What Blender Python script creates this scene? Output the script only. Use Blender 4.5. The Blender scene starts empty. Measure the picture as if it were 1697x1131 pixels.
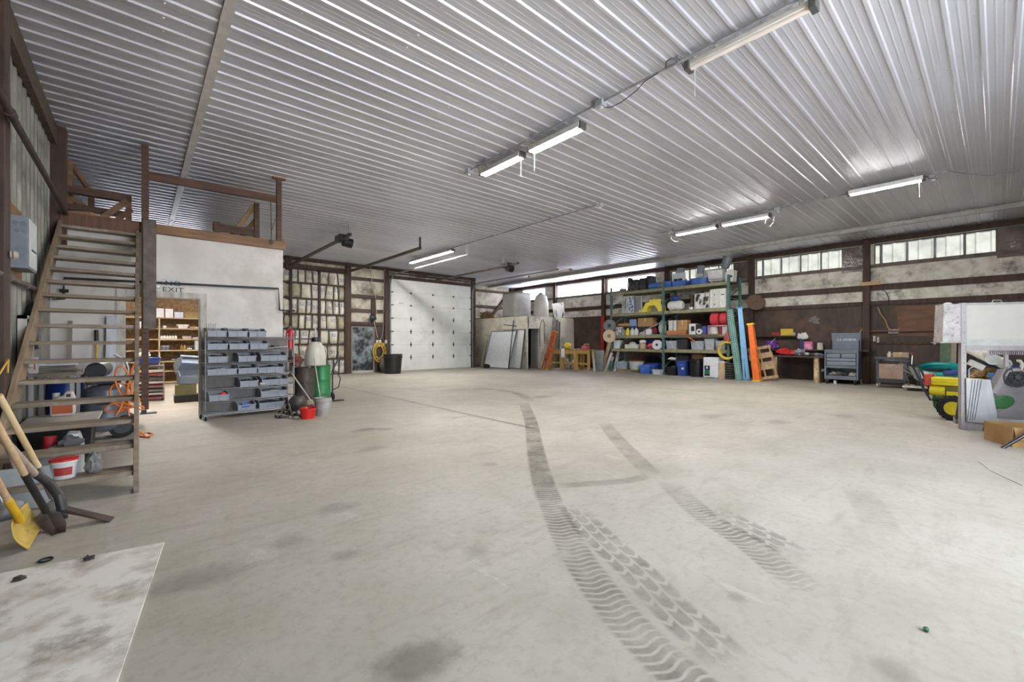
import bpy, math, random
from mathutils import Vector, Matrix, noise
PI = math.pi
SC = bpy.context.scene
COL = SC.collection
rnd = random.Random(7)
# ---------------------------------------------------------------- camera
F, CX, CY, EYE = 706.0, 848.5, 565.3, 1.40
YAW = math.radians(41.2)
SN, CS = math.sin(YAW), math.cos(YAW)
cam = bpy.data.cameras.new('camera'); cam.sensor_width = 36; cam.lens = 36*F/1697
cam.clip_start = 0.05; cam.clip_end = 300
co = bpy.data.objects.new('camera', cam); COL.objects.link(co)
co.location = (0, 0, EYE); co.rotation_euler = (PI/2, 0, -YAW); SC.camera = co

# a line of sight measured in the photograph, met with a real plane of the hall
def ray(px, py):
    u, v = (px-CX)/F, (CY-py)/F
    return Vector((SN+CS*u, CS-SN*u, v))
def gx(px, py, X):
    d = ray(px, py); return Vector((0, 0, EYE)) + d*(X/d.x)
def gy(px, py, Y):
    d = ray(px, py); return Vector((0, 0, EYE)) + d*(Y/d.y)
def gz(px, py, z=0.0):
    d = ray(px, py); return Vector((0, 0, EYE)) + d*((z-EYE)/d.z)
def spanx(p0, p1, py, X):            # (centre y, width, z) on a plane X
    a, b = gx(p0, py, X), gx(p1, py, X); m = gx((p0+p1)/2, py, X)
    return (a.y+b.y)/2, abs(a.y-b.y), m.z
def spany(p0, p1, py, Y):
    a, b = gy(p0, py, Y), gy(p1, py, Y); m = gy((p0+p1)/2, py, Y)
    return (a.x+b.x)/2, abs(a.x-b.x), m.z

# ---------------------------------------------------------------- materials
def lin(h):
    r = [int(h[i:i+2], 16)/255 for i in (0, 2, 4)]
    return tuple(c/12.92 if c <= .04045 else ((c+.055)/1.055)**2.4 for c in r)
MATS = {}
def mat(key, c1, rough=.6, metal=0., c2=None, scale=5., amount=1., stretch=(1, 1, 1), bump=0., det=6, lo=.35, hi=.65, c3=None, s3=1.2, c3r=(.52, .68), trans=0., alpha=1., coat=0.):
    if key in MATS: return MATS[key]
    m = bpy.data.materials.new(key); m.use_nodes = True
    nt = m.node_tree; N = nt.nodes; L = nt.links; b = N['Principled BSDF']
    b.inputs['Roughness'].default_value = rough; b.inputs['Metallic'].default_value = metal
    if trans: b.inputs['Transmission Weight'].default_value = trans
    if alpha < 1: b.inputs['Alpha'].default_value = alpha
    if coat: b.inputs['Coat Weight'].default_value = coat
    A = lin(c1); Bc = lin(c2) if c2 else tuple(x*.72 for x in A)
    tc = N.new('ShaderNodeTexCoord'); mp = N.new('ShaderNodeMapping'); mp.inputs['Scale'].default_value = stretch
    L.new(tc.outputs['Object'], mp.inputs['Vector'])
    nz = N.new('ShaderNodeTexNoise'); nz.inputs['Scale'].default_value = scale; nz.inputs['Detail'].default_value = det; nz.inputs['Roughness'].default_value = .6
    L.new(mp.outputs['Vector'], nz.inputs['Vector'])
    rp = N.new('ShaderNodeMapRange'); rp.inputs[1].default_value = lo; rp.inputs[2].default_value = hi; rp.inputs[4].default_value = amount
    L.new(nz.outputs['Fac'], rp.inputs[0])
    mx = N.new('ShaderNodeMix'); mx.data_type = 'RGBA'; mx.inputs[6].default_value = (*A, 1); mx.inputs[7].default_value = (*Bc, 1)
    L.new(rp.outputs[0], mx.inputs[0]); out = mx.outputs[2]
    if c3:
        n3 = N.new('ShaderNodeTexNoise'); n3.inputs['Scale'].default_value = s3; n3.inputs['Detail'].default_value = 8; n3.inputs['Roughness'].default_value = .7
        L.new(tc.outputs['Object'], n3.inputs['Vector'])
        r3 = N.new('ShaderNodeMapRange'); r3.inputs[1].default_value = c3r[0]; r3.inputs[2].default_value = c3r[1]
        L.new(n3.outputs['Fac'], r3.inputs[0])
        m3 = N.new('ShaderNodeMix'); m3.data_type = 'RGBA'; m3.inputs[7].default_value = (*lin(c3), 1)
        L.new(r3.outputs[0], m3.inputs[0]); L.new(out, m3.inputs[6]); out = m3.outputs[2]
    L.new(out, b.inputs['Base Color'])
    if bump:
        bp = N.new('ShaderNodeBump'); bp.inputs['Strength'].default_value = bump; bp.inputs['Distance'].default_value = .02
        L.new(nz.outputs['Fac'], bp.inputs['Height']); L.new(bp.outputs['Normal'], b.inputs['Normal'])
    MATS[key] = m
    return m
def emis(key, c, s):
    m = bpy.data.materials.new(key); m.use_nodes = True; nt = m.node_tree; nt.nodes.clear()
    e = nt.nodes.new('ShaderNodeEmission'); e.inputs[0].default_value = (*c, 1); e.inputs[1].default_value = s
    o = nt.nodes.new('ShaderNodeOutputMaterial'); nt.links.new(e.outputs[0], o.inputs[0]); return m
def plain(c, rough=.55, metal=0.):     # a coat of paint, plastic or cloth with slight wear
    return mat('%s_%d_%d' % (c, rough*100, metal*100), c, rough, metal, scale=9, amount=.6)

# ---------------------------------------------------------------- meshes
class MB:
    def __init__(s): s.v = []; s.f = []
    def add(s, vs, fs, M=None):
        b = len(s.v); s.v += [tuple(M @ Vector(v)) if M else tuple(v) for v in vs]; s.f += [tuple(b+i for i in f) for f in fs]; return s
    def box(s, x0, x1, y0, y1, z0, z1, M=None):
        vs = [(x0, y0, z0), (x1, y0, z0), (x1, y1, z0), (x0, y1, z0), (x0, y0, z1), (x1, y0, z1), (x1, y1, z1), (x0, y1, z1)]
        return s.add(vs, [(3, 2, 1, 0), (4, 5, 6, 7), (0, 1, 5, 4), (1, 2, 6, 5), (2, 3, 7, 6), (3, 0, 4, 7)], M)
    def cbox(s, c, d, M=None):
        return s.box(c[0]-d[0]/2, c[0]+d[0]/2, c[1]-d[1]/2, c[1]+d[1]/2, c[2]-d[2]/2, c[2]+d[2]/2, M)
    def bar(s, p, q, w, h, up=(0, 0, 1)):   # square section bar from p to q
        p, q = Vector(p), Vector(q); d = q-p; L = d.length
        if L < 1e-6: return s
        z = d/L; up = Vector(up)
        if abs(z.dot(up)) > .98: up = Vector((0, 1, 0)) if abs(z.y) < .9 else Vector((1, 0, 0))
        x = z.cross(up).normalized(); y = z.cross(x)
        M = Matrix((x, y, z)).transposed().to_4x4(); M.translation = p
        return s.box(-w/2, w/2, -h/2, h/2, 0, L, M)
    def cyl(s, p, q, r0, r1=None, n=16, caps=True):
        r1 = r0 if r1 is None else r1
        p, q = Vector(p), Vector(q); z = (q-p).normalized(); up = Vector((0, 0, 1)) if abs(z.z) < .9 else Vector((1, 0, 0))
        x = z.cross(up).normalized(); y = z.cross(x); vs = []
        for k in range(n):
            a = 2*PI*k/n; e = x*math.cos(a)+y*math.sin(a); vs += [p+e*r0, q+e*r1]
        fs = [(2*k, 2*((k+1) % n), 2*((k+1) % n)+1, 2*k+1) for k in range(n)]
        if caps: fs += [tuple(2*k for k in range(n))[::-1], tuple(2*k+1 for k in range(n))]
        return s.add(vs, fs)
    def lathe(s, prof, c=(0, 0, 0), n=24, sx=1., sy=1., M=None, caps=True):
        vs = []; m = len(prof); fs = []
        for k in range(n):
            a = 2*PI*k/n
            for r, z in prof: vs.append((c[0]+r*math.cos(a)*sx, c[1]+r*math.sin(a)*sy, c[2]+z))
        for k in range(n):
            k2 = (k+1) % n
            for j in range(m-1): fs.append((k*m+j, k2*m+j, k2*m+j+1, k*m+j+1))
        if caps and prof[0][0] > 1e-4: fs.append(tuple(k*m for k in range(n))[::-1])
        if caps and prof[-1][0] > 1e-4: fs.append(tuple(k*m+m-1 for k in range(n)))
        return s.add(vs, fs, M)
    def tube(s, pts, r, n=8, closed=False):
        P = [Vector(p) for p in pts]; m = len(P); vs = []; fs = []; px = None
        for i in range(m):
            a = P[(i-1) % m] if closed or i else P[0]; b = P[(i+1) % m] if closed or i < m-1 else P[-1]
            t = (b-a).normalized()
            if px is None:
                up = Vector((0, 0, 1)) if abs(t.z) < .9 else Vector((1, 0, 0)); px = t.cross(up).normalized()
            else:
                px = (px - t*px.dot(t)); px = px.normalized() if px.length > 1e-6 else t.orthogonal().normalized()
            y = t.cross(px); rr = r[i] if isinstance(r, (list, tuple)) else r
            for k in range(n):
                an = 2*PI*k/n; vs.append(P[i]+px*math.cos(an)*rr+y*math.sin(an)*rr)
        for i in range(m if closed else m-1):
            j = (i+1) % m
            for k in range(n): fs.append((i*n+k, i*n+(k+1) % n, j*n+(k+1) % n, j*n+k))
        if not closed: fs += [tuple(range(n))[::-1], tuple((m-1)*n+k for k in range(n))]
        return s.add(vs, fs)
    def prism(s, poly, axis, a, b, M=None):
        n = len(poly)
        def P(u, v, w): return {'x': (w, u, v), 'y': (u, w, v), 'z': (u, v, w)}[axis]
        vs = [P(u, v, a) for u, v in poly]+[P(u, v, b) for u, v in poly]
        fs = [tuple(range(n)), tuple(range(2*n-1, n-1, -1))]+[(i, i+n, (i+1) % n+n, (i+1) % n) for i in range(n)]
        return s.add(vs, fs, M)
    def ell(s, c, r, n=16, m=10, rough=0., seed=0., cut=None):
        vs = []; fs = []
        for j in range(m+1):
            t = PI*j/m-PI/2
            for k in range(n):
                a = 2*PI*k/n; e = Vector((math.cos(t)*math.cos(a), math.cos(t)*math.sin(a), math.sin(t)))
                f = 1+rough*noise.noise(e*2.1+Vector((seed, seed*1.7, 3.3)))
                z = c[2]+e.z*r[2]*f
                if cut is not None: z = max(z, cut)
                vs.append((c[0]+e.x*r[0]*f, c[1]+e.y*r[1]*f, z))
        for j in range(m):
            for k in range(n): fs.append((j*n+k, j*n+(k+1) % n, (j+1)*n+(k+1) % n, (j+1)*n+k))
        return s.add(vs, fs)
    def ring(s, c, R, r, axis='z', n=28, k=8, sq=1.):
        pts = []
        for i in range(n):
            a = 2*PI*i/n; u, v = R*math.cos(a), R*math.sin(a)*sq
            pts.append({'x': (c[0], c[1]+u, c[2]+v), 'y': (c[0]+u, c[1], c[2]+v), 'z': (c[0]+u, c[1]+v, c[2])}[axis])
        return s.tube(pts, r, k, True)
    def taper(s, w0, d0, w1, d1, h, t=.006, z0=0., bottom=True, rim=0.):   # open tapered box
        o = [(-w0/2, -d0/2, z0), (w0/2, -d0/2, z0), (w0/2, d0/2, z0), (-w0/2, d0/2, z0), (-w1/2, -d1/2, z0+h), (w1/2, -d1/2, z0+h), (w1/2, d1/2, z0+h), (-w1/2, d1/2, z0+h)]
        i = [(-w0/2+t, -d0/2+t, z0+t), (w0/2-t, -d0/2+t, z0+t), (w0/2-t, d0/2-t, z0+t), (-w0/2+t, d0/2-t, z0+t), (-w1/2+t, -d1/2+t, z0+h), (w1/2-t, -d1/2+t, z0+h), (w1/2-t, d1/2-t, z0+h), (-w1/2+t, d1/2-t, z0+h)]
        fs = [(3, 2, 1, 0), (0, 1, 5, 4), (1, 2, 6, 5), (2, 3, 7, 6), (3, 0, 4, 7), (8, 9, 10, 11), (12, 13, 9, 8), (13, 14, 10, 9), (14, 15, 11, 10), (15, 12, 8, 11), (4, 5, 13, 12), (5, 6, 14, 13), (6, 7, 15, 14), (7, 4, 12, 15)]
        s.add(o+i, fs)
        if rim:
            for a in (-1, 1):
                s.box(-w1/2-rim, w1/2+rim, a*d1/2-rim/2, a*d1/2+rim/2, z0+h-rim*1.2, z0+h+.002)
                s.box(a*w1/2-rim/2, a*w1/2+rim/2, -d1/2-rim, d1/2+rim, z0+h-rim*1.2, z0+h+.002)
        return s
    def build(s, name, m, parent=None, bev=0., smooth=True, loc=None, rz=None, kind=None):
        me = bpy.data.meshes.new(name); me.from_pydata(s.v, [], s.f)
        me.materials.append(m); me.update()
        if smooth:
            me.polygons.foreach_set('use_smooth', [True]*len(me.polygons)); me.set_sharp_from_angle(angle=math.radians(32))
        o = bpy.data.objects.new(name, me); COL.objects.link(o)
        if parent: o.parent = parent
        if loc is not None: o.location = loc
        if rz is not None: o.rotation_euler = (0, 0, rz)
        if kind: o['kind'] = kind
        if bev:
            b = o.modifiers.new('edge', 'BEVEL'); b.width = bev; b.segments = 2; b.limit_method = 'ANGLE'; b.angle_limit = math.radians(40)
        return o
def tag(o, label, cat, group=None, kind=None):
    o['label'] = label; o['category'] = cat
    if group: o['group'] = group
    if kind: o['kind'] = kind
    return o
def thing(name, label, cat, loc=(0, 0, 0), rz=0., group=None, rot=None):
    o = bpy.data.objects.new(name, None); COL.objects.link(o); o.empty_display_size = .1
    o.location = loc; o.rotation_euler = rot if rot else (0, 0, rz)
    return tag(o, label, cat, group)
def struct(name, mb, m, parent=None, bev=0.):
    o = mb.build(name, m, parent, bev)
    o['kind'] = 'structure'
    return o
def copy_tree(src, label=None, loc=None, rz=None):
    r = src.copy(); COL.objects.link(r)
    if label: r['label'] = label
    if loc is not None: r.location = loc
    if rz is not None: r.rotation_euler = (0, 0, rz)
    for ch in list(src.children):
        c = ch.copy(); COL.objects.link(c); c.parent = r
        for g in list(ch.children):
            d = g.copy(); COL.objects.link(d); d.parent = c
    return r
def text(s, size, m, parent, loc, rot, name='lettering', ext=.0005, align='CENTER', sx=1.):
    cu = bpy.data.curves.new(name, 'FONT'); cu.body = s; cu.size = size; cu.extrude = ext; cu.align_x = align; cu.align_y = 'CENTER'
    tmp = bpy.data.objects.new('tmp', cu); me = bpy.data.meshes.new_from_object(tmp); bpy.data.objects.remove(tmp); bpy.data.curves.remove(cu)
    me.materials.clear(); me.materials.append(m); o = bpy.data.objects.new(name, me); COL.objects.link(o); o.parent = parent; o.location = loc; o.rotation_euler = rot; o.scale = (sx, 1, 1)
    return o
# ---------------------------------------------------------------- the hall
H = 4.77                       # ceiling
XW, XL = 18.1, -1.06           # right and left walls
YF, YR, YN = 18.5, 20.5, -3.2  # far wall, its recess, near wall
YO = 9.75                      # front of the office under the loft
XO = 2.24                      # its right side

# materials of the shell
def floor_mat():
    m = bpy.data.materials.new('concrete'); m.use_nodes = True; nt = m.node_tree; N = nt.nodes; L = nt.links; b = N['Principled BSDF']
    tc = N.new('ShaderNodeTexCoord'); ob = tc.outputs['Object']
    def nz(scale, det=8, rough=.6, st=(1, 1, 1), off=0.):
        mp = N.new('ShaderNodeMapping'); mp.inputs['Scale'].default_value = st; mp.inputs['Location'].default_value = (off, off*.7, 0); L.new(ob, mp.inputs[0])
        n = N.new('ShaderNodeTexNoise'); n.inputs['Scale'].default_value = scale; n.inputs['Detail'].default_value = det; n.inputs['Roughness'].default_value = rough; L.new(mp.outputs[0], n.inputs[0]); return n.outputs['Fac']
    def rng(i, a, c, lo=0., hi=1.):
        r = N.new('ShaderNodeMapRange'); r.inputs[1].default_value = a; r.inputs[2].default_value = c; r.inputs[3].default_value = lo; r.inputs[4].default_value = hi; L.new(i, r.inputs[0]); return r.outputs[0]
    def mix(f, a, c):
        x = N.new('ShaderNodeMix'); x.data_type = 'RGBA'; L.new(f, x.inputs[0])
        for s_, v in ((6, a), (7, c)):
            if isinstance(v, str): x.inputs[s_].default_value = (*lin(v), 1)
            else: L.new(v, x.inputs[s_])
        return x.outputs[2]
    c = mix(rng(nz(.55, 6), .35, .65), 'b1aa9e', '9f988b')
    c = mix(rng(nz(2.3, 10, .7), .48, .72, 0, .55), c, '98917f')
    c = mix(rng(nz(14, 8, .7), .5, .75, 0, .6), c, '8d8678')
    c = mix(rng(nz(5.5, 12, .8, (1, .6, 1), 13.), .56, .70, 0, .55), c, '8b8475')
    c = mix(rng(nz(1.1, 12, .75, (1, 1, 1), 5.), .60, .72, 0, .5), c, '857e70')
    c = mix(rng(nz(60, 3, .8, (1, 1, 1), 9.), .66, .74, 0, .55), c, '6d675c')
    c = mix(rng(nz(3.2, 10, .7, (1, .35, 1), 3.), .60, .74, 0, .4), c, 'd8d5cd')
    c = mix(rng(nz(3.0, 10, .7, (.35, 1.6, 1), 21.), .54, .70, 0, .5), c, '8a8273')
    c = mix(rng(nz(34, 4, .8, (1, 1, 1), 31.), .63, .72, 0, .5), c, '756e61')
    L.new(c, b.inputs['Base Color'])
    L.new(rng(nz(1.7, 6), .3, .7, .5, .72), b.inputs['Roughness'])
    bp = N.new('ShaderNodeBump'); bp.inputs['Strength'].default_value = .12; bp.inputs['Distance'].default_value = .02; L.new(nz(22, 10, .7), bp.inputs['Height']); L.new(bp.outputs[0], b.inputs['Normal'])
    b.inputs['Specular IOR Level'].default_value = .35
    return m
M_floor = floor_mat()
M_galv = mat('galvanised_sheet', 'cdced6', .40, .46, 'b4b4bb', scale=.8, stretch=(.25, 1, 1), det=4, amount=.8)
M_trim = mat('painted_trim', 'c9c5c0', .5, 0, 'b4afa8', scale=8)
M_lsteel = mat('weathered_wall_sheet', '8d8a80', .55, .2, '6a665c', scale=3, stretch=(1, 2, .5), c3='5f594e', s3=1.6)
M_insul = mat('stained_insulation', 'd2cdc3', .5, 0, 'a09888', scale=2.6, stretch=(1, 1, 1.4), bump=.7, c3='4d4338', s3=1.3, lo=.42, hi=.7)
M_insulf = mat('stained_insulation_far', 'c9c1b0', .5, 0, '948873', scale=2.2, bump=.5, c3='4a3a29', s3=.9, lo=.38, hi=.66)
M_post = mat('dark_stained_timber', '4a3429', .7, 0, '33241c', scale=4, stretch=(3, 3, .4), bump=.15)
M_ply = mat('dark_plywood', '47362c', .65, 0, '33261f', scale=2.4, stretch=(1, 2.5, .5), c3='5a4434', s3=.8)
M_ply2 = mat('reddish_plywood', '6e4a30', .6, 0, '54351f', scale=5, stretch=(1, .5, 3))
M_film = mat('plastic_film', '6e6159', .22, 0, '4f443e', scale=3, bump=.9, lo=.3, hi=.7)
M_white = mat('white_wallboard', 'd8d1cb', .7, 0, 'c8c0b9', scale=1.4, c3='bdb4ac', s3=.7)
M_casing = mat('painted_casing', 'c3bdb4', .55, 0, '9c9488', scale=12, stretch=(1, 1, .3))
M_wood = mat('fir_board', '8a6544', .6, 0, '6b4a2f', scale=3, stretch=(.6, 6, 6))
M_woodv = mat('rail_timber', '6a4630', .6, 0, '4d3020', scale=3, stretch=(5, 5, .6))
M_tread = mat('worn_tread', '8f7e6b', .7, 0, '6b5a49', scale=4, stretch=(.5, 6, 6), c3='a2968a', s3=2.)
M_string = mat('pale_stringer', 'a08a70', .65, 0, '7f6a54', scale=3, stretch=(5, 1, 1))
M_pipe = mat('rusty_pipe', '4f4340', .5, .4, '3a2f2c', scale=9)
M_black = mat('black_plastic', '1b1b1d', .45, 0, '101012', scale=10)
M_rubber = mat('black_rubber', '1d1c1b', .8, 0, '121110', scale=14)
M_steel = mat('bright_steel', 'b9babd', .3, .9, '94969a', scale=6)
M_grey = mat('grey_paint_metal', '7d838a', .45, .1, '6b7178', scale=5)
M_tube = emis('lamp_tube', (1.0, .985, .955), 78.)
M_unlit = mat('lamp_cover', 'd8cfc8', .45, 0, 'd0c7bf', scale=1)

struct('floor', MB().box(XL, XW, YN, YR, -.12, 0), M_floor)
# ribbed ceiling sheet: one section swept along X, with ribs hanging 22 mm
def sheet_profile(y0, y1):
    p = []; y = y0; P = .2525
    while y < y1:
        p += [(y, 0), (y+.014, -.018), (y+.044, -.018), (y+.058, 0), (y+.112, 0), (y+.119, -.0025), (y+.129, -.0025), (y+.136, 0), (y+.178, 0), (y+.185, -.0025), (y+.195, -.0025), (y+.202, 0)]
        y += P
    return p+[(y, 0)]
pr = sheet_profile(YN, YR)
n = len(pr); b = MB()
b.add([(XL-.02, y, H+z) for y, z in pr]+[(XW+.02, y, H+z) for y, z in pr], [(i, i+n, i+n+1, i+1) for i in range(n-1)])
ceil = b.build('ceiling', M_galv, smooth=False); ceil['kind'] = 'structure'
struct('ceiling_deck', MB().box(XL-.2, XW+.2, YN-.2, YR+.2, H+.004, H+.15), M_post)
# rows of screws
b = MB()
for x in [.2+1.05*i for i in range(18)]:
    y = YN+.085+.2525*10
    while y < 17:
        b.cyl((x+rnd.uniform(-.02, .02), y, H-.006), (x, y, H+.002), .006, n=6); y += .2525
M_screw = plain('d0d0d4', .3, .6)
sc_ = b.build('screw', M_screw, ceil); sc_['kind'] = 'stuff'
struct('trim_1', MB().box(.63, .73, YN, YF-.02, H-.045, H-.02), M_trim)
b = MB().box(15.98, 16.10, YN, YR, H-.13, H-.01).box(15.94, 16.14, YN, YR, H-.03, H-.012)
struct('trim_2', b, mat('grey_trim', 'a9a6a4', .5, .1, '918e8c', scale=6))
b = MB()   # flashing strip across the far end of the ceiling
b.box(XO, XW, 15.3, 15.36, H-.03, H-.02); struct('trim_3', b, M_trim)

# left wall: vertical ribbed sheet
p = []; y = YN
while y < YF:
    p += [(y, 0), (y+.02, .03), (y+.07, .03), (y+.09, 0), (y+.16, 0), (y+.165, .008), (y+.185, .008), (y+.19, 0)]; y += .26
n = len(p); b = MB()
b.add([(XL+x, y, 0) for y, x in p]+[(XL+x, y, H) for y, x in p], [(i, i+1, i+n+1, i+n) for i in range(n-1)])
b.box(XL-.2, XL-.01, YN-.2, YF+.2, 0, H)
struct('wall_left', b, M_lsteel)
# far wall, with the recess beyond the second overhead door
b = MB().box(XL-.2, 13.42, YF, YF+.12, 0, 3.45).box(1.62, 13.42, YF, YF+.12, 3.45, H).box(XL-.2, -.95, YF, YF+.12, 3.45, H).box(-.95, 1.62, YF, YF+.12, 4.42, H)
b.box(13.42, 13.54, YF, YR, 0, H).box(13.42, XW+.2, YR, YR+.12, 0, H)
struct('wall_far', b, M_insulf)
# near wall behind the camera; its unseen open doorway is added as daylight source
b = MB(); x0 = XL-.2
for a, c in ((1.6, 6.6),):
    b.box(x0, a, YN-.15, YN, 0, H); b.box(a, c, YN-.15, YN, 4.3, H); x0 = c
b.box(x0, XW+.2, YN-.15, YN, 0, H)
struct('wall_near', b, M_white)
# right wall: insulation bands with a clerestory strip
POSTS = [gx(p, 400, XW).y for p in (848.7, 921.5, 1002, 1107.5, 1247, 1437)]
PITCH = POSTS[4]-POSTS[5]
POSTS += [POSTS[5]-PITCH, POSTS[5]-2*PITCH]
Z0, Z1 = 3.90, 4.56
wins = []
edges = [(866, 903), (923.5, 998), (1007, 1086), (1112, 1216), (1253, 1396), (1449, 1652)]
for a, c in edges: wins.append((gx(c, 420, XW).y, gx(a, 420, XW).y))
wins.append((POSTS[6]-.75-1.9, POSTS[6]-.1))
b = MB().box(XW, XW+.12, YN, YR, 0, Z0).box(XW, XW+.12, YN, YR, Z1, H)
ys = sorted(wins); y = YN
for a, c in ys:
    b.box(XW, XW+.12, y, a, Z0, Z1); y = c
b.box(XW, XW+.12, y, YR, Z0, Z1)
struct('wall_right', b, M_insul)
# seams of the insulation blankets
M_clear = mat('clear_sheet', 'eef2ff', .15, 0, 'e4e8f5', scale=2)
def glassy(key, col, w, rough=.4, streak=False):
    m = bpy.data.materials.new(key); m.use_nodes = True; nt = m.node_tree; N = nt.nodes; L = nt.links; N.clear()
    o = N.new('ShaderNodeOutputMaterial'); t = N.new('ShaderNodeBsdfTranslucent'); d = N.new('ShaderNodeBsdfDiffuse'); x = N.new('ShaderNodeMixShader'); x.inputs[0].default_value = w
    tc = N.new('ShaderNodeTexCoord'); n = N.new('ShaderNodeTexNoise'); n.inputs['Scale'].default_value = 3; n.inputs['Detail'].default_value = 8; L.new(tc.outputs['Object'], n.inputs[0])
    r = N.new('ShaderNodeMix'); r.data_type = 'RGBA'; r.inputs[6].default_value = (*[c*.72 for c in lin(col)], 1); r.inputs[7].default_value = (*lin(col), 1)
    q = N.new('ShaderNodeMapRange'); q.inputs[1].default_value = .35; q.inputs[2].default_value = .6; L.new(n.outputs[0], q.inputs[0]); L.new(q.outputs[0], r.inputs[0])
    L.new(r.outputs[2], t.inputs[0]); L.new(r.outputs[2], d.inputs[0]); L.new(t.outputs[0], x.inputs[1]); L.new(d.outputs[0], x.inputs[2]); L.new(x.outputs[0], o.inputs[0]); return m
M_fib = glassy('fibreglass_sheet', '53534e', .70)
M_fibc = glassy('clear_fibreglass_sheet', 'e8eaf5', .3)
def lap(): return mat('sheet_lap', '8c9196', .5, .1)
for i, (a, c) in enumerate(sorted(wins, reverse=True)):
    clear = i < 3
    w = bpy.data.objects.new('window_%d' % (i+1), None); COL.objects.link(w); w.location = (XW+.06, (a+c)/2, Z0); w['kind'] = 'structure'
    tag(w, 'long clerestory window %s of the right wall' % ('of clear sheet, bay %d from the far corner' % (i+1) if clear else 'of cloudy ribbed sheet, bay %d from the far corner' % (i+1)), 'window')
    wd = c-a; pr = []; y = -wd/2
    while y < wd/2-.02:
        st = min(.30, wd/2-y)
        if clear: pr += [(y, 0), (y+st, 0)]
        else: pr += [(y, 0), (y+st*.15, .03), (y+st*.3, .03), (y+st*.42, 0), (y+st*.7, 0)]
        y += .30
    pr.append((wd/2, 0)); n = len(pr); q = MB()
    q.add([(x, y, 0) for y, x in pr]+[(x, y, Z1-Z0) for y, x in pr], [(k, k+1, k+n+1, k+n) for k in range(n-1)])
    o = q.build('pane', M_fibc if clear else M_fib, w)
    q = MB().box(-.05, .01, -wd/2, wd/2, -.03, .02).box(-.05, .01, -wd/2, wd/2, Z1-Z0-.02, Z1-Z0+.02)
    for s_ in (-1, 1): q.box(-.05, .01, s_*(wd/2)-.02, s_*(wd/2)+.02, 0, Z1-Z0)
    q.build('frame', M_post if not clear else plain('a59a8c'), w)
    k = 1
    while k*.62 < wd-.1:
        MB().box(.01, .04, -wd/2+k*.62-(.012 if clear else .03), -wd/2+k*.62+(.012 if clear else .03), .02, Z1-Z0-.02).build('mullion', lap(), w); k += 1
# plastic film over the blind end of each bay
for i in range(3, 7):
    lo = [w_ for w_ in sorted(wins, reverse=True)][i][0]; nb = POSTS[i+1]+.10
    if lo-nb > .1:
        q = MB(); nn = 14; vs = []; fs = []
        for r in range(6):
            for k in range(nn+1):
                y = nb+(lo-nb)*k/nn; z = 3.72+(Z1-3.72)*r/5
                vs.append((XW-.03+.022*noise.noise(Vector((y*5, z*6, i))), y, z))
        for r in range(5):
            for k in range(nn): fs.append((r*(nn+1)+k, r*(nn+1)+k+1, (r+1)*(nn+1)+k+1, (r+1)*(nn+1)+k))
        q.add(vs, fs); struct('wall_film', q, M_film)
# posts, eave beam, girts
for i, y in enumerate(POSTS):
    struct('wall_post', MB().box(XW-.17, XW, y-.09, y+.09, 0, H-.02), M_post, bev=.006)
struct('eave_beam', MB().box(XW-.10, XW, YN, YR, 4.58, H-.03), M_post)
struct('wall_girt', MB().box(XW-.07, XW, YN, YR, 3.05, 3.24), M_post)
struct('wall_girt', MB().box(XW-.07, XW, YN, YR, 2.56, 2.70), M_post)
struct('wall_girt', MB().box(XW-.05, XW, YN, YR, 3.80, 3.90), mat('grey_ledge', '6f665c', .7, 0, '554c44', scale=5))
for i in range(len(POSTS)-1):     # plywood lining bay by bay
    a, c = POSTS[i+1]+.09, POSTS[i]-.09
    zt = 2.58 if i < 5 else 2.60
    struct('wall_panel', MB().box(XW-.025, XW, a, c, 0, zt), M_ply)
ya, yb = gx(1560, 530, XW).y, gx(1488, 530, XW).y
struct('wall_panel', MB().box(XW-.04, XW-.025, ya, yb, gx(1520, 557, XW).z, 2.50), M_ply2)
struct('wall_ledge', MB().box(XW-.16, XW-.02, gx(1562, 550, XW).y, POSTS[5]-.1, 1.70, 1.74), M_ply2)
struct('wall_ledge', MB().box(XW-.06, XW-.02, POSTS[6], POSTS[5]-.1, 1.30, 1.38), M_post)
# far wall timbers
def zf(px, py): return gy(px, py, YF).z
for px in (477, 576, 639.5, 783): 
    c = gy(px, 500, YF); struct('wall_post', MB().box(c.x-.11, c.x+.11, YF-.14, YF, 0, H-.02), M_post, bev=.006)
xs = [gy(p, 500, YF).x for p in (477, 576, 639.5, 783)]
struct('door_header', MB().box(XO, xs[1], YF-.12, YF, 4.28, 4.48), M_post)
struct('door_header', MB().box(xs[2], xs[3], YF-.12, YF, 4.27, 4.42), M_post)
struct('wall_plate', MB().box(XO, 13.42, YF-.08, YF, 4.62, 4.75), M_post)
for z0, z1 in ((4.06, 4.2), (3.28, 3.44), (2.66, 2.81), (2.09, 2.24)):
    struct('wall_girt', MB().box(xs[1], xs[2], YF-.07, YF, z0, z1), M_post)
for z0, z1 in ((4.35, 4.5), (3.40, 3.56), (2.60, 2.76)):
    struct('wall_girt', MB().box(13.6, XW, YR-.08, YR, z0, z1), mat('brown_girt', '5d4630', .7, 0, '3f2e1f', scale=4))
struct('wall_post', MB().box(17.72, 17.92, YR-.16, YR, 0, H-.02), M_post)
struct('wall_brace', MB().bar((15.9, YR-.12, 2.6), (17.75, YR-.12, 4.5), .06, .14), mat('brown_girt', '5d4630'))
struct('wall_panel', MB().box(13.6, 15.4, YR-.03, YR, 0, 2.45), mat('stained_board', 'a59b8a', .6, 0, '857a69', scale=2, c3='6b5e4c'))

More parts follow.
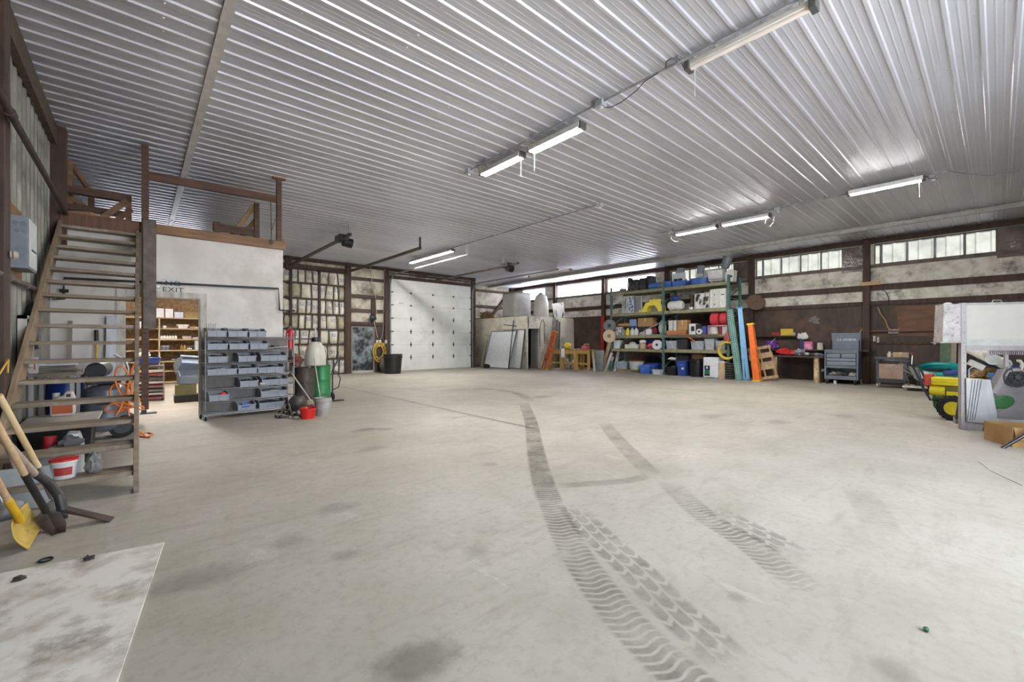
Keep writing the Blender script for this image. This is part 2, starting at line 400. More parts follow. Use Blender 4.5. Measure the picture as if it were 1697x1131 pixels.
# office under the loft
x0, x1 = gy(206, 600, YO).x, gy(331.5, 600, YO).x; ZD = 2.18
b = MB().box(XL, x0, YO, YO+.12, 0, 3.29).box(x1, XO, YO, YO+.12, 0, 3.29).box(x0, x1, YO, YO+.12, ZD, 3.29).box(XO-.12, XO, YO+.12, YF, 0, 3.29)
struct('wall_office', b, M_white)
struct('wall_office_lining', MB().box(XL+.04, XL+.08, YO+.12, YF-.04, 0, 3.28).box(XL+.08, XO-.12, YF-.06, YF-.02, 0, 3.28), mat('chipboard', '8f7350', .7, 0, '5f472f', scale=9, c3='8d7351', s3=4.))
struct('loft_deck', MB().box(XL, XO, YO+.02, YF-.05, 3.30, 3.42), M_wood)
struct('ceiling_office', MB().box(XL+.08, XO-.12, YO+.12, YF-.06, 3.24, 3.29), M_white)
struct('loft_beam', MB().box(.0, XO+.03, YO-.06, YO+.02, 3.28, 3.45), M_wood, bev=.004)
b = MB().box(x0-.10, x0, YO-.02, YO, 0, ZD+.10).box(x1, x1+.10, YO-.02, YO, 0, ZD+.10).box(x0, x1, YO-.02, YO, ZD, ZD+.10)
b.box(x0, x0+.015, YO, YO+.12, 0, ZD).box(x1-.015, x1, YO, YO+.12, 0, ZD).box(x0, x1, YO, YO+.12, ZD-.015, ZD)
struct('door_frame', b, M_casing)
struct('loft_post', MB().box(XL+.02, XL+.20, YO-.12, YO+.08, 2.9, H-.02), M_post, bev=.006)
struct('wall_post', MB().box(XL+.02, XL+.11, 6.15, 6.40, 0, H-.02), M_post, bev=.006)
struct('wall_plate', MB().box(XL+.03, XL+.10, 6.42, YO-.12, 4.45, 4.74), mat('straw_plate', '5c4a36', .8, 0, '3c2f22', scale=18, bump=.6))
w = bpy.data.objects.new('window_8', None); COL.objects.link(w); w.location = (.335, YF+.06, 3.45); w['kind'] = 'structure'
tag(w, 'cloudy window at the back of the loft', 'window')
gm = bpy.data.materials.new('loft_glass'); gm.use_nodes = True; gn = gm.node_tree; gn.nodes['Principled BSDF'].inputs['Alpha'].default_value = .18; gn.nodes['Principled BSDF'].inputs['Base Color'].default_value = (.8, .82, .82, 1)
MB().box(-1.285, 1.285, -.004, .004, 0, .97).build('pane', gm, w)
struct('bounce_apron', MB().box(-40, 60, -60, YN-.15, -.14, -.02).box(-40, 60, YR+.2, 60, -.14, -.02).box(XW+.3, 60, YN-.15, YR+.2, -.14, -.02), mat('pale_bounce_ground', 'aaabae', .9, 0, '949598', scale=3))  # unseen ground added outside to bounce sunlight up to the ceiling
MB().box(-1.285, 1.285, -.05, .01, -.03, .02).box(-1.285, 1.285, -.05, .01, .95, 1.0).box(-.02, .02, -.04, .01, 0, .97).build('frame', M_post, w)

# floor joints, stains and tyre marks: thin dirt on the slab
def decal(key, col, mode, strength):
    m = bpy.data.materials.new(key); m.use_nodes = True; nt = m.node_tree; N = nt.nodes; L = nt.links; b = N['Principled BSDF']
    b.inputs['Base Color'].default_value = (*lin(col), 1); b.inputs['Roughness'].default_value = .7; b.inputs['Specular IOR Level'].default_value = .3
    tc = N.new('ShaderNodeTexCoord'); sp = N.new('ShaderNodeSeparateXYZ'); L.new(tc.outputs['UV'], sp.inputs[0])
    def mth(op, a, c=None, cl=False):
        q = N.new('ShaderNodeMath'); q.operation = op; q.use_clamp = cl
        for i, v in enumerate((a, c)):
            if v is None: continue
            if isinstance(v, (int, float)): q.inputs[i].default_value = v
            else: L.new(v, q.inputs[i])
        return q.outputs[0]
    nz = N.new('ShaderNodeTexNoise'); nz.inputs['Scale'].default_value = 3.; nz.inputs['Detail'].default_value = 9; nz.inputs['Roughness'].default_value = .7; L.new(tc.outputs['Object'], nz.inputs[0])
    f = nz.outputs[0]
    if mode == 'blot':
        u = mth('SUBTRACT', sp.outputs[0], .5); v = mth('SUBTRACT', sp.outputs[1], .5)
        r = mth('SQRT', mth('ADD', mth('MULTIPLY', u, u), mth('MULTIPLY', v, v)))
        a = mth('ADD', mth('MULTIPLY', mth('SUBTRACT', .40, r), 4.), mth('MULTIPLY', mth('SUBTRACT', f, .5), 3.2), True)
    else:
        u, v = sp.outputs[0], sp.outputs[1]      # u across 0..1, v in metres along
        s1 = mth('ABSOLUTE', mth('SUBTRACT', u, .5))
        edge = mth('MULTIPLY', mth('SUBTRACT', .5, s1), 9., True)
        if mode == 'lug':      # curved bars across the width
            w_ = mth('ADD', mth('MULTIPLY', v, 19.), mth('MULTIPLY', mth('SINE', mth('MULTIPLY', u, 8.)), .24))
            k = mth('ABSOLUTE', mth('SUBTRACT', mth('FRACT', w_), .5))
            t = mth('MULTIPLY', mth('SUBTRACT', .40, k), 9., True)
        elif mode == 'hex':    # staggered blocks
            col_ = mth('MULTIPLY', u, 3.); fl = mth('FLOOR', col_); fu = mth('SUBTRACT', mth('FRACT', col_), .5)
            w_ = mth('ADD', mth('ADD', mth('MULTIPLY', v, 6.5), mth('MULTIPLY', fl, .5)), mth('MULTIPLY', mth('ABSOLUTE', fu), .55))
            k = mth('ABSOLUTE', mth('SUBTRACT', mth('FRACT', w_), .5))
            t = mth('MULTIPLY', mth('SUBTRACT', .43, k), 11., True)
            t = mth('MULTIPLY', t, mth('MULTIPLY', mth('SUBTRACT', .46, mth('ABSOLUTE', fu)), 11., True))
        else: t = 1.
        a = mth('MULTIPLY', mth('MULTIPLY', edge, t), mth('ADD', mth('MULTIPLY', mth('SUBTRACT', f, .40), 3.), .35), True)
        fade = N.new('ShaderNodeVertexColor'); fade.layer_name = 'fade'
        a = mth('MULTIPLY', a, fade.outputs[0])
    L.new(mth('MULTIPLY', a, strength, True), b.inputs['Alpha'])
    return m
FL = bpy.data.objects['floor']
M_blot = decal('oil_stain', '5f594f', 'blot', .17); M_lug = decal('tyre_lug_dirt', '6b655b', 'lug', .42); M_hex = decal('tyre_block_dirt', '6f6a61', 'hex', .38); M_faint = decal('tyre_lug_faint', '6b655b', 'lug', .16); M_smear = decal('dirt_smear', '77705f', 'plain', .3)
ND = [0]
def strip(name, pts, width, m, fade=(1, 1)):
    P = [Vector((p.x, p.y)) for p in pts]
    out = []                       # smooth the path
    for i in range(len(P)-1):
        p0, p1, p2, p3 = P[max(i-1, 0)], P[i], P[i+1], P[min(i+2, len(P)-1)]
        for k in range(8):
            t = k/8; out.append(.5*((2*p1)+(p2-p0)*t+(2*p0-5*p1+4*p2-p3)*t*t+(3*p1-p0-3*p2+p3)*t**3))
    out.append(P[-1]); ND[0] += 1; z = .0008+.0003*ND[0]
    vs = []; uv = []; fc = []; d = 0.
    for i, q in enumerate(out):
        t = (out[min(i+1, len(out)-1)]-out[max(i-1, 0)]).normalized(); nrm = Vector((t.y, -t.x))
        if i: d += (q-out[i-1]).length
        for s_ in (-1, 1):
            e = q+nrm*s_*width/2; vs.append((e.x, e.y, z)); uv.append((.5+s_/2, d))
    for i in range(len(out)-1): fc.append((2*i, 2*i+1, 2*i+3, 2*i+2))
    me = bpy.data.meshes.new(name); me.from_pydata(vs, [], fc); ul = me.uv_layers.new(name='UVMap'); ca = me.color_attributes.new('fade', 'FLOAT_COLOR', 'POINT')
    for l in me.loops: ul.data[l.index].uv = uv[l.vertex_index]
    for i in range(len(vs)):
        x = (i//2)/(len(out)-1); e = min(1, x*5+.0)*(1-fade[0])+fade[0]; g = min(1, (1-x)*5)*(1-fade[1])+fade[1]; ca.data[i].color = (e*g, e*g, e*g, 1)
    me.materials.append(m); o = bpy.data.objects.new(name, me); COL.objects.link(o); o.parent = FL; o['kind'] = 'structure'; return o
def blot(px, py, rx, ry, m=None, name='floor_stain'):
    c = gz(px, py); ND[0] += 1; z = .0008+.0003*ND[0]; a = rnd.uniform(0, 3)
    me = bpy.data.meshes.new(name); q = [(c.x+dx*rx, c.y+dy*ry, z) for dx, dy in ((-1, -1), (1, -1), (1, 1), (-1, 1))]
    me.from_pydata(q, [], [(0, 1, 2, 3)]); ul = me.uv_layers.new(name='UVMap')
    for l, u in zip(me.loops, ((0, 0), (1, 0), (1, 1), (0, 1))): ul.data[l.index].uv = u
    me.materials.append(m or M_blot); o = bpy.data.objects.new(name, me); COL.objects.link(o); o.parent = FL; o['kind'] = 'structure'
T = lambda pp: [gz(x, y) for x, y in pp]
strip('tyre_mark', T([(868, 668), (880, 700), (887, 740), (897, 785), (912, 830), (936, 885), (968, 940), (1012, 1000), (1070, 1066), (1140, 1131), (1200, 1190)]), .24, M_lug, (.3, 1))
strip('tyre_mark', T([(868, 668), (880, 700), (886, 740), (895, 785), (908, 830)]), .25, M_smear, (0, .3))
strip('tyre_mark', T([(945, 838), (975, 872), (1008, 905), (1058, 950), (1112, 1008), (1170, 1060), (1215, 1100)]), .27, M_hex, (.3, 0))
strip('tyre_mark', T([(1108, 800), (1140, 832), (1172, 858), (1210, 882), (1250, 908), (1300, 948), (1352, 985)]), .25, M_lug, (.2, 0))
strip('tyre_mark', T([(1180, 845), (1225, 868), (1275, 893), (1330, 925)]), .26, M_hex, (0, 0))
strip('tyre_mark', T([(925, 806), (980, 802), (1040, 797), (1075, 788)]), .16, M_smear, (.2, 0))
strip('tyre_mark', T([(1000, 700), (1020, 725), (1050, 757), (1085, 790)]), .25, M_smear, (0, .2))
strip('tyre_mark', T([(880, 665), (850, 650), (800, 645), (740, 648)]), .25, M_smear, (.4, 0))
strip('tyre_mark', T([(1420, 810), (1440, 840), (1462, 880)]), .28, M_faint, (0, 0))
for a in ((690, 1096, .27, .20), (692, 1094, .24, .18), (612, 713, .42, .18), (606, 712, .25, .12), (640, 712, .2, .2), (812, 771, .13, .12), (572, 922, .15, .12), (790, 915, .16, .14), (560, 842, .22, .2), (616, 745, .3, .2), (1222, 991, .07, .07), (1180, 690, .5, .3), (1400, 690, .5, .3), (900, 658, .5, .3), (1290, 700, .6, .25), (1480, 1110, .15, .12), (330, 960, .35, .22), (480, 900, .2, .2)): blot(*a)
def joint(a, c, w=.022):
    p, q = gz(*a), gz(*c); d = Vector((q.x-p.x, q.y-p.y)).normalized(); nn = Vector((-d.y, d.x))*w/2; ND[0] += 1; z = .0010+.0003*ND[0]
    o = MB().add([(p.x-nn.x, p.y-nn.y, z), (q.x-nn.x, q.y-nn.y, z), (q.x+nn.x, q.y+nn.y, z), (p.x+nn.x, p.y+nn.y, z)], [(0, 1, 2, 3)]).build('floor_joint', plain('3f3a33', .8), FL); o['kind'] = 'structure'
joint((569, 642.4), (887, 711.4)); joint((749, 694.5), (779, 689.6), .02); joint((553, 641), (570, 642.4), .03); joint((880, 627), (1200, 652), .02)

# ---------------------------------------------------------------- light
wd = bpy.data.worlds.new('overcast_sky'); SC.world = wd; wd.use_nodes = True
nt = wd.node_tree; bg = nt.nodes['Background']; bg.inputs[0].default_value = (.74, .87, 1.0, 1); bg.inputs[1].default_value = 3.0
for a, c in ((1.6, 6.6),):
    l = bpy.data.lights.new('daylight_portal', 'AREA'); l.shape = 'RECTANGLE'; l.size = c-a; l.size_y = 4.3; l.cycles.is_portal = True
    o = bpy.data.objects.new('daylight_portal', l); COL.objects.link(o); o.location = ((a+c)/2, YN-.1, 2.15); o.rotation_euler = (PI/2, 0, 0)
sl = bpy.data.lights.new('sun', 'SUN'); sl.energy = 24.; sl.angle = .01; sl.color = (1, .99, .97)
so = bpy.data.objects.new('sun', sl); COL.objects.link(so); so.rotation_euler = (math.radians(14), math.radians(48), 0)
SC.view_settings.view_transform = 'Standard'; SC.view_settings.look = 'None'; SC.view_settings.gamma = 1; SC.view_settings.use_curve_mapping = False
SC.view_settings.exposure = 2.16
SC.cycles.use_denoising = True; SC.cycles.max_bounces = 9; SC.cycles.diffuse_bounces = 5; SC.cycles.glossy_bounces = 4; SC.cycles.transparent_max_bounces = 12
SC.cycles.sample_clamp_indirect = 8.; SC.cycles.caustics_reflective = False; SC.cycles.caustics_refractive = False

# strip lamps
def lamp(p0, p1, py0, py1, z, lit, label, X=None, cord=0):
    a, c = gz(p0, py0, z), gz(p1, py1, z); x = X if X else (a.x+c.x)/2; L = abs(a.y-c.y); y = (a.y+c.y)/2
    t = thing('strip_light', label, 'light', (x, y, z), 0, 'strip lights under the metal ceiling')
    hw = .075 if lit else .045
    MB().box(-hw, hw, -L/2, L/2, -.01, .045).build('housing', plain('d5d0ca', .5), t, bev=.006) if not lit else MB().box(-.075, .075, -L/2, L/2, -.01, .045).box(-.085, -.075, -L/2, L/2, -.042, .02).box(.075, .085, -L/2, L/2, -.042, .02).build('housing', M_unlit if not lit else plain('e2e2e0', .5), t, bev=.006)
    for s_ in (-1, 1): MB().box(-.07, .07, s_*L/2-.03, s_*L/2+.03, -.05, .05).build('end_cap', plain('5b5a58', .5, .3), t, bev=.004)
    q = MB(); 
    for s_ in (-.035, .035) if lit else (0,): q.cyl((s_, -L/2+.03, -.035 if lit else -.015), (s_, L/2-.03, -.035 if lit else -.015), .019 if lit else .034, n=12)
    q.build('tube', M_tube if lit else M_unlit, t)
    for s_ in (-1, 1): MB().cyl((0, s_*(L/2-.12), .04), (0, s_*(L/2-.12), H-z-.005), .004, n=5).build('hanger', M_steel, t)
    if cord: MB().cyl((.03, cord*(L/2-.06), -.03), (.03, cord*(L/2-.06), -.36), .003, n=5).build('pull_cord', plain('e8e6dc'), t)
    return t
LZ = 4.64
lamp(1140, 1350, 110, 10, LZ, False, 'unlit strip light nearest the camera, with a cream cover', cord=1)
lamp(876, 968, 248, 210, LZ, True, 'lit strip light just beyond the grey junction box, second of its row', cord=1)
lamp(800, 865, 288, 256, LZ, True, 'lit strip light with looped wires, third of the middle row', cord=-1)
lamp(683, 748, 435, 414, LZ, True, 'long lit strip light over the white overhead door')
lamp(1120, 1188, 388, 375, LZ, True, 'lit strip light over the pallet rack, far end of its row')
lamp(1196, 1276, 372, 357, LZ, True, 'lit strip light under the small junction box in the right row')
lamp(1407, 1530, 321, 295, LZ, True, 'lit strip light near the sagging cable on the right', cord=-1)
lamp(875, 940, 458, 446, LZ, False, 'long unlit strip light over the small white room', 14.75)
for oy, ol in ((12.0, 'unseen strip light added on the office ceiling nearer the doorway'), (15.6, 'unseen strip light added on the office ceiling nearer the shelves')):  # unseen lamps added to brighten the office interior
  t = thing('strip_light', ol, 'light', (.5, oy, 3.2))
  MB().box(-.1, .1, -.7, .7, -.01, .04).build('housing', plain('e2e2e0'), t)
  MB().cyl((-.04, -.65, -.03), (-.04, .65, -.03), .02, n=8).cyl((.04, -.65, -.03), (.04, .65, -.03), .02, n=8).build('tube', M_tube, t)
# ---------------------------------------------------------------- kinds of things (front towards local -Y, base at z = 0)
M_card = mat('cardboard', 'a9855c', .8, 0, '94714b', scale=5, stretch=(1, 1, 4))
M_tape = plain('c4a67c', .4)
M_clearp = mat('clear_plastic', 'aab3bd', .25, 0, '8d97a3', scale=7, c3='d5d9de', s3=7., alpha=.82)
M_junk = mat('dark_oddments', '2a2827', .6, .2, '77726c', scale=22, lo=.5, hi=.7, det=3)
M_junkl = mat('pale_oddments', 'b9b3ab', .6, .1, '4a4745', scale=24, lo=.42, hi=.62, det=3)
def carton(name, label, cat, w, d, h, loc, rz=0., m=None, tape=True, flaps=False, group=None, mark=None):
    t = thing(name, label, cat, loc, rz, group); m = m or M_card
    if flaps:
        MB().taper(w, d, w, d, h, .006).build('carton', m, t)
        for s_ in (-1, 1):
            MB().bar((0, s_*d/2, h), (0, s_*(d/2+.10*d), h-.30*d), .005, w*.98, (1, 0, 0)).build('flap', m, t)
    else: MB().box(-w/2, w/2, -d/2, d/2, 0, h).build('carton', m, t, bev=min(.008, h*.1))
    if tape: MB().box(-.025, .025, -d/2-.0015, d/2+.0015, h*.55 if not flaps else h*.2, h+.0015 if not flaps else h*.6).build('tape', M_tape, t)
    if mark: MB().box(-w*.3, w*.3, -d/2-.002, -d/2+.001, h*.25, h*.7).build('printed_label', mark, t)
    return t
def tote(name, label, cat, w, d, h, loc, rz=0., m=None, lid=None, group=None, fill=None, flare=.06):
    t = thing(name, label, cat, loc, rz, group); m = m or M_black
    MB().taper(w-flare, d-flare, w, d, h, .006, rim=.016).build('tub', m, t)
    for s_ in (-1, 1): MB().cbox((s_*(w/2+.012), 0, h-.04), (.03, d*.35, .035)).build('handle', m, t)
    if lid: MB().box(-w/2-.015, w/2+.015, -d/2-.015, d/2+.015, h, h+.025).box(-w/2+.03, w/2-.03, -d/2+.03, d/2-.03, h+.02, h+.04).build('lid', lid, t, bev=.006)
    elif fill: MB().ell((0, 0, h*.72), (w*.42, d*.42, h*.3), 14, 8, .5, w*9).build('contents', fill, t)
    return t
def bucket(name, label, r, h, loc, m, lid=None, bail=True, group=None, rz=0., mark=None, cat='bucket'):
    t = thing(name, label, cat, loc, rz, group)
    MB().lathe([(r*.84, 0), (r*.97, h*.82), (r*1.05, h*.83), (r*1.05, h*.87), (r, h*.88), (r*1.02, h), (r*.96, h), (r*.8, .02), (0, .02)]).build('pail', m, t)
    if bail:
        MB().tube([(r*1.05*math.cos(a), -.02-r*.75*math.sin(a), h*.85-h*.55*math.sin(a)) for a in [PI*k/10 for k in range(11)]], .004, 6).build('bail', M_steel, t)
    if lid: MB().lathe([(r*1.07, h*.93), (r*1.07, h*1.02), (r*.9, h*1.05), (0, h*1.05)]).build('lid', lid, t)
    if mark: 
        q = MB(); vs = []; fs = []
        for k in range(9):
            a = -PI/2-.75+1.5*k/8
            for z in (h*.2, h*.62): rr = r*(.84+.13*z/(h*.82))+.002; vs.append((rr*math.cos(a), rr*math.sin(a), z))
        for k in range(8): fs.append((2*k, 2*k+2, 2*k+3, 2*k+1))
        q.add(vs, fs).build('printed_label', mark, t)
    return t
def bottle(name, label, cat, r, h, loc, m, cap, group=None, mark=None, sx=1., sy=1.):
    t = thing(name, label, cat, loc, 0, group)
    MB().lathe([(r*.9, 0), (r, .01), (r, h*.62), (r*.8, h*.74), (r*.38, h*.84), (r*.36, h*.9)], n=18, sx=sx, sy=sy).build('flask', m, t)
    MB().lathe([(r*.42, h*.88), (r*.42, h), (0, h)], n=14).build('cap', cap, t)
    if mark: MB().lathe([(r*1.01, h*.15), (r*1.01, h*.52)], n=18, sx=sx, sy=sy).build('printed_label', mark, t)
    return t
def jug(name, label, w, d, h, loc, m, cap, rz=0., mark=None, group=None):
    t = thing(name, label, 'jug', loc, rz, group)
    q = MB().prism([(-w/2, .02), (-w/2+.02, 0), (w/2-.02, 0), (w/2, .02), (w/2, h*.70), (w/2-w*.1, h*.95), (w*.12, h*.97), (w*.02, h*.82), (-w*.12, h*.78), (-w/2, h*.62)], 'y', -d/2, d/2)
    q.build('flask', m, t, bev=.012)
    MB().box(w*.16, w*.34, -d/2-.004, d/2+.004, h*.76, h*.88).build('grip_hole', plain('3c3c3c'), t, bev=.004)
    MB().cyl((-w*.28, 0, h*.68), (-w*.28, 0, h*.92), w*.16, n=16).build('cap', cap, t)
    if mark: MB().box(-w*.42, w*.42, -d/2-.003, -d/2+.002, h*.1, h*.52).build('printed_label', mark, t)
    return t
def drum(name, label, r, h, loc, m, group=None, band=None, ribs=True):
    t = thing(name, label, 'drum', loc, 0, group)
    pr = [(r*.97, 0), (r, .015)]
    for k in (1/3, 2/3): pr += [(r, h*k-.025), (r*1.035, h*k), (r, h*k+.025)] if ribs else []
    pr += [(r, h-.015), (r*1.02, h), (r*.96, h), (r*.96, h-.02), (0, h-.02)]
    MB().lathe(pr, n=36).build('shell', m, t)
    MB().cyl((r*.5, 0, h-.02), (r*.5, 0, h+.005), .03, n=12).build('bung', M_steel, t)
    if band: MB().lathe([(r*1.012, h*.12), (r*1.012, h*.24)], n=36).build('band', band, t)
    return t
def bag(name, label, cat, r, loc, m, rz=0., rough=.5, seed=1., group=None, handle=None):
    if not handle:
        o = MB().ell((0, 0, r[2]*.92), r, 22, 14, rough, seed, cut=0.).build(name, m, loc=loc, rz=rz); return tag(o, label, cat, group)
    t = thing(name, label, cat, loc, rz, group)
    MB().ell((0, 0, r[2]*.92), r, 22, 14, rough, seed, cut=0.).build('sack', m, t)
    MB().ring((0, 0, r[2]*1.8), r[0]*.4, .012, 'y', 16, 6).build('handle', handle, t); return t
def reel(name, label, R, w, loc, mf, mw, rot=(0, 0, 0), hub=None):    # axis along local Y
    t = thing(name, label, 'reel', loc, 0, None, rot)
    for s_ in (-1, 1): MB().cyl((0, s_*w/2-.008, R), (0, s_*w/2+.008, R), R, n=32).build('flange', mf, t)
    MB().cyl((0, -w/2+.01, R), (0, w/2-.01, R), R*.72, n=28).build('winding', mw, t)
    MB().cyl((0, -w/2-.014, R), (0, w/2+.014, R), R*.28, n=18).build('hub', hub or M_black, t)
    return t
def coil(name, label, cat, R, r, loc, m, turns=4, rot=(0, 0, 0), jit=.02, lay=.9, sq=1.):
    pts = []; N = turns*28
    for i in range(N+1):
        a = 2*PI*i/28; k = i/28
        rr = R+jit*math.sin(k*2.4+i*.11); pts.append((rr*math.cos(a), rr*math.sin(a)*sq, r+(k % 3)*r*lay+jit*.4*math.sin(i*.37)))
    o = MB().tube(pts, r, 8).build(name, m); o.location = loc; o.rotation_euler = rot
    return tag(o, label, cat)
def pallet(name, label, w, d, loc, rot, m=None, cat='pallet'):    # lying flat, boards along X
    t = thing(name, label, cat, loc, 0, None, rot); m = m or mat('pallet_wood', 'ab8f6c', .75, 0, '8a6f4f', scale=4, stretch=(.7, 5, 5))
    for y in (-d/2+.05, 0, d/2-.05): MB().box(-w/2, w/2, y-.022, y+.022, .018, .10).build('stringer', m, t)
    for k, f in enumerate((0, .28, .36, .62, .70, .9)):
        x = -w/2+f*w; MB().box(x, x+.10, -d/2, d/2, .10, .118).build('deck_board', m, t)
    for f in (0, .45, .9): x = -w/2+f*w; MB().box(x, x+.10, -d/2, d/2, 0, .018).build('bottom_board', m, t)
    return t
def stepladder(name, label, w, h, loc, rot, m, capm, steps=6, spread=.12, depth=.07):
    t = thing(name, label, 'stepladder', loc, 0, None, rot)
    for s_ in (-1, 1):
        MB().bar((s_*w/2, 0, .03), (s_*w*.34, depth*.4, h), .03, depth).build('front_rail', m, t)
        MB().bar((s_*w*.46, spread, .03), (s_*w*.32, depth*.4+.05, h-.03), .028, depth*.6).build('rear_rail', m, t)
        for y, x in ((0, s_*w/2), (spread, s_*w*.46)): MB().cbox((x, y, .03), (.045, depth+.01, .06)).build('foot', capm, t)
    for k in range(steps):
        f = (k+1)/(steps+1); ww = w*(1-f)+w*.68*f
        MB().cbox((0, depth*.4*f, h*f), (ww, .075, .025)).build('step', M_steel if m is not M_alu else M_alu, t)
    MB().box(-w*.40, w*.40, -.05, .17, h-.02, h+.035).build('top_cap', capm, t, bev=.008)
    return t
M_alu = mat('aluminium', 'b4b3b3', .42, .6, '9a9897', scale=4, stretch=(1, 1, .3))

# ---------------------------------------------------------------- stairs and loft
t = thing('staircase', 'open wooden staircase climbing to the loft along the left wall', 'stairs', (0, 0, 0))
RUN, Y1 = .283, 5.27
zl = lambda y: .7067*(y-Y1)+.2
for x in (-.945, -.04):
    MB().prism([(5.23, .0), (5.23, .20), (9.685, zl(9.685)+.01), (9.685, zl(9.685)-.29), (5.40, 0)], 'x', x, x+.04).build('stringer', M_string if x < -.5 else mat('grey_stringer', '8d7c6a', .7, 0, '6a5b4c', scale=5, stretch=(1, 1, 3)), t, bev=.003)
for k in range(1, 16):
    y = Y1+RUN*(k-1)
    MB().box(-.905, -.04, y, y+.262, .2*k-.042, .2*k).build('tread', M_tread, t, bev=.004)
MB().box(-.905, -.04, 9.50, 9.68, 3.16, 3.205).build('tread', M_tread, t, bev=.004)
MB().box(-.93, .0, 9.62, 9.685, 3.21, 3.42).build('rim_board', M_woodv, t, bev=.004)
bpy.data.objects.remove(bpy.data.objects['loft_beam'])
struct('loft_beam', MB().box(XL+.02, XO+.03, YO-.06, YO+.02, 3.28, 3.45), M_wood, bev=.004)
t = thing('loft_railing', 'wooden railing with two posts along the loft edge', 'railing', (0, 9.62, 3.45))
M_rail = mat('red_brown_rail', '5d3f2c', .65, 0, '43291b', scale=4, stretch=(.6, 5, 5))
MB().box(.03, .125, -.05, .05, -3.22, H-3.45-.02).build('post', M_rail, t, bev=.004)
MB().box(.05, .225, -.075, -.05, -1.84, .02).build('post_plate', mat('grimy_plate', '6e6159', .6, .2, '4d423b', scale=5, bump=.1), t, bev=.003)
MB().box(2.115, 2.205, .07, .16, 0, H-3.45-.02).build('post', M_rail, t, bev=.004)
MB().box(2.04, 2.28, .06, .17, H-3.45-.05, H-3.45-.02).build('top_plate', M_wood, t)
MB().bar((.12, .03, .80), (2.15, .12, .86), .14, .04, (0, 1, 0)).build('rail', M_rail, t, bev=.004)
o = MB().tube([(1.98, 9.60, 4.33), (1.985, 9.58, 4.0), (1.99, 9.58, 3.6), (1.99, 9.58, 3.33)], .010, 6).tube([(2.0, 9.6, 3.62), (2.06, 9.6, 3.85), (2.14, 9.62, 3.95), (2.15, 9.62, 4.1)], .006, 6).ring((1.99, 9.575, 3.38), .035, .008, 'y', 14, 6).build('hanging_rope', plain('4f4a3f', .8))
tag(o, 'dark rope tied on the loft railing beside its right post', 'rope')
t = thing('wooden_trestle', 'brown wooden trestle with diagonal braces at the head of the stairs', 'trestle', (-.52, 10.25, 3.42))
MB().box(-.52, .42, -.05, .05, .46, .58).build('top_board', M_rail, t)
MB().bar((-.05, -.06, 0), (.36, -.06, .47), .09, .03, (0, 1, 0)).build('brace', M_wood, t)
MB().bar((.12, .05, 0), (.42, .05, .36), .08, .03, (0, 1, 0)).build('brace', M_wood, t)
MB().box(-.50, .40, .05, .09, .20, .30).build('cross_board', M_rail, t)
for x in (-.48, .38): MB().box(x-.04, x+.04, -.03, .05, 0, .46).build('leg', M_wood, t)
t = thing('storage_rack', 'tall pale wooden frame leaning over the loft by the left wall', 'frame', (-.80, 10.75, 3.42), 0)
MB().bar((-.12, 0, 0), (-.12, .0, 1.15), .09, .04).build('upright', M_wood, t); MB().bar((.10, .9, 0), (.10, .9, .9), .09, .04).build('upright', M_wood, t)
MB().bar((-.12, 0, 1.12), (.10, .9, .86), .04, .09).build('top_rail', M_wood, t); MB().bar((-.12, 0, .5), (.10, .9, .5), .04, .09).build('cross_rail', M_wood, t)
o = MB().box(-.2, .2, -.1, .1, 0, .09).build('timber_block', mat('pale_board', 'c0a47c', .6, 0, 'a3875f', scale=4), loc=(-.72, 9.95, 3.42), rz=-.5, bev=.004)
tag(o, 'pale timber offcut lying at the loft edge under the trestle', 'timber')
t = thing('wooden_gate', 'low wooden gate frame propped on the loft beside the right post', 'gate', (1.52, 10.3, 3.42))
MB().box(-.42, .38, -.02, .02, .18, .33).build('cross_board', M_rail, t); MB().box(-.40, .36, -.02, .02, 0, .07).build('cross_board', M_rail, t)
MB().box(.30, .39, -.04, .05, 0, .88).build('upright', M_rail, t); MB().box(-.40, -.31, -.04, .05, 0, .36).build('upright', M_rail, t)
MB().bar((-.15, .9, .0), (.32, .06, .86), .03, .10, (1, 0, 0)).build('side_board', mat('pale_board', 'c0a47c'), t); MB().bar((.0, .9, .0), (.34, .07, .55), .03, .08, (1, 0, 0)).build('side_board', mat('pale_board', 'c0a47c'), t)
MB().bar((-.1, 0, .02), (.02, 0, .2), .04, .02).build('brace', M_wood, t)

# left wall
t = thing('electrical_panel', 'grey electrical panel box on the left wall beside the stairs', 'electrical panel', (-.97, 6.83, 2.15))
MB().box(-.02, .11, -.22, .22, 0, .54).build('box', M_grey, t, bev=.004)
MB().box(.11, .118, -.20, .20, .02, .52).build('door', plain('c3c6c2', .5), t, bev=.003)
MB().box(.118, .124, -.12, .12, .20, .215).build('latch', M_black, t)
for x, z, r in ((.02, .46, .024), (.07, .46, .024), (.03, .38, .02), (.075, .38, .02), (.04, .12, .022), (.075, .14, .016), (.03, .2, .014)): MB().cyl((x, -.221, z), (x, -.223, z), r, n=16).build('knockout', plain('6b7076', .5), t)
struct('wall_panel', MB().box(XL+.03, -1.0, 6.42, 7.3, 2.05, 2.85), M_wood)
o = MB().lathe([(.02, 0), (.04, .01), (.03, .025), (.045, .035), (.03, .06), (0, .065)], n=16).build('insulator_knob', plain('a89f8f', .3)); o.location = (-.95, 6.33, 2.24); o.rotation_euler = (0, PI/2, 0)
tag(o, 'round ceramic insulator knob on the post beside the electrical panel', 'insulator')
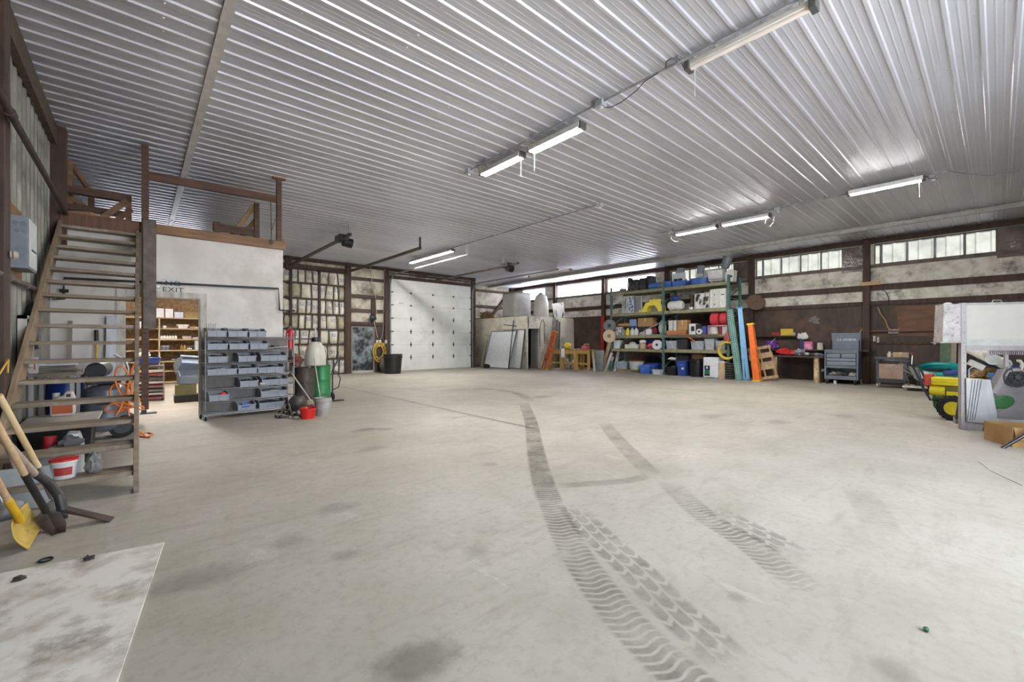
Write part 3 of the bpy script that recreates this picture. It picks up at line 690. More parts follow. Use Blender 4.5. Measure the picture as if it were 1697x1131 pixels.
def pipe(label, pts, r, m=None, coup=()):
    t = thing('steel_pipe', label, 'pipe', pts[0]); b0 = Vector(pts[0])
    MB().tube([Vector(p)-b0 for p in pts], r, 12).build('tube', m or M_pipe, t)
    for c in coup: 
        c = Vector(c)-b0; d = Vector(pts[1])-Vector(pts[0]); d.normalize(); MB().cyl(c-d*.05, c+d*.05, r*1.45, n=14).build('coupling', m or M_pipe, t)
    return t
pipe('long dark pipe high on the left wall, above the electrical panel', [(-.90, 5.3, 3.525), (-.855, 9.58, 3.39)], .030, coup=[(-.893, 6.0, 3.50)])
pipe('grey-brown conduit low on the left wall, below the electrical panel', [(-.98, 5.7, 2.03), (-.98, 9.6, 2.07)], .024, mat('conduit_brown', '75685f', .5, .4), coup=[(-.98, 6.6, 2.04), (-.98, 7.5, 2.05)])
za, zb = gy(106, 461, YO-.06).z, gy(462, 478.5, YO-.06).z; xa, xb = gy(106, 470, YO-.06).x, gy(461.5, 478, YO-.06).x
pipe('black pipe bent across the white office wall above the doorway', [(xa-.12, YO-.06, za-.33), (xa, YO-.06, za-.33), (xa, YO-.06, za), (xb, YO-.06, zb), (xb+.02, YO-.06, gy(463, 514, YO-.06).z), (xb+.30, YO-.06, gy(463, 514, YO-.06).z)], .019, M_black, coup=[(xa, YO-.06, za-.2)])
o = MB().ell((0, 0, .29), (.07, .16, .29), 14, 10, .35, 4).build('black_bundle', mat('black_sheeting', '232326', .3, 0, '3b3b40', scale=8, bump=.6), loc=(-.97, 7.75, 1.29)); tag(o, 'black plastic bundle hung on the left wall below the conduit', 'bundle')
w = bpy.data.objects.new('window_9', None); COL.objects.link(w); w.location = (-.99, 7.42, 1.09); w['kind'] = 'structure'; tag(w, 'small narrow window low on the left wall behind the stair stringer', 'window')
MB().box(-.005, .005, -.2, .2, 0, .56).build('pane', glassy('frosted_pane', 'f4f4ee', .8), w)
q = MB()
for y in (-.22, .2): q.box(-.03, .04, y, y+.03, -.03, .6)
q.box(-.03, .04, -.22, .22, -.03, 0).box(-.03, .04, -.22, .22, .56, .6).box(-.01, .02, -.01, .01, 0, .56); q.build('frame', M_casing, w)
o = MB().tube([(-.99, 5.95, 1.04), (-.96, 6.02, 1.10), (-.93, 6.10, 1.20), (-.925, 6.14, 1.23), (-.93, 6.14, 1.1)], .008, 6).build('yellow_lead', plain('c99a3c', .5)); tag(o, 'short yellow lead hanging on the post by the shovels', 'cord')

# sign on the office wall
t = thing('no_exit_sign', 'white NO EXIT sign above the office doorway, crossed by the pipe', 'sign', gy(287, 475.5, YO-.012))
xa, w_, _ = spany(267.5, 306.5, 475, YO); hh = abs(gy(287, 463, YO).z-gy(287, 487.5, YO).z)
MB().box(-w_/2, w_/2, 0, .008, -hh/2, hh/2).build('plate', plain('cfcac6', .5), t)
for s_, dz in (('NO', hh*.21), ('EXIT', -hh*.21)): text(s_, hh*.45, plain('2b2a2c'), t, (.0, -.002, dz), (PI/2, 0, 0), sx=1.25)
t = thing('door_bell', 'small white bell on the wall left of the NO EXIT sign', 'bell', gy(262, 473, YO-.03)); MB().box(-.03, .03, 0, .03, -.05, .05).build('case', plain('c9c3bd'), t, bev=.006); MB().cyl((0, -.01, -.02), (0, 0, -.02), .02, n=12).build('button', M_steel, t)

# under the stairs
t = thing('black_tote', 'large black plastic tote under the lower stair treads', 'tote', (-.68, 7.32, 0)); MB().taper(.48, .74, .54, .82, .43, .01, rim=.02).build('tub', M_black, t); MB().box(-.29, .29, -.43, .43, .43, .46).build('lid', M_black, t, bev=.01)
o = MB().box(-.33, .30, -.46, .40, 0, .03).build('white_board', plain('c6beb3'), loc=(-.66, 7.32, .46), bev=.006); tag(o, 'dirty white board lying on the black tote under the stairs', 'board')
jug('orange_label_jug', 'white jug with an orange label standing on the board under the stairs', .21, .16, .30, (-.70, 7.55, .49), plain('d9d2c8'), plain('d9d2c8'), mark=plain('c5623a'))
jug('white_jug', 'big white jug with a red cap on the floor behind the second stair tread', .30, .2, .50, (-.575, 6.15, 0), plain('dcdcdb', .4), plain('b3202a'))
bucket('white_bucket', 'small white bucket with a red lid on the bottom stair tread', .088, .165, (-.495, 5.40, .202), plain('cdcac8', .4), plain('c21a1c', .35), bail=False, mark=plain('a8322e'))
bag('grey_rag', 'crumpled grey rag lying on the bottom stair tread beside the bucket', 'rag', (.055, .06, .09), (-.31, 5.40, .205), plain('757270', .9), seed=3)
o = MB().ell((0, 0, .05), (.09, .06, .06), 16, 10, .7, 6, cut=0).build('grey_cloth', plain('6d6a68', .9), loc=(-.50, 5.98, .36)); tag(o, 'grey cloth slung on the big white jug', 'cloth')
drum('blue_drum', 'blue plastic drum under the stairs beside the left wall', .205, .86, (-.79, 8.85, 0), mat('blue_plastic', '1d3a8c', .35, 0, '162c6d', scale=4))
t = thing('side_table', 'low weathered table by the left wall under the stairs', 'table', (-.82, 8.15, 0)); MB().box(-.2, .22, -.42, .40, .96, 1.0).build('table_top', mat('grey_boards', '94897c', .7, 0, '766b5f', scale=3, stretch=(1, 6, 1)), t)
for x in (-.17, .18):
    for y in (-.38, .36): MB().box(x-.02, x+.02, y-.02, y+.02, 0, .96).build('leg', M_alu, t)
for i, (x, y, z, a, L) in enumerate(((-.80, 8.1, 1.0, .1, .42), (-.78, 8.05, 1.026, -.2, .40), (-.84, 8.2, 1.052, .25, .36))):
    o = MB().box(-L/2, L/2, -.09, .09, 0, .024).build('plank', mat('grey_boards', '94897c'), loc=(x, y, z), rz=a, bev=.003); tag(o, 'short weathered plank, %s of the three on the table under the stairs' % ('lowest', 'middle', 'topmost')[i], 'plank', 'planks under the stairs')
carton('white_carton', 'flat white carton with a blue edge on the planks under the stairs', 'box', .36, .2, .075, (-.80, 8.17, 1.078), .05, plain('d7d7da', .5), tape=False, mark=plain('b9bcc8'))
carton('red_white_carton', 'red and white carton at the left end of the table under the stairs', 'box', .08, .12, .2, (-.98, 7.83, 1.0), 0, plain('d3cfca'), tape=False, mark=plain('b0302b'))
bag('clear_bag', 'tall clear plastic bag bunched on the floor between drum and compressor', 'bag', (.13, .12, .5), (-.60, 9.3, 0), mat('clear_film', 'b5afa8', .2, 0, '8a847e', scale=8, bump=.9, alpha=.85), rough=.35, seed=8)
t = thing('air_compressor', 'grey upright air compressor with a black wheel under the stairs', 'compressor', (-.36, 8.52, 0))
M_comp = mat('compressor_grey', '6f757d', .38, .2, '5c6168', scale=3)
MB().lathe([(.10, .10), (.2, .12), (.25, .19), (.255, .25), (.255, .62), (.24, .70), (.15, .76), (0, .78)], n=32).build('tank', M_comp, t)
for x in (-.15, .18): MB().cyl((x, -.20, .17), (x, .26, .17), .155, n=26).build('wheel', M_rubber, t) if x > 0 else MB().bar((x, -.1, .2), (x-.04, -.22, 0), .07, .03).build('foot', M_comp, t)
wh = [o for o in t.children if o.name.startswith('wheel')][0]; MB().cyl((.18, -.205, .17), (.18, -.215, .17), .10, n=22).cyl((.18, -.215, .17), (.18, -.235, .17), .022, n=12).build('hub', plain('39393b'), wh)
MB().box(-.2, .16, -.13, .13, .78, .86).box(-.19, .0, -.14, .14, .86, .90).build('mounting_plate', M_black, t, bev=.01)
MB().cyl((-.10, -.13, .98), (-.04, .12, 1.0), .115, n=22).build('motor', mat('dark_grey_motor', '55565a', .5, .3), t); MB().ring((-.10, -.135, .98), .10, .012, 'y', 22, 8).build('fan_guard', M_black, t)
MB().box(-.08, .06, -.262, -.245, .50, .56).build('nameplate', M_black, t)
MB().tube([(.20, .1, .80), (.24, .1, .98), (.20, .12, 1.12), (.08, .12, 1.2)], .018, 8).build('handle', M_alu, t)
pts = []
for i in range(170):
    a = i*.26; k = i/170
    pts.append((-.13+.10*math.sin(a*.53)+.04*math.sin(i*.11)+.10*math.cos(a), 8.08+.05*math.sin(a*.71), .62+.30*math.sin(a*.5+.7)*math.cos(i*.021)+.16*math.sin(a)))
pts += [(-.1, 8.05, .3), (.0, 8.0, .12), (.08, 8.1, .012), (.16, 8.3, .012), (.10, 8.5, .012), (-.02, 8.4, .012), (.02, 8.2, .012), (.12, 8.05, .012)]
o = MB().tube(pts, .011, 7).build('orange_hose', plain('e0752a', .45)); tag(o, 'tangled orange air hose draped beside the grey compressor', 'hose')
t = thing('spade', 'yellow handled spade with a black grip against the office wall under the stairs', 'spade', (-.50, 9.52, 0)); MB().cyl((0, 0, .28), (-.02, .14, 1.42), .017, n=10).build('shaft', plain('d2a52f', .4), t); MB().cyl((-.02, .135, 1.40), (-.024, .155, 1.58), .026, n=12).build('grip', M_black, t); MB().prism([(-.09, .0), (.09, .0), (.10, .28), (-.10, .28)], 'y', -.01, .01).build('blade', M_steel, t)
o = MB().bar((-.38, 9.55, 0), (-.36, 9.70, 1.82), .09, .03, (0, 1, 0)).bar((-.31, 9.55, 0), (-.30, 9.70, 1.80), .03, .02, (0, 1, 0)).build('straightedge', M_alu); tag(o, 'long aluminium straightedge leaning on the office wall left of its door', 'straightedge')
o = MB().bar((-.84, 9.52, 0), (-.82, 9.70, 1.72), .05, .02).build('wooden_batten', plain('8d8076')); tag(o, 'thin grey batten leaning on the office wall behind the drum', 'batten')

# shovels and the mat in front of the stairs
def shaft(t, p, q, r, m, name='shaft'): return MB().cyl(p, q, r, n=12).build(name, m, t)
M_ash = mat('ash_handle', 'c3a580', .5, 0, 'a98a64', scale=3, stretch=(6, 6, .5))
M_ash2 = mat('grey_ash_handle', 'a79384', .55, 0, '8c7767', scale=3, stretch=(6, 6, .5))
def at(px, py, z): return gz(px, py, z)
# yellow scoop shovel: blade on the floor towards the camera
b0 = at(48, 912, 0); t = thing('scoop_shovel', 'yellow scoop shovel with its blade on the floor, nearest of the leaning shovels', 'shovel', b0)
M_yel = mat('yellow_blade', 'c9a955', .5, .1, 'a98a3f', scale=4, c3='6d5c33', s3=3.)
A_, B_, C_, D_ = Vector((0, 0, .004)), at(76, 866, .09)-b0, at(21, 877, .20)-b0, at(47, 832, .28)-b0
nr = (B_-A_).cross(C_-A_).normalized(); vs = []; fs = []
for j in range(7):
    for i in range(9):
        u, v = i/8, j/6
        p = (A_*(1-u)+B_*u)*(1-v)+(C_*(1-u)+D_*u)*v
        vs.append(p-nr*(.030*(1-(2*u-1)**2)+.02*math.sin(v*PI))*(1 if v > 0 else .2))
for j in range(6):
    for i in range(8): fs.append((j*9+i, j*9+i+1, (j+1)*9+i+1, (j+1)*9+i))
o = MB().add(vs, fs).build('blade', M_yel, t); sd = o.modifiers.new('thick', 'SOLIDIFY'); sd.thickness = .005
h0 = C_*.5+D_*.5-nr*.02; h1 = at(-60, 700, 1.0)-b0
shaft(t, h0+(A_+B_-C_-D_)*.12, h0+(h1-h0)*.22, .022, plain('d0a11e'), 'socket'); shaft(t, h0+(h1-h0)*.2, h1, .018, M_ash)
# mattock: black head, resting on the floor
b0 = at(160, 862, 0); t = thing('hooked_shovel', 'long pale handled shovel with a black bent neck and dark flat blade', 'shovel', b0)
P = lambda px, py, z: at(px, py, z)-b0
shaft(t, P(-30, 690, .95), P(62, 790, .42), .022, M_ash2)
MB().tube([P(56, 783, .46), P(80, 800, .36), P(98, 822, .27), P(103, 842, .18), P(98, 850, .13)], [.026, .028, .03, .03, .024], 12).build('neck', mat('black_iron', '2c2a2b', .5, .3, '3f3a38', scale=12), t)
c0 = P(100, 846, .13); c1 = P(186, 862, .0)
d = (c1-c0); sdv = Vector((d.y, -d.x, 0)).normalized()
MB().add([c0-sdv*.035, c0+sdv*.035, c1+sdv*.05, c1-sdv*.05, c0-sdv*.035+Vector((0, 0, .03)), c0+sdv*.035+Vector((0, 0, .03)), c1+sdv*.05+Vector((0, 0, .006)), c1-sdv*.05+Vector((0, 0, .006))], [(3, 2, 1, 0), (4, 5, 6, 7), (0, 1, 5, 4), (1, 2, 6, 5), (2, 3, 7, 6), (3, 0, 4, 7)]).build('blade', mat('rusty_iron', '3a302c', .6, .4, '57463d', scale=8), t)
def leanshovel(label, foot, mid, top, zm, zt, m, sock, bladem, bw=.09, name='shovel'):
    b0 = at(*foot, 0); t = thing(name, label, 'shovel', b0); a = at(*mid, zm)-b0; e = at(*top, zt)-b0
    shaft(t, a, e, .018, m); shaft(t, a*.45, a+(e-a)*.12, .021, sock, 'socket')
    d = Vector((a.x, a.y, a.z)).normalized(); sv = Vector((1, .3, 0)).normalized(); nn = sv.cross(d)
    L = a.length*.5
    vs = []
    for j, (f, k) in enumerate(((0, .55), (.35, 1), (.8, 1), (1, .35))):
        for i in (-1, 0, 1): vs.append(sv*i*bw*k+d*f*L+nn*.02*(0 if i == 0 else 1))
    fs = [(j*3+i, j*3+i+1, j*3+i+4, j*3+i+3) for j in range(3) for i in range(2)]
    o = MB().add(vs, fs).build('blade', bladem, t); s_ = o.modifiers.new('thick', 'SOLIDIFY'); s_.thickness = .004
    return t
leanshovel('pale handled shovel with a long black socket behind the yellow scoop', (97, 884), (50, 803), (-40, 640), .42, 1.15, M_ash, M_black, mat('rusty_iron', '3a302c'), .06)
leanshovel('clean pale handled spade with a steel socket, rightmost of the leaning shovels', (103, 860), (71, 788), (-2, 655), .40, 1.05, mat('new_ash', 'd2b88f', .5, 0, 'b99b70', scale=3), M_steel, M_steel, .05, 'garden_spade')
leanshovel('grey steel shovel standing at the left edge behind the yellow scoop', (14, 862), (-8, 800), (-70, 690), .3, .8, M_alu, M_steel, mat('dull_steel', '80807f', .5, .5), .10)
t = thing('snow_pusher', 'worn grey plastic snow pusher behind the row of shovels', 'snow shovel', at(40, 850, 0)+Vector((-.06, .06, 0)))
MB().prism([(-.22, .02), (.22, .0), (.20, .34), (-.20, .36)], 'y', -.01, .01, Matrix.Rotation(-.3, 4, 'X')).build('blade', plain('9a9a97'), t); shaft(t, (0, .1, .3), (-.18, .35, .85), .016, M_ash2)
o = MB().ring((0, 0, .008), .03, .006, 'z', 20, 6).build('rubber_ring', M_rubber, loc=at(76, 930, 0)); tag(o, 'small black ring lying on the floor above the plywood mat', 'ring')
c0 = gz(272, 901); e1 = (gz(195, 1131)-c0).normalized(); e2 = (gz(-40, 961)-c0).normalized()
o = MB().add([tuple(p) for p in (c0, c0+e1*2.44, c0+e1*2.44+e2*1.22, c0+e2*1.22)]+[tuple(p+Vector((0, 0, .010))) for p in (c0, c0+e1*2.44, c0+e1*2.44+e2*1.22, c0+e2*1.22)], [(0, 1, 2, 3), (7, 6, 5, 4), (0, 4, 5, 1), (1, 5, 6, 2), (2, 6, 7, 3), (3, 7, 4, 0)])
M_sheet = mat('soiled_white_board', 'd9d3ca', .75, 0, 'a39886', scale=5, det=12, lo=.46, hi=.72, c3='5f5545', s3=2.4, c3r=(.53, .74), stretch=(1, 1, 1), bump=.2)
o = o.build('floor_sheet', M_sheet, smooth=False); tag(o, 'soiled white sheet of board lying flat on the floor in front of the shovels', 'board')
for i, (px, py) in enumerate(((32, 962), (147, 928))):
    o = MB().ell((0, 0, .012), (.03, .02, .014), 10, 6, .8, i).build('dirt_clod', plain('3a332b', .9), loc=gz(px, py, .010)); tag(o, 'dark clod of dirt on the soiled board, %s' % ('nearer its left edge' if i == 0 else 'nearer its right corner'), 'dirt')
# ---------------------------------------------------------------- wire rack of hopper bins
M_wire = mat('zinc_rack', '9fa0a3', .35, .75, '7d7e82', scale=6)
M_bin = mat('grey_bin_plastic', '8c8e97', .45, 0, '7c7e87', scale=3)
RK = Vector((.87, 9.12, 0)); RA = math.radians(6.5); RL, RD = 1.47, .34
ca, sa = math.cos(RA), math.sin(RA)
def rs(px):         # distance along the rack front for a photograph column
    u = (px-CX)/F
    a = (CS*RK.x-SN*RK.y)-u*(SN*RK.x+CS*RK.y); b = (CS*ca-SN*sa)-u*(SN*ca+CS*sa)
    return -a/b
t = thing('wire_rack', 'zinc wire shelving on casters, full of grey hopper bins, in front of the office wall', 'shelving', RK, RA)
LV = [1.470, 1.240, 1.010, .785, .545, .325, .105]
for x in (0, RL):
    for y in (0, RD):
        MB().cyl((x, y, .09), (x, y, 1.56), .0125, n=10).build('post', M_wire, t)
        c = MB().cyl((x-.012, y, .045), (x+.012, y, .045), .045, n=16).build('caster', M_rubber, t)
        MB().box(x-.02, x+.02, y-.02, y+.02, .05, .10).build('fork', M_wire, c)
for z in LV:
    q = MB()
    for y in (0, RD): q.cyl((0, y, z), (RL, y, z), .006, n=6).cyl((0, y, z-.03), (RL, y, z-.03), .005, n=6)
    for x in (0, RL): q.cyl((x, 0, z), (x, RD, z), .006, n=6)
    for k in range(1, 30): q.cyl((RL*k/30, 0, z+.002), (RL*k/30, RD, z+.002), .003, n=4, caps=False)
    for k in range(1, 18): q.cyl((RL*k/18, 0, z-.03), (RL*(k+.5)/18, 0, z), .002, n=4, caps=False)
    q.build('shelf', M_wire, t)
q = MB().box(.02, RL-.01, RD-.012, RD-.006, .12, 1.46).build('back_sheet', mat('rack_back', '7c7672', .7, .1, '69635f', scale=3), t)
def hopper(w, npan, d=.275, h=.155):
    t = thing('hopper_bin', '', 'bin', (0, 0, 0), RA, 'grey hopper bins on the wire rack')
    q = MB()   # body: sides, back, floor and low front, tapered
    iw = w/2-.012
    side = [(0, 0), (d, 0), (d, h), (d*.42, h), (-.015, h*.62), (-.012, h*.55)]
    for s_ in (-1, 1): q.prism(side, 'x', s_*iw-.003, s_*iw+.003)
    q.box(-iw, iw, 0, d, 0, .006).box(-iw, iw, d-.006, d, 0, h).box(-iw, iw, -.006, 0, 0, h*.60)
    for k in range(npan+1): x = -iw+.004+(2*iw-.008)*k/npan; q.box(x-.006, x+.006, -.015, -.004, .0, h*.58)
    q.build('shell', M_bin, t)
    q = MB().box(-w/2, w/2, -.026, -.004, h*.56, h*.68)
    for s_ in (-1, 1): q.bar((s_*iw, -.014, h*.64), (s_*iw, d*.42, h), .022, .012, (1, 0, 0)).box(s_*iw-.011, s_*iw+.011, d*.42, d, h-.006, h+.004)
    q.build('rim', M_bin, t)
    return t
B2, B3 = hopper(.30, 2), hopper(.42, 3)
rows = [(0, [(190, 378), (385, 575), (583, 748)]), (1, [(190, 390), (395, 583), (590, 770)]), (2, [(195, 390), (480, 655), (690, 945)]), (3, [(188, 475), (480, 665), (665, 920)]), (4, [(495, 675), (700, 955)]), (5, [(205, 402), (690, 953)]), (6, [(475, 650), (675, 925)])]
ORD = ['first', 'second', 'third']; SHN = ['topmost shelf', 'second highest shelf', 'third highest shelf', 'middle shelf', 'third lowest shelf', 'second lowest shelf', 'lowest shelf']
used = {}
def along(s_, dy, z): return Vector((RK.x+s_*ca-dy*sa, RK.y+s_*sa+dy*ca, z))
for r, bins in rows:
    for i, (a, c) in enumerate(bins):
        s0, s1 = rs(310+a/5.654), rs(310+c/5.654); w = s1-s0; wide = w > .36
        src = B3 if wide else B2
        lab = '%s grey hopper bin, %s on the %s of the wire rack' % ('wide' if wide else 'narrow', ORD[i], SHN[r])
        pos = along((s0+s1)/2, .03, LV[r]+.008)
        if src in used: o = copy_tree(src, lab, pos, RA)
        else: o = src; used[src] = 1; o.location = pos; o['label'] = lab
        o.scale = (w/(.42 if wide else .30), 1, 1)
        if (r, i) not in ((1, 2), (5, 0), (6, 0)):
            fill = MB().ell((0, .15, .072), (w*.38, .115, .055), 16, 8, .45, r*3+i).build('hardware_pile', M_junk if (r+i) % 3 else M_junkl, loc=pos, rz=RA)
            tag(fill, 'hardware heaped in the %s bin on the %s of the wire rack' % (ORD[i], SHN[r]), 'hardware', kind='stuff')
def onrack(px, r, dy=.1, dz=.0): return along(rs(px), dy, LV[r]+.008+dz)
o = MB().ell((0, 0, .05), (.055, .055, .045), 18, 12, .1, 2).build('red_ball', plain('d8402c', .4), loc=onrack(371, 5, .08, .05)); tag(o, 'round red cap lying in the left bin of the second lowest rack shelf', 'cap')
o = MB().taper(.12, .08, .13, .09, .07, .005).build('blue_caddy', plain('3f62b5', .4), loc=onrack(408, 6, .05, .055), rz=RA); tag(o, 'small blue box sitting in the first bin of the lowest rack shelf', 'box')
o = MB()
for k in range(6): o.cyl((-.05+.02*k, 0, 0), (-.06+.028*k, .02, .12+.012*(k % 3)), .003, n=5)
o = o.build('wire_bundle', M_junk, loc=onrack(352, 0, .12, .1)); tag(o, 'tuft of upright wires in the first bin on top of the rack', 'wire')
o = MB().cyl((0, 0, 0), (.36, .0, .035), .008, n=8).build('grey_rod', M_steel, loc=onrack(448, 1, .1, .012), rz=RA); tag(o, 'thin grey rod lying on the right end of the second rack shelf', 'rod')
o = MB().box(-.12, .12, -.06, .06, 0, .035).box(-.02, .1, -.05, .05, .035, .06).build('black_tool', M_junk, loc=onrack(458, 1, .18, .003), rz=RA+.2); tag(o, 'black tool lying right of the bins on the second rack shelf', 'tool')
o = MB().cyl((0, 0, .03), (.09, .02, .03), .028, n=14).build('pale_pipe_end', plain('b4aea6'), loc=onrack(431, 4, .03, .0), rz=RA); tag(o, 'short pale pipe stub between shelves at the right of the rack', 'pipe')

# drums, buckets and litter right of the rack
p = gz(497, 692); drum('brown_drum', 'rusty brown steel drum with a tan band beside the wire rack', .20, .86, (2.56, 9.42, 0), mat('rusty_drum', '4a4039', .55, .3, '37302b', scale=4, c3='64503f', s3=3.), band=plain('a0906f'))
drum('green_drum', 'green steel drum behind the red bucket', .20, .87, (2.97, 9.70, 0), mat('green_drum', '2f7d48', .45, .1, '256a3b', scale=3))
t = thing('cone_tank', 'white cone-shaped plastic tank with a black neck standing on the two drums', 'tank', (2.83, 9.60, .872))
MB().lathe([(.19, 0), (.215, .02), (.21, .22), (.17, .40), (.10, .50), (.06, .52)], n=32).build('tank', mat('milky_plastic', 'c9c3b5', .4, 0, 'b5ae9e', scale=2), t)
MB().lathe([(.07, .51), (.085, .53), (.075, .60), (.03, .61)], n=22).build('neck', M_black, t); MB().cyl((0, 0, .6), (0, 0, .82), .016, n=10).build('spout', plain('c9c3b5'), t)
MB().cyl((-.03, .0, .57), (-.55, -.05, .575), .012, n=8).build('lever', plain('3c4150'), t)
bottle('white_bottle', 'small white bottle on the green drum in front of the cone tank', 'bottle', .035, .16, (2.90, 9.52, .876), plain('d8d4cd'), plain('b8b5b0'))
bag('orange_drum_tarp', 'dull orange and red sprayer bundle on the brown drum behind the rack post', 'bundle', (.10, .09, .13), (2.42, 9.46, .87), mat('red_bundle', '7a2a22', .6, 0, '3d3a36', scale=7), seed=5)
t = thing('grey_tank', 'dark grey round tank on the floor at the foot of the brown drum', 'tank', (2.36, 9.12, .17)); MB().ell((0, 0, 0), (.17, .15, .17), 24, 14).build('shell', mat('dark_tank', '57524d', .5, .3, '443f3b', scale=4), t); MB().lathe([(.04, .15), (.04, .2), (0, .2)], n=12).build('neck', M_black, t)
q = gz(514, 695); bucket('red_bucket', 'bright red square-sided bucket on the floor right of the wire rack', .135, .19, (q.x, q.y+.13, 0), plain('d32218', .35), bail=False)
q = gz(533, 690); bucket('grey_bucket', 'dirty white bucket with a wire bail behind the red bucket', .15, .33, (q.x+.06, q.y+.12, 0), mat('dirty_bucket', 'aaa5a0', .5, 0, '8f8984', scale=4))
bk = Vector((q.x+.06, q.y+.12, 0))
for (dx, dy, ex, ey, ez, lab) in ((-.02, -.03, -.02, .12, 1.08, 'thin pale pole leaning out of the dirty white bucket, tallest one'), (-.06, .02, -.42, .05, .80, 'pale rod slanting left from the dirty white bucket'), (-.03, .06, -.20, .10, .62, 'short dark rod slanting from the dirty white bucket')):
    o = MB().cyl((dx, dy, .05), (ex-.1, ey, ez), .011 if 'dark' not in lab else .008, n=8).build('pole', plain('b9aaa2') if 'dark' not in lab else plain('55504c'), loc=bk); tag(o, lab, 'pole')
carton('carton', 'plain tan carton on the floor behind the dirty white bucket', 'box', .24, .24, .60, (3.12, 10.15, 0), .2, mat('tan_carton', 'b09a80', .8, 0, '9b866c', scale=5))
t = thing('hand_truck', 'black hand truck with a bent handle behind the tan carton', 'hand truck', (3.40, 10.25, 0), .3)
MB().tube([(0, 0, .1), (0, 0, .70), (.05, 0, .8), (.13, 0, .92), (.15, 0, 1.16)], .018, 8).build('frame', M_black, t); MB().tube([(.05, .05, .25), (.2, .05, .3), (.25, .05, .5), (.16, .05, .66), (.05, .05, .68)], .012, 8).build('loop', M_black, t); MB().box(-.05, .2, -.16, .0, .0, .02).build('toe_plate', M_black, t); MB().cyl((-.03, .05, .1), (.03, .05, .1), .1, n=18).build('wheel', M_rubber, t)
t = thing('fire_extinguisher', 'red fire extinguisher hung at the corner of the office wall', 'extinguisher', (XO+.16, 9.86, 1.22)); MB().lathe([(.07, 0), (.085, .02), (.085, .36), (.05, .42), (.03, .44)], n=20).build('cylinder', plain('b51f22', .35), t); MB().box(-.03, .06, -.02, .02, .44, .49).build('valve', M_black, t); MB().tube([(.03, 0, .46), (.1, 0, .4), (.09, 0, .2)], .012, 6).build('hose', M_black, t)
for i in range(16):
    px = 462+i*2.4; py = 690+4*math.sin(i*1.7); p = gz(px, py)+Vector((0, rnd.uniform(-.03, .05), 0)); r = rnd.uniform(.018, .032); a = rnd.uniform(0, 3)
    q = MB().tube([(-r*2, 0, r), (0, 0, r), (r*.6, r*1.2, r), (r*.6, r*2.4, r*1.6)], r, 8)
    o = q.build('pipe_fitting', plain(('8f877b', '55524e', 'b5ad9e', '3b3d42')[i % 4], .4, .5 if i % 2 else 0), loc=p, rz=a); tag(o, 'metal pipe elbow in the heap on the floor under the rack corner', 'fitting', 'pipe fittings heaped by the rack')
for i, (a, c, z) in enumerate((((466, 690), (478, 668), .12), ((484, 690), (474, 660), .18))):
    p = gz(*a); o = MB().cyl((0, 0, .02), (.04-.08*i, .06, .18+.05*i), .014, n=8).build('pipe_length', plain('6c6861', .4, .4), loc=p); tag(o, 'short pipe standing slanted in the fittings heap, %s' % ('nearer the rack post' if i else 'at its left'), 'pipe')

# ---------------------------------------------------------------- inside the office
YB = 17.9
M_shelf = mat('pale_shelf_wood', 'b3a284', .6, 0, '96845f', scale=3, stretch=(.6, 5, 5))
t = thing('shelf_unit', 'tall wooden shelf unit along the back of the office', 'shelves', (0, YB, 0))
SZ = [gy(300, y, YB).z for y in (526.8, 544.2, 562, 580.2, 598.5, 614)]+[.06]
for z in SZ: MB().box(-.95, 2.1, 0, .42, z-.035, z).build('shelf', M_shelf, t)
xd = gy(264, 560, YB).x
for x in (-.95, xd, 2.06): MB().box(x-.02, x+.02, .0, .42, 0, SZ[0]).build('upright', M_shelf, t)
def osh(px, k, y=.12): p = gy(px, 560, YB+y); return (p.x, YB+y+.06, SZ[k]+.001)
def wid(a, c): return abs(gy(a, 560, YB+.1).x-gy(c, 560, YB+.1).x)
M_wbox = plain('cfcdd2', .5)
for a, c, h, k, lab, m in ((258, 272, .29, 0, 'white carton, left of two on the top office shelf', M_wbox), (273.5, 287, .29, 0, 'white carton, right of two on the top office shelf', M_wbox), (288.5, 304, .19, 0, 'pale blue and white carton on the top office shelf', plain('b9c0d8', .5)), (240, 252, .24, 0, 'white carton seen left of the post on the top office shelf', M_wbox),
                       (231, 238, .2, 1, 'small white carton at the left bay of the second office shelf', M_wbox), (270, 276, .08, 1, 'low white carton at the left of the second office shelf', M_wbox), (322.5, 330, .30, 3, 'tall pale bin at the right of the fourth office shelf', plain('b9c2cb', .5)), (302, 317, .1, 2, 'grey plastic case on the third office shelf', plain('9b9a98'))):
    carton('shelf_carton', lab, 'box', wid(a, c)*.96, .24, h, osh((a+c)/2, k), 0, m, tape=False)
o = MB().box(-wid(305, 330)/2, wid(305, 330)/2, 0, .02, 0, .21).build('wood_board', mat('yellow_board', '9b8250', .6, 0, '7c6538', scale=5), loc=osh(317.5, 0, .3)); tag(o, 'yellowish board standing at the right of the top office shelf', 'board')
tote('white_tub', 'white plastic tub on the second office shelf', 'tub', wid(294, 312), .2, .13, osh(303, 1), 0, plain('d5d3d4'), fill=M_junkl)
for i in range(6):
    bottle('white_jar', 'small white jar, %s in the row on the third office shelf' % ('first from the left', 'second from the left', 'third from the left', 'fourth from the left', 'fifth from the left', 'last, at the right end')[i], 'jar', .04, .12, osh(268+i*4.6, 2), plain('dad8d6'), plain('c6c4c2'), group='white jars on the third office shelf')
for i, px in enumerate((271, 277)):
    t = thing('paint_tin', 'paint tin with a pale lid, %s of two on the fourth office shelf' % ('left', 'right')[i], 'tin', osh(px, 3), 0, 'tins on the fourth office shelf'); MB().lathe([(.06, 0), (.06, .13), (0, .13)], n=18).build('can', plain('6b6f8a'), t); MB().lathe([(.064, .125), (.064, .14), (0, .14)], n=18).build('lid', plain('cfcdca'), t)
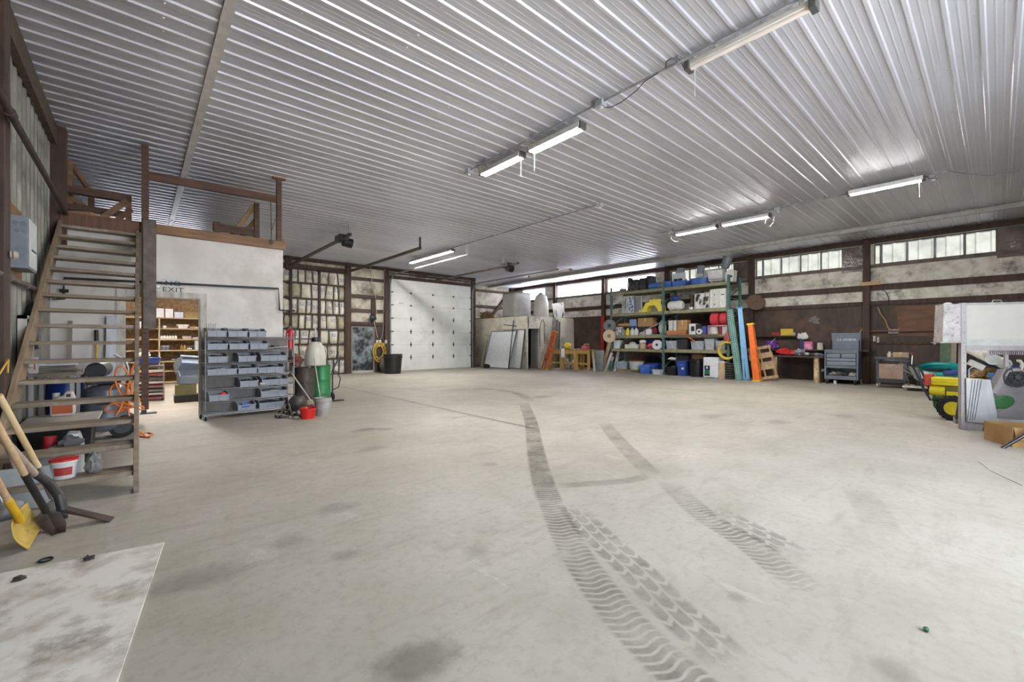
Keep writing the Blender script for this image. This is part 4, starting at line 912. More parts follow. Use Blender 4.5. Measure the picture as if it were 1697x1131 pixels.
for i, px in enumerate((301, 306)):
    bottle('amber_bottle', 'amber bottle with a pale cap, %s of two on the fourth office shelf' % ('left', 'right')[i], 'bottle', .035, .16, osh(px, 3), plain('b08a44', .3), plain('d9d0bd'))
o = MB().cyl((0, 0, .1), (.5, .0, .16), .008, n=6).build('thin_rod', M_steel, loc=osh(309, 3)); tag(o, 'thin rod slanting across the fourth office shelf', 'rod')
for i, (px, k) in enumerate(((318, 1), (326, 1), (326, 2), (314, 3), (290, 4), (305, 4), (235, 2), (236, 3))):
    o = MB().ell((0, 0, .03), (.07+.02*(i % 3), .05, .035), 14, 8, .8, i, cut=0).build('shelf_oddment', plain(('b58a5c', 'c9bdb0', 'b9b4ae', 'd3ccc2', '8f9290', 'a8aaa4', 'cfcac2', 'd8d2cc')[i], .6), loc=osh(px, k)); tag(o, 'small loose part on the %s office shelf, %s' % (('top', 'second', 'third', 'fourth', 'fifth')[k], ('beside the white tub', 'at the right upright', 'right of the grey case', 'under the thin rod', 'left of centre', 'right of centre', 'in the left bay', 'in the left bay')[i]), 'part')
# stack of trays with a blue crate on top
t = thing('tray_trolley', 'trolley stacked with red and grey trays just inside the office door', 'trolley', (.20, 13.2, 0))
for x in (-.30, .24):
    for y in (-.25, .25): MB().box(x-.012, x+.012, y-.012, y+.012, .03, .86).build('post', plain('8d857b', .4, .4), t)
for k in range(9): MB().box(-.30, .24, -.26, .26, .06+.09*k, .10+.09*k).build('tray', plain(('7d2e33', 'b7b2ac', '4a4643')[k % 3]), t)
for x in (-.28, .22): MB().cyl((x, -.24, .03), (x, -.21, .03), .03, n=12).build('caster', M_rubber, t)
tote('blue_crate', 'blue plastic crate on top of the tray trolley in the office', 'crate', .46, .36, .14, (.15, 13.2, .87), 0, plain('2f4a94', .4), fill=M_junkl)
o = MB().ell((0, 0, .05), (.12, .09, .06), 14, 8, .6, 3, cut=0).build('white_bundle', plain('d3cfcb'), loc=(.08, 13.2, 1.03)); tag(o, 'white bundle heaped on the blue crate in the office', 'bundle')
M_hop = plain('8393a6', .45)
t = thing('bin_stand', 'low dark stand with papers beside the office doorway', 'stand', (1.02, 12.4, 0)); MB().box(-.42, .1, -.2, .2, 0, .16).build('base', M_black, t); MB().box(-.40, -.02, -.18, .16, .16, .40).build('crate', plain('6f6f4c'), t)
def bigbin(label, loc, rot):
    t = thing('storage_bin', label, 'bin', loc, 0, 'blue grey bins in the office', rot)
    MB().prism([(0, 0), (.42, 0), (.42, .30), (.20, .30), (-.06, .16)], 'x', -.28, -.272).prism([(0, 0), (.42, 0), (.42, .30), (.20, .30), (-.06, .16)], 'x', .272, .28).box(-.28, .28, 0, .42, 0, .008).box(-.28, .28, .412, .42, 0, .30).box(-.28, .28, -.006, .004, 0, .15).build('shell', M_hop, t)
    MB().box(-.30, .30, -.07, -.045, .14, .19).build('rim', M_hop, t); return t
bigbin('blue grey bin standing upright on the dark stand in the office', (.98, 12.3, .41), (0, 0, .1))
bigbin('blue grey bin tipped over on top of the upright bin in the office', (1.02, 12.62, .86), (-.75, .1, .25))
bigbin('blue grey bin tilted behind the tipped bin in the office', (1.60, 13.25, .80), (-.5, .25, .3))
carton('tan_sack', 'tan sack-like carton on the office floor by the right jamb', 'box', .3, .3, .34, (1.38, 12.55, 0), .3)
bag('black_sack', 'dark bag with a white tag on the office floor by the right jamb', 'bag', (.22, .16, .12), (1.22, 11.7, 0), M_black, seed=2)
o = MB().box(-.05, .2, -.16, .02, .0, .02).box(-.03, .05, -.1, .0, .02, .07).build('black_bracket', M_black, loc=(.06, 10.9, 0)); tag(o, 'black bracket lying on the floor inside the office doorway', 'bracket')

# ---------------------------------------------------------------- far wall
# insulated overhead door behind a lattice
t = thing('door_1', 'overhead door lined with printed white insulation bags behind dark battens', 'door', (0, YF-.12, 0)); t['kind'] = 'structure'
rows_y = [452, 473, 497.6, 522, 546.4, 570.8, 595, 619.5]
def fz(py, px=545): return gy(px, py, YF-.12).z
colx = [gy(px, 540, YF-.12).x for px in (454, 481, 528.5, 572)]
zz = [4.24]+[fz(y) for y in rows_y[1:]]; zz[-1] = .02
MB().box(colx[0], colx[3], .03, .08, 0, 4.25).build('backing', plain('54452f', .8), t)
M_bag = mat('insulation_bag', 'e2dacb', .5, 0, 'cbc1ad', scale=2.5, bump=.5, c3='8b7b62', s3=1.4)
M_bagd = mat('insulation_bag_torn', 'b5aa94', .5, 0, '85795f', scale=4, bump=.7)
M_bat = plain('3d2f21', .8); M_ink = plain('4a5f8c', .6)
for r in range(7):
    z0, z1 = zz[r+1], zz[r]
    for c in range(3):
        a, e = colx[c], colx[c+1]; nb = 2 if c == 0 else (3, 4, 3, 4, 4, 3, 3)[(r+c) % 7]
        cuts = [a]+[a+(e-a)*(k+rnd.uniform(-.14, .14))/nb for k in range(1, nb)]+[e]
        for k in range(nb):
            u, v = cuts[k], cuts[k+1]; q = MB(); vs = []; fs = []; N = 6
            torn = rnd.random() < (.30 if k in (0, nb-1) else .05)
            for j in range(N+1):
                for i in range(N+1):
                    s_, w_ = i/N, j/N; bul = (1-(2*s_-1)**4)*(1-(2*w_-1)**4)
                    vs.append((u+(v-u)*s_, .02-.075*bul+.02*noise.noise(Vector((u*3+s_*2.5, r*2+w_*2.5, k*1.)))*(2.2 if torn else 1), z0+(z1-z0)*w_))
            for j in range(N):
                for i in range(N): fs.append((j*(N+1)+i, j*(N+1)+i+1, (j+1)*(N+1)+i+1, (j+1)*(N+1)+i))
            o = q.add(vs, fs).build('insulation_bag', M_bagd if torn else M_bag, t)
            if not torn and rnd.random() < .75: text('52', .19, M_ink, o, ((u+v)/2, -.074, z0+(z1-z0)*rnd.choice((.62, .66, .45))), (PI/2, 0, 0), 'printed_number')
        for k in range(1, nb): MB().bar((cuts[k]+rnd.uniform(-.06, .06), -.04, z0), (cuts[k]+rnd.uniform(-.06, .06), -.04, z1), .032, .03).build('batten', M_bat, t)
    MB().box(colx[0], colx[3], -.105, -.02, z0-.03, z0+.03).build('cross_batten', M_bat, t)
for x in colx[1:]: MB().box(x-.045, x+.045, -.095, .0, 0, 4.25).build('cross_batten', M_bat, t)
# steel entry door
t = thing('door_2', 'grey steel entry door smeared with black, in the far wall', 'door', (0, YF-.05, 0)); t['kind'] = 'structure'
xa, xb = gy(583.5, 600, YF-.05).x, gy(617.5, 600, YF-.05).x; zt = gy(600, 543, YF-.05).z
M_smd = mat('smeared_grey_door', '8b9394', .5, .1, '6b7274', scale=2, c3='1a1b1c', s3=1.7, det=8, c3r=(.44, .56))
MB().box(xa, xb, -.03, .02, .1, zt).build('leaf', M_smd, t)
MB().box(xa-.06, xa, -.06, .03, 0, zt+.05).box(xb, xb+.06, -.06, .03, 0, zt+.05).box(xa, xb, -.06, .03, zt, zt+.05).build('frame', plain('7c7468', .5), t)
MB().box(xa, xb, -.06, .02, 0, .10).build('sill', plain('b9b0a2'), t)
MB().cyl((xb-.10, -.03, 1.02), (xb-.10, -.09, 1.02), .03, n=14).cyl((xb-.10, -.03, 1.18), (xb-.10, -.05, 1.18), .03, n=14).build('handle', M_steel, t)
struct('wall_panel', MB().box(xs[1]+.1, xs[2]-.1, YF-.02, YF, 0, 2.1), M_ply)
# white sectional door
t = thing('door_3', 'white sectional overhead door with seven panels in the far wall', 'door', (0, YF-.1, 0)); t['kind'] = 'structure'
xa, xb = gy(648.5, 540, YF-.1).x, gy(780.3, 540, YF-.1).x
zs = [0.01]+[gy(690, y, YF-.1).z for y in (592, 571.2, 550, 528.8, 507.5, 487)]+[4.27]
M_door = mat('white_door_panel', 'dcdcd8', .5, 0, 'd0d0ca', scale=1.5, c3='c3c1b8', s3=.6)
for k in range(7):
    q = MB().box(xa, xb, 0, .05, zs[k]+.003, zs[k+1]-.003)
    for j in range(1, 6): z = zs[k]+(zs[k+1]-zs[k])*j/6; q.box(xa, xb, -.003, .001, z-.006, z+.006)
    q.build('panel', M_door, t)
for k in range(1, 7):
    for px in (681, 717.5, 751.5):
        x = gy(px, 560, YF-.1).x; h = .11 if k < 5 else .05
        MB().box(x-.022, x+.022, -.012, 0, zs[k]-h, zs[k]+h).box(x-.055, x+.055, -.012, 0, zs[k]-.025, zs[k]+.025).build('hinge', plain('5d5d5d', .4, .6), t)
    for x in (xa+.03, xb-.03): MB().cyl((x-.06, -.03, zs[k]), (x+.06, -.03, zs[k]), .025, n=10).build('roller', plain('4a4a4a', .4, .4), t)
for x, s_ in ((xa-.07, -1), (xb+.07, 1)):
    q = MB().tube([(x, -.05, .05), (x, -.05, 3.95), (x, -.12, 4.2), (x, -.32, 4.38), (x, -.6, 4.42), (x, -6.2, 4.42)], .032, 8); q.build('track', mat('zinc_track', '8a8a86', .45, .5, '6e6d68', scale=5), t)
    MB().cyl((x, -6.1, 4.42), (x, -6.1, H-.02), .02, n=6).build('track_hanger', M_steel, t)
MB().cyl((xa-.2, -.06, 4.52), (xb+.2, -.06, 4.52), .025, n=10).build('torsion_bar', plain('4b4643', .4, .5), t)
MB().tube([(v*.0015*1+9.6+v*.012, -.06+.055*math.cos(v*.9), 4.52+.055*math.sin(v*.9)) for v in range(220)], .010, 5).build('torsion_spring', plain('2f2b29', .5, .5), t)
MB().box(xa+.35, xa+.6, -.004, 0, 3.16, 3.18).build('scuff', plain('5a5854'), t)
def opener(label, X, y0, y1, dark):
    t = thing('door_opener', label, 'opener', (X, 0, 4.42))
    MB().box(-.05, .05, y1, y0, -.06, .0).build('rail', plain('4d453b', .5, .3), t); MB().cyl((.09, y0-.2, -.05), (.06, y1+.4, -.02), .012, n=6).build('chain', M_black, t)
    MB().box(-.13, .13, y1-.12, y1+.32, -.10, .08).build('gearbox', plain('2b2928', .5, .2), t, bev=.02); MB().cyl((.05, y1+.1, -.09), (.3, y1+.1, -.12), .14, n=18).build('motor', plain('262423', .5, .3), t)
    for y in (y1-.5, y1+.3): MB().cyl((0, y, 0), (0, y, H-4.43), .012, n=6).build('hanger', M_steel, t)
    MB().box(-.04, .04, y1-.6, y1, -.05, .02).build('rail_end', plain('3a352f', .5, .3), t)
    return t
opener('black overhead door opener and rail nearest the loft', 4.47, YF-.15, 12.6, 1)
opener('black overhead door opener and rail over the white door', 11.0, YF-.25, 12.8, 1)
t = thing('door_track', 'dark horizontal door track with an upright hanger left of the lit lamp', 'track', (6.84, 0, 4.42)); MB().tube([(0, YF-.14, .2), (0, YF-.14, 3.7-4.42), ], .03, 8).build('side_rail', M_pipe, t); MB().box(-.035, .035, 12.3, YF-.3, -.06, .03).build('rail', plain('5d5648', .5, .3), t); MB().box(-.02, .02, 12.3, 12.36, -.04, H-4.43).build('hanger', M_pipe, t)
# things along the far wall
q = gz(651, 619); bucket('trash_can', 'black plastic trash can at the left edge of the white overhead door', .40, .83, (q.x, min(q.y, YF-.6), 0), M_black, bail=False, cat='trash can')
c = gy(636, 600, YF-.3); o = MB().ell((0, 0, .36), (.20, .12, .37), 16, 10, .3, 3, cut=0).build('rolled_carpet', mat('grey_carpet', '7f7668', .9, 0, '655d50', scale=12), loc=(c.x, YF-.3, 0)); tag(o, 'rolled grey carpet standing behind the trash can', 'carpet')
xa_, w_, z_ = spany(620.5, 642, 571, YF-.2); t = thing('cord_hook', 'pale wooden hook board hung with tools left of the white overhead door', 'hook rail', (xa_, YF-.05, z_)); MB().box(-w_/2, w_/2, -.04, .04, -.10, .06).build('board', plain('c8b98c'), t)
for i in range(4): MB().box(-w_/2+.1+i*w_/4.4, -w_/2+.2+i*w_/4.4, -.1, -.02, .05, .2).build('peg', plain(('cfcbc4', 'd5d2cc', '2a2826', 'bdb39a')[i]), t)
c = gy(630, 580, YF-.25); o = coil('yellow_extension_lead', 'coiled yellow extension cord hanging left of the white overhead door', 'cord', .24, .013, (c.x, YF-.12, gy(630, 583, YF-.15).z), plain('c4a234', .5), 7, (PI/2, 0, 0), .07, .9, 1.5)
cc = [(614, 440), (616, 470), (622, 490), (624, 520), (620, 535), (626, 560)]
o = MB().tube([gy(x, y, YF-.15) for x, y in cc], .014, 6).build('hanging_lead', plain('b3a98e')); tag(o, 'pale cord hanging down the far wall beside the entry door, left of two', 'cord')
o = MB().tube([gy(x, y, YF-.15) for x, y in [(637, 445), (636, 500), (635, 545), (633, 558), (630, 562)]], .012, 6).build('hanging_lead', plain('9c9586')); tag(o, 'pale cord hanging beside the white door frame, right of two', 'cord')
c = gy(619.5, 515, YF-.1); struct('wall_post', MB().box(c.x-.09, c.x+.09, YF-.1, YF-.02, 2.1, gy(619, 495, YF-.1).z), M_post)
o = MB().ell((0, 0, .14), (.15, .08, .14), 14, 10, .4, 2).build('black_box', M_black, loc=(gy(618, 530, YF-.15).x, YF-.16, gy(618, 532, YF-.15).z)); tag(o, 'black gadget hung on the wall post above the entry door', 'gadget')

# ---------------------------------------------------------------- the small white room in the far corner
RX, RY, RH = 14.55, 15.45, 2.60
M_room = mat('room_paint', 'e4decf', .7, 0, 'cbc2b0', scale=1.6, c3='8a7a62', s3=.9)
dx0, dx1 = gy(874.8, 600, RY).x, gy(894.5, 600, RY).x
b = MB().box(RX, RX+.1, RY, YR-.04, 0, RH).box(RX+.1, dx0, RY, RY+.1, 0, RH).box(dx1, XW-.03, RY, RY+.1, 0, RH).box(dx0, dx1, RY, RY+.1, 2.02, RH).box(RX, XW-.03, RY, YR-.04, RH, RH+.05)
struct('wall_room', b, M_room)
struct('door_frame', MB().box(dx0-.08, dx0, RY-.02, RY, 0, 2.1).box(dx1, dx1+.08, RY-.02, RY, 0, 2.1).box(dx0, dx1, RY-.02, RY, 2.02, 2.1), plain('cfcabf', .5))
t = thing('door_4', 'white door standing open into the small corner room', 'door', (dx1-.02, RY+.06, 0), math.radians(76)); t['kind'] = 'structure'
MB().box(0, dx1-dx0-.05, -.02, .02, .01, 2.0).build('leaf', plain('b9b6af', .5), t); MB().cyl((.75, -.06, 1.0), (.75, .06, 1.0), .025, n=10).build('handle', M_steel, t)
struct('wall_room_lining', MB().box(RX+.1, XW-.03, YR-.2, YR-.15, 0, RH), plain('3a1f1c', .8))
def onroof(px, y): return gy(px, 540, y).x
t = thing('water_tank', 'large square grey-white tank on the roof of the small corner room', 'tank', (15.75, 17.6, RH+.055)); MB().box(-.62, .62, -.55, .55, 0, 1.42).build('tank', mat('grey_white_tank', 'b9b7b1', .5, 0, 'a3a19a', scale=2), t, bev=.12); MB().cyl((0, 0, 1.4), (0, 0, 1.46), .2, n=20).build('lid', plain('a3a19b'), t)
t = thing('round_tank', 'round-shouldered white tank right of the square one on the small room', 'tank', (16.3, 16.25, RH+.055)); MB().lathe([(.40, 0), (.42, .05), (.40, .8), (.30, 1.15), (.12, 1.3), (0, 1.32)], n=28).build('tank', mat('white_tank', 'c4c1b9', .5, 0, 'aeaba2', scale=2), t); MB().lathe([(.1, 1.29), (.1, 1.36), (0, 1.36)], n=14).build('cap', plain('aaa79f'), t)
o = MB().bar((0, 0, .0), (-.1, .12, .80), .02, .95, (1, 0, 0)).build('stencilled_board', mat('board_with_strokes', 'c9c6bd', .6, 0, '2f2c2a', scale=4, stretch=(2.2, 1, .8), lo=.56, hi=.6, det=2), loc=(17.3, 15.75, RH+.075)); tag(o, 'white board with black strokes standing at the right of the round tank', 'board')
o = MB().ell((0, 0, .2), (.45, .3, .22), 18, 10, .6, 9, cut=0).build('straw_bundle', mat('straw', '8d7348', .9, 0, '5d4626', scale=14, bump=.8), loc=(15.0, 19.3, RH+.056)); tag(o, 'bundle of brown straw on the small room beside the square tank', 'bundle')
for i in range(3): o = MB().box(-.09, .09, -1.3, 1.3, 0, .04).build('roof_plank', M_wood, loc=(14.75+.22*i, 18.9-.2*i, RH+.05+.0*i), rz=.03*i); tag(o, ('plank at the edge of the small room roof', 'middle of three planks on the small room roof', 'innermost of three planks on the small room roof')[i], 'plank', 'planks on the small room')
# whiteboards leaning on it
def leanboard(name, label, y0, y1, z1, foot, m, fr, cat='whiteboard', top=.05):
    t = thing(name, label, cat, (RX-foot, (y0+y1)/2, 0)); w = y1-y0; L = math.hypot(z1, foot-top); a = math.atan2(foot-top, z1)
    Mx = Matrix.Rotation(a, 4, 'Y')
    MB().box(-.012, .012, -w/2, w/2, .03, L, Mx).build('panel', m, t)
    q = MB(); 
    for y in (-w/2, w/2-.05): q.box(-.03, .02, y, y+.05, .0, L, Mx)
    q.box(-.03, .02, -w/2, w/2, 0, .05, Mx).box(-.03, .02, -w/2, w/2, L-.05, L, Mx); q.build('frame', fr, t)
    return t
def yl(px, X): return gx(px, 580, X).y
M_wb = mat('written_whiteboard', 'f0f1f3', .3, 0, 'd8dce2', scale=9, stretch=(1, 3, .7))
leanboard('whiteboard', 'whiteboard faintly written on, leaning on the small room, front one', yl(843, RX-.75), yl(801, RX-.75), 1.93, .75, M_wb, plain('8f8f8d', .4, .3), top=.18)
leanboard('whiteboard', 'blank whiteboard half hidden behind the written one', yl(862, RX-.40), yl(826, RX-.40), 1.99, .34, plain('ececec', .3), plain('84827d', .4, .3))
o = MB().cyl((RX-.86, yl(844, RX-.8), 0.02), (RX-.2, yl(844, RX-.5), 2.45), .025, n=8).cyl((RX-.30, yl(849, RX-.3)-.3, 2.15), (RX-.32, yl(835, RX-.3), 2.25), .02, n=8).build('black_cross_pole', M_black); tag(o, 'black pole with a short crosspiece leaning against the whiteboards', 'pole')
for i, px in enumerate((806, 832, 840, 848)):
    p = gz(px, 610.3); o = MB().ell((0, 0, .1), (.13, .17, .11), 14, 8, .9, i, cut=0).build('black_clamp', M_black, loc=p); tag(o, 'black clamp on the floor before the whiteboards, %s' % ('at the left corner', 'left of the pole', 'at the foot of the pole', 'right of the pole')[i], 'clamp')
o = MB().tube([(RX-.05, RY+.62, 1.75), (RX-.08, RY+.45, 1.5), (RX-.08, RY+.3, 1.1), (RX-.08, RY+.4, .8), (RX-.06, RY+.7, .7)], .022, 6).build('black_hose', M_black); tag(o, 'black cable looped on the small room wall right of the whiteboards', 'cable')
o = MB().tube([(gy(x, y, RY-.05)) for x, y in [(895, 575), (894.5, 545), (897, 532), (900, 530), (902, 536), (902.5, 570)]], .018, 6).build('grey_cable', plain('4b4741')); tag(o, 'dark cable arched over the doorway corner of the small room', 'cable')
o = MB().bar((13.75, 18.2, 0), (14.3, 18.42, 1.45), .07, .07).build('pale_pole', plain('a89a87')); tag(o, 'pale pole leaning beside the right track of the white door', 'pole')
# ---------------------------------------------------------------- pallet rack on the right wall
RW = -PI/2          # things against the right wall face -X
def basis(U, N):    # euler of a frame whose x runs along U and whose z runs along N
    x = Vector(U).normalized(); z = Vector(N); z = (z-x*z.dot(x)).normalized(); y = z.cross(x)
    return Matrix((x, y, z)).transposed().to_euler()
PX, PB = 16.40, 17.50
PY = [gx(p, 560, PX).y for p in (1012.5, 1099, 1207)]
PZ = [3.62, 2.65, 1.66, 1.06]
M_teal = mat('teal_rack_paint', '56807a', .5, .2, '466a66', scale=6)
M_beam = mat('olive_beam', '8b8a6c', .5, .1, '757558', scale=5, c3='6b5c3f', s3=2.)
t = thing('pallet_rack', 'long teal pallet rack with four loaded levels on the right wall', 'rack', (PX, PY[1], 0))
for y in PY:
    for x in (0, PB-PX):
        q = MB(); s_ = 1 if x == 0 else -1
        q.box(x-.005 if s_ > 0 else x, x+.0 if s_ > 0 else x+.005, y-PY[1]-.04, y-PY[1]+.04, 0, 3.86).box(x-.005, x+.07*s_ if s_ > 0 else x, y-PY[1]-.04, y-PY[1]-.035, 0, 3.86).box(min(x, x+.07*s_), max(x, x+.07*s_), y-PY[1]+.035, y-PY[1]+.04, 0, 3.86).box(x-.06 if s_ < 0 else x-.02, x+.09 if s_ > 0 else x+.03, y-PY[1]-.07, y-PY[1]+.07, 0, .012)
        po = q.build('post', M_teal, t)
        q = MB()
        for k in range(46): q.box(x-.007, x-.004, y-PY[1]-.022, y-PY[1]-.010, .15+.08*k, .19+.08*k).box(x-.007, x-.004, y-PY[1]+.010, y-PY[1]+.022, .15+.08*k, .19+.08*k)
        if x == 0: h = q.build('slot', plain('26332f', .7), po); h['kind'] = 'stuff'
    for k in range(4): MB().bar((.04, y-PY[1], .3+.9*k), (PB-PX-.04, y-PY[1], .75+.9*k), .03, .025).build('brace', M_teal, t); MB().bar((.04, y-PY[1], .3+.9*k), (PB-PX-.04, y-PY[1], .3+.9*k), .03, .025).build('brace', M_teal, t)
for z in PZ:
    for a in (0, 1):
        y0, y1 = PY[a+1]-PY[1]+.045, PY[a]-PY[1]-.045
        for x in (0, PB-PX-.05): MB().box(x, x+.05, y0, y1, z-.13, z-.012).box(x+.0, x+.03, y0-.01, y0+.03, z-.17, z-.01).build('beam', M_beam, t, bev=.004)
        MB().box(.0, PB-PX, y0, y1, z-.012, z).build('deck', mat('rack_deck', '8a765b', .8, 0, '6b5a44', scale=3, stretch=(1, 4, 1)), t)
def rl(p0, p1, lev, d, X=16.49, zoff=0.):
    yc, w, _ = spanx(p0, p1, 560, X); z0 = (PZ[lev]+.001 if lev is not None else 0)+zoff
    return (X+d/2, yc, z0), w
def rh(p, py, z0, X=16.49): return max(.03, gx(p, py, X).z-z0)
def rbox(name, label, cat, p0, p1, py, lev, d, m, X=16.49, zoff=0., tape=False, **k):
    loc, w = rl(p0, p1, lev, d, X, zoff); return carton(name, label, cat, w*.97, d, rh((p0+p1)/2, py, loc[2], X), loc, RW, m, tape, **k)
def rtote(name, label, cat, p0, p1, py, lev, d, m, X=16.49, zoff=0., **k):
    loc, w = rl(p0, p1, lev, d, X, zoff); return tote(name, label, cat, w*.95, d, rh((p0+p1)/2, py, loc[2], X), loc, RW, m, **k)
M_blue = mat('bright_blue_plastic', '3f6fc0', .4, 0, '325aa3', scale=3); M_navy = mat('navy_plastic', '2b4590', .4, 0, '223873', scale=3)
M_wplas = plain('d3d3d3', .45); M_gplas = plain('a2a6ab', .5)
# top level
loc, w = rl(1035, 1057, 0, .5); t = thing('pump_engine', 'black engine-driven pump on the top left of the pallet rack', 'engine', loc, RW)
MB().box(-w*.35, w*.5, -.2, .2, 0, .42).build('block', M_junk, t, bev=.03); MB().cyl((-w*.3, 0, .42), (-w*.3, 0, .62), .12, n=16).build('air_filter', M_black, t); MB().box(-.02, w*.4, -.15, .15, .42, .52).build('cover', M_black, t, bev=.03); MB().box(-w*.34, -w*.2, -.205, -.19, .2, .38).build('printed_label', M_wplas, t)
rbox('black_case', 'tall black case beside the engine on the top of the pallet rack', 'case', 1059, 1070, 461, 0, .4, M_black); rbox('black_case', 'taller black ridged case with a grey top on the top of the pallet rack', 'case', 1070.5, 1079, 457, 0, .4, plain('2a2b2b'), X=16.6)
loc, w = rl(1023, 1035, 0, .3); o = MB().ell((0, 0, .08), (w*.45, .14, .10), 16, 10, .8, 4, cut=0).build('grey_casting', plain('7d7d7c', .5, .4), loc=loc); tag(o, 'grey metal casting at the left end of the top rack level', 'casting')
o = MB().tube([(loc[0], loc[1]+.1, loc[2]+.1), (loc[0], loc[1]+.05, loc[2]+.45), (loc[0], loc[1]-.25, loc[2]+.65), (loc[0]+.1, loc[1]-.45, loc[2]+.6)], .012, 6).build('black_tubing', M_black); tag(o, 'thin black tube arching from the casting on the top rack level', 'tube')
loc, w = rl(1073, 1090, 0, .3, 16.42); t = thing('electric_motor', 'blue electric motor lying on the top rack level left of the crates', 'motor', (loc[0], loc[1], loc[2]), RW); MB().cyl((-w*.42, 0, .14), (w*.42, 0, .14), .13, n=22).build('housing', M_blue, t); MB().cyl((w*.42, 0, .14), (w*.6, 0, .14), .02, n=10).build('shaft', M_steel, t); MB().box(-w*.3, w*.3, -.1, .1, 0, .02).build('base', M_blue, t)
rtote('blue_crate', 'small blue open crate, first of the row on the top rack level', 'crate', 1099, 1112, 466.5, 0, .35, M_blue); rtote('blue_crate', 'larger blue open crate, beside the first on the top rack level', 'crate', 1113, 1136.5, 465.5, 0, .4, M_blue)
loc, w = rl(1138, 1172, 0, .55); t = thing('blue_basin', 'wide oval blue basin on the top rack level', 'basin', loc, RW); MB().lathe([(w*.42, 0), (w*.5, rh(1155, 460.5, loc[2])), (w*.48, rh(1155, 460.5, loc[2])), (w*.40, .02), (0, .02)], n=32, sy=.27/(w*.5)).build('bowl', M_blue, t)
loc, w = rl(1114, 1134, 0, .12, 16.95); t = thing('control_panel', 'white panel with two black windows behind the blue crates', 'panel', loc, RW); hh = rh(1124, 452.5, loc[2], 16.95); MB().box(-w/2, w/2, -.05, .05, 0, hh).build('panel', M_wplas, t)
for x in (-w*.22, w*.16): MB().box(x-.09, x+.09, -.056, -.048, hh*.25, hh*.62).build('window', M_black, t)
for p0, p1, py, lab in ((1119, 1132, 444, 'grey pail upside down behind the white panel on the rack'), (1152, 1165, 440, 'grey pail on a white carton above the blue basin')):
    zz_ = (rh(1125, 462, PZ[0], 17.0) if p0 < 1140 else rh(1159, 453.5, PZ[0], 17.0))+.002; loc, w = rl(p0, p1, 0, .3, 17.05, zz_); t = thing('grey_pail', lab, 'pail', loc); MB().lathe([(w*.5, 0), (w*.5, .02), (w*.42, rh((p0+p1)/2, py, loc[2], 17.05)), (0, rh((p0+p1)/2, py, loc[2], 17.05))], n=20).build('pail', plain('8f949a', .4), t); MB().ring((0, 0, .02), w*.5, .008, 'z', 20, 6).build('rim', plain('8f949a', .4), t)
rbox('white_carton', 'white carton under the grey pail above the blue basin', 'box', 1153, 1165.5, 453.5, 0, .3, M_wplas, X=17.0); rbox('tan_carton', 'tan carton holding up the upside-down pail', 'box', 1117, 1133, 462, 0, .3, M_card, X=17.0)
rbox('white_appliance', 'white upright appliance behind the tilted white box on the rack', 'appliance', 1166, 1199, 446, 0, .35, plain('d9d9d6', .4), X=16.95)
loc, w = rl(1174, 1198, 0, .4, 16.56, .12); t = thing('white_heater_box', 'tilted white metal box at the right of the top rack level', 'box', loc, 0, None, (0, -.22, 0)); MB().box(0, .02, -w/2, w/2, 0, .42).box(-.2, .2, -w/2, w/2, .40, .42).box(-.2, .2, -w/2, w/2, 0, .02).box(-.2, .2, w/2-.02, w/2, 0, .42).box(-.2, -.18, -w/2, w/2, .1, .42).build('shell', plain('cfd0d2', .4), t)
for y in (-w*.3, w*.3): MB().box(-.19, -.15, y-.02, y+.02, -.12, 0).build('leg', plain('bdbdbb'), t)
loc, w = rl(1190, 1206, 0, .34, 16.6, .56); t = thing('grey_pail', 'dark grey pail tilted on top of the white metal box', 'pail', (loc[0], loc[1], loc[2]), 0, None, (.25, .1, 0)); MB().lathe([(w*.40, 0), (w*.5, .42), (w*.47, .42), (w*.37, .02), (0, .02)], n=22).build('pail', plain('70757c', .4), t); MB().ring((0, 0, .42), w*.5, .01, 'z', 22, 6).build('rim', plain('70757c', .4), t)
loc, w = rl(1207, 1222, 0, .3, 16.6); t = thing('white_machine', 'white machine with a black switch at the right end of the top rack level', 'machine', (loc[0], loc[1]+.12, loc[2]), RW); MB().prism([(-w*.5, 0), (w*.4, .0), (w*.5, .42), (.0, .46), (-w*.5, .34)], 'y', -.15, .15).build('body', plain('d2d2cd', .4), t); MB().box(-.02, w*.3, -.156, -.148, .16, .22).build('switch', M_black, t)
# second level
loc, w = rl(1024, 1029.5, 1, .12); t = thing('grey_jar', 'small grey jar at the left of the second rack level', 'jar', loc); MB().lathe([(w*.5, 0), (w*.5, .12), (w*.35, .15), (0, .15)], n=16).build('jar', plain('8d8d8a'), t); MB().lathe([(w*.38, .15), (w*.38, .18), (0, .18)], n=14).build('lid', plain('6f6f6c'), t)
def frame(label, p0, p1, py, m, X=16.5, fm=None, nm='picture_frame'):
    loc, w = rl(p0, p1, 1, .04, X); hh = rh((p0+p1)/2, py, loc[2], X); t = thing(nm, label, 'frame', loc, RW)
    MB().box(-w/2+.02, w/2-.02, -.008, .01, .02, hh-.02).build('picture', m, t); q = MB()
    for s_ in (-1, 1): q.box(s_*w/2-.02, s_*w/2+.02, -.02, .02, 0, hh)
    q.box(-w/2, w/2, -.02, .02, 0, .035).box(-w/2, w/2, -.02, .02, hh-.035, hh).build('frame', fm or plain('b6b7b5', .4, .3), t); return t
M_pic1 = mat('grey_print', 'a3a6a2', .4, 0, '3a3b38', scale=7, stretch=(1, 1, .3), lo=.45, hi=.55); M_pic2 = mat('blue_print', 'b9c2d6', .4, 0, '2c3f7a', scale=9, lo=.46, hi=.54); M_pic3 = mat('dark_print', 'c9c6c4', .4, 0, '17171a', scale=5, stretch=(1, 2, .6), lo=.47, hi=.53)
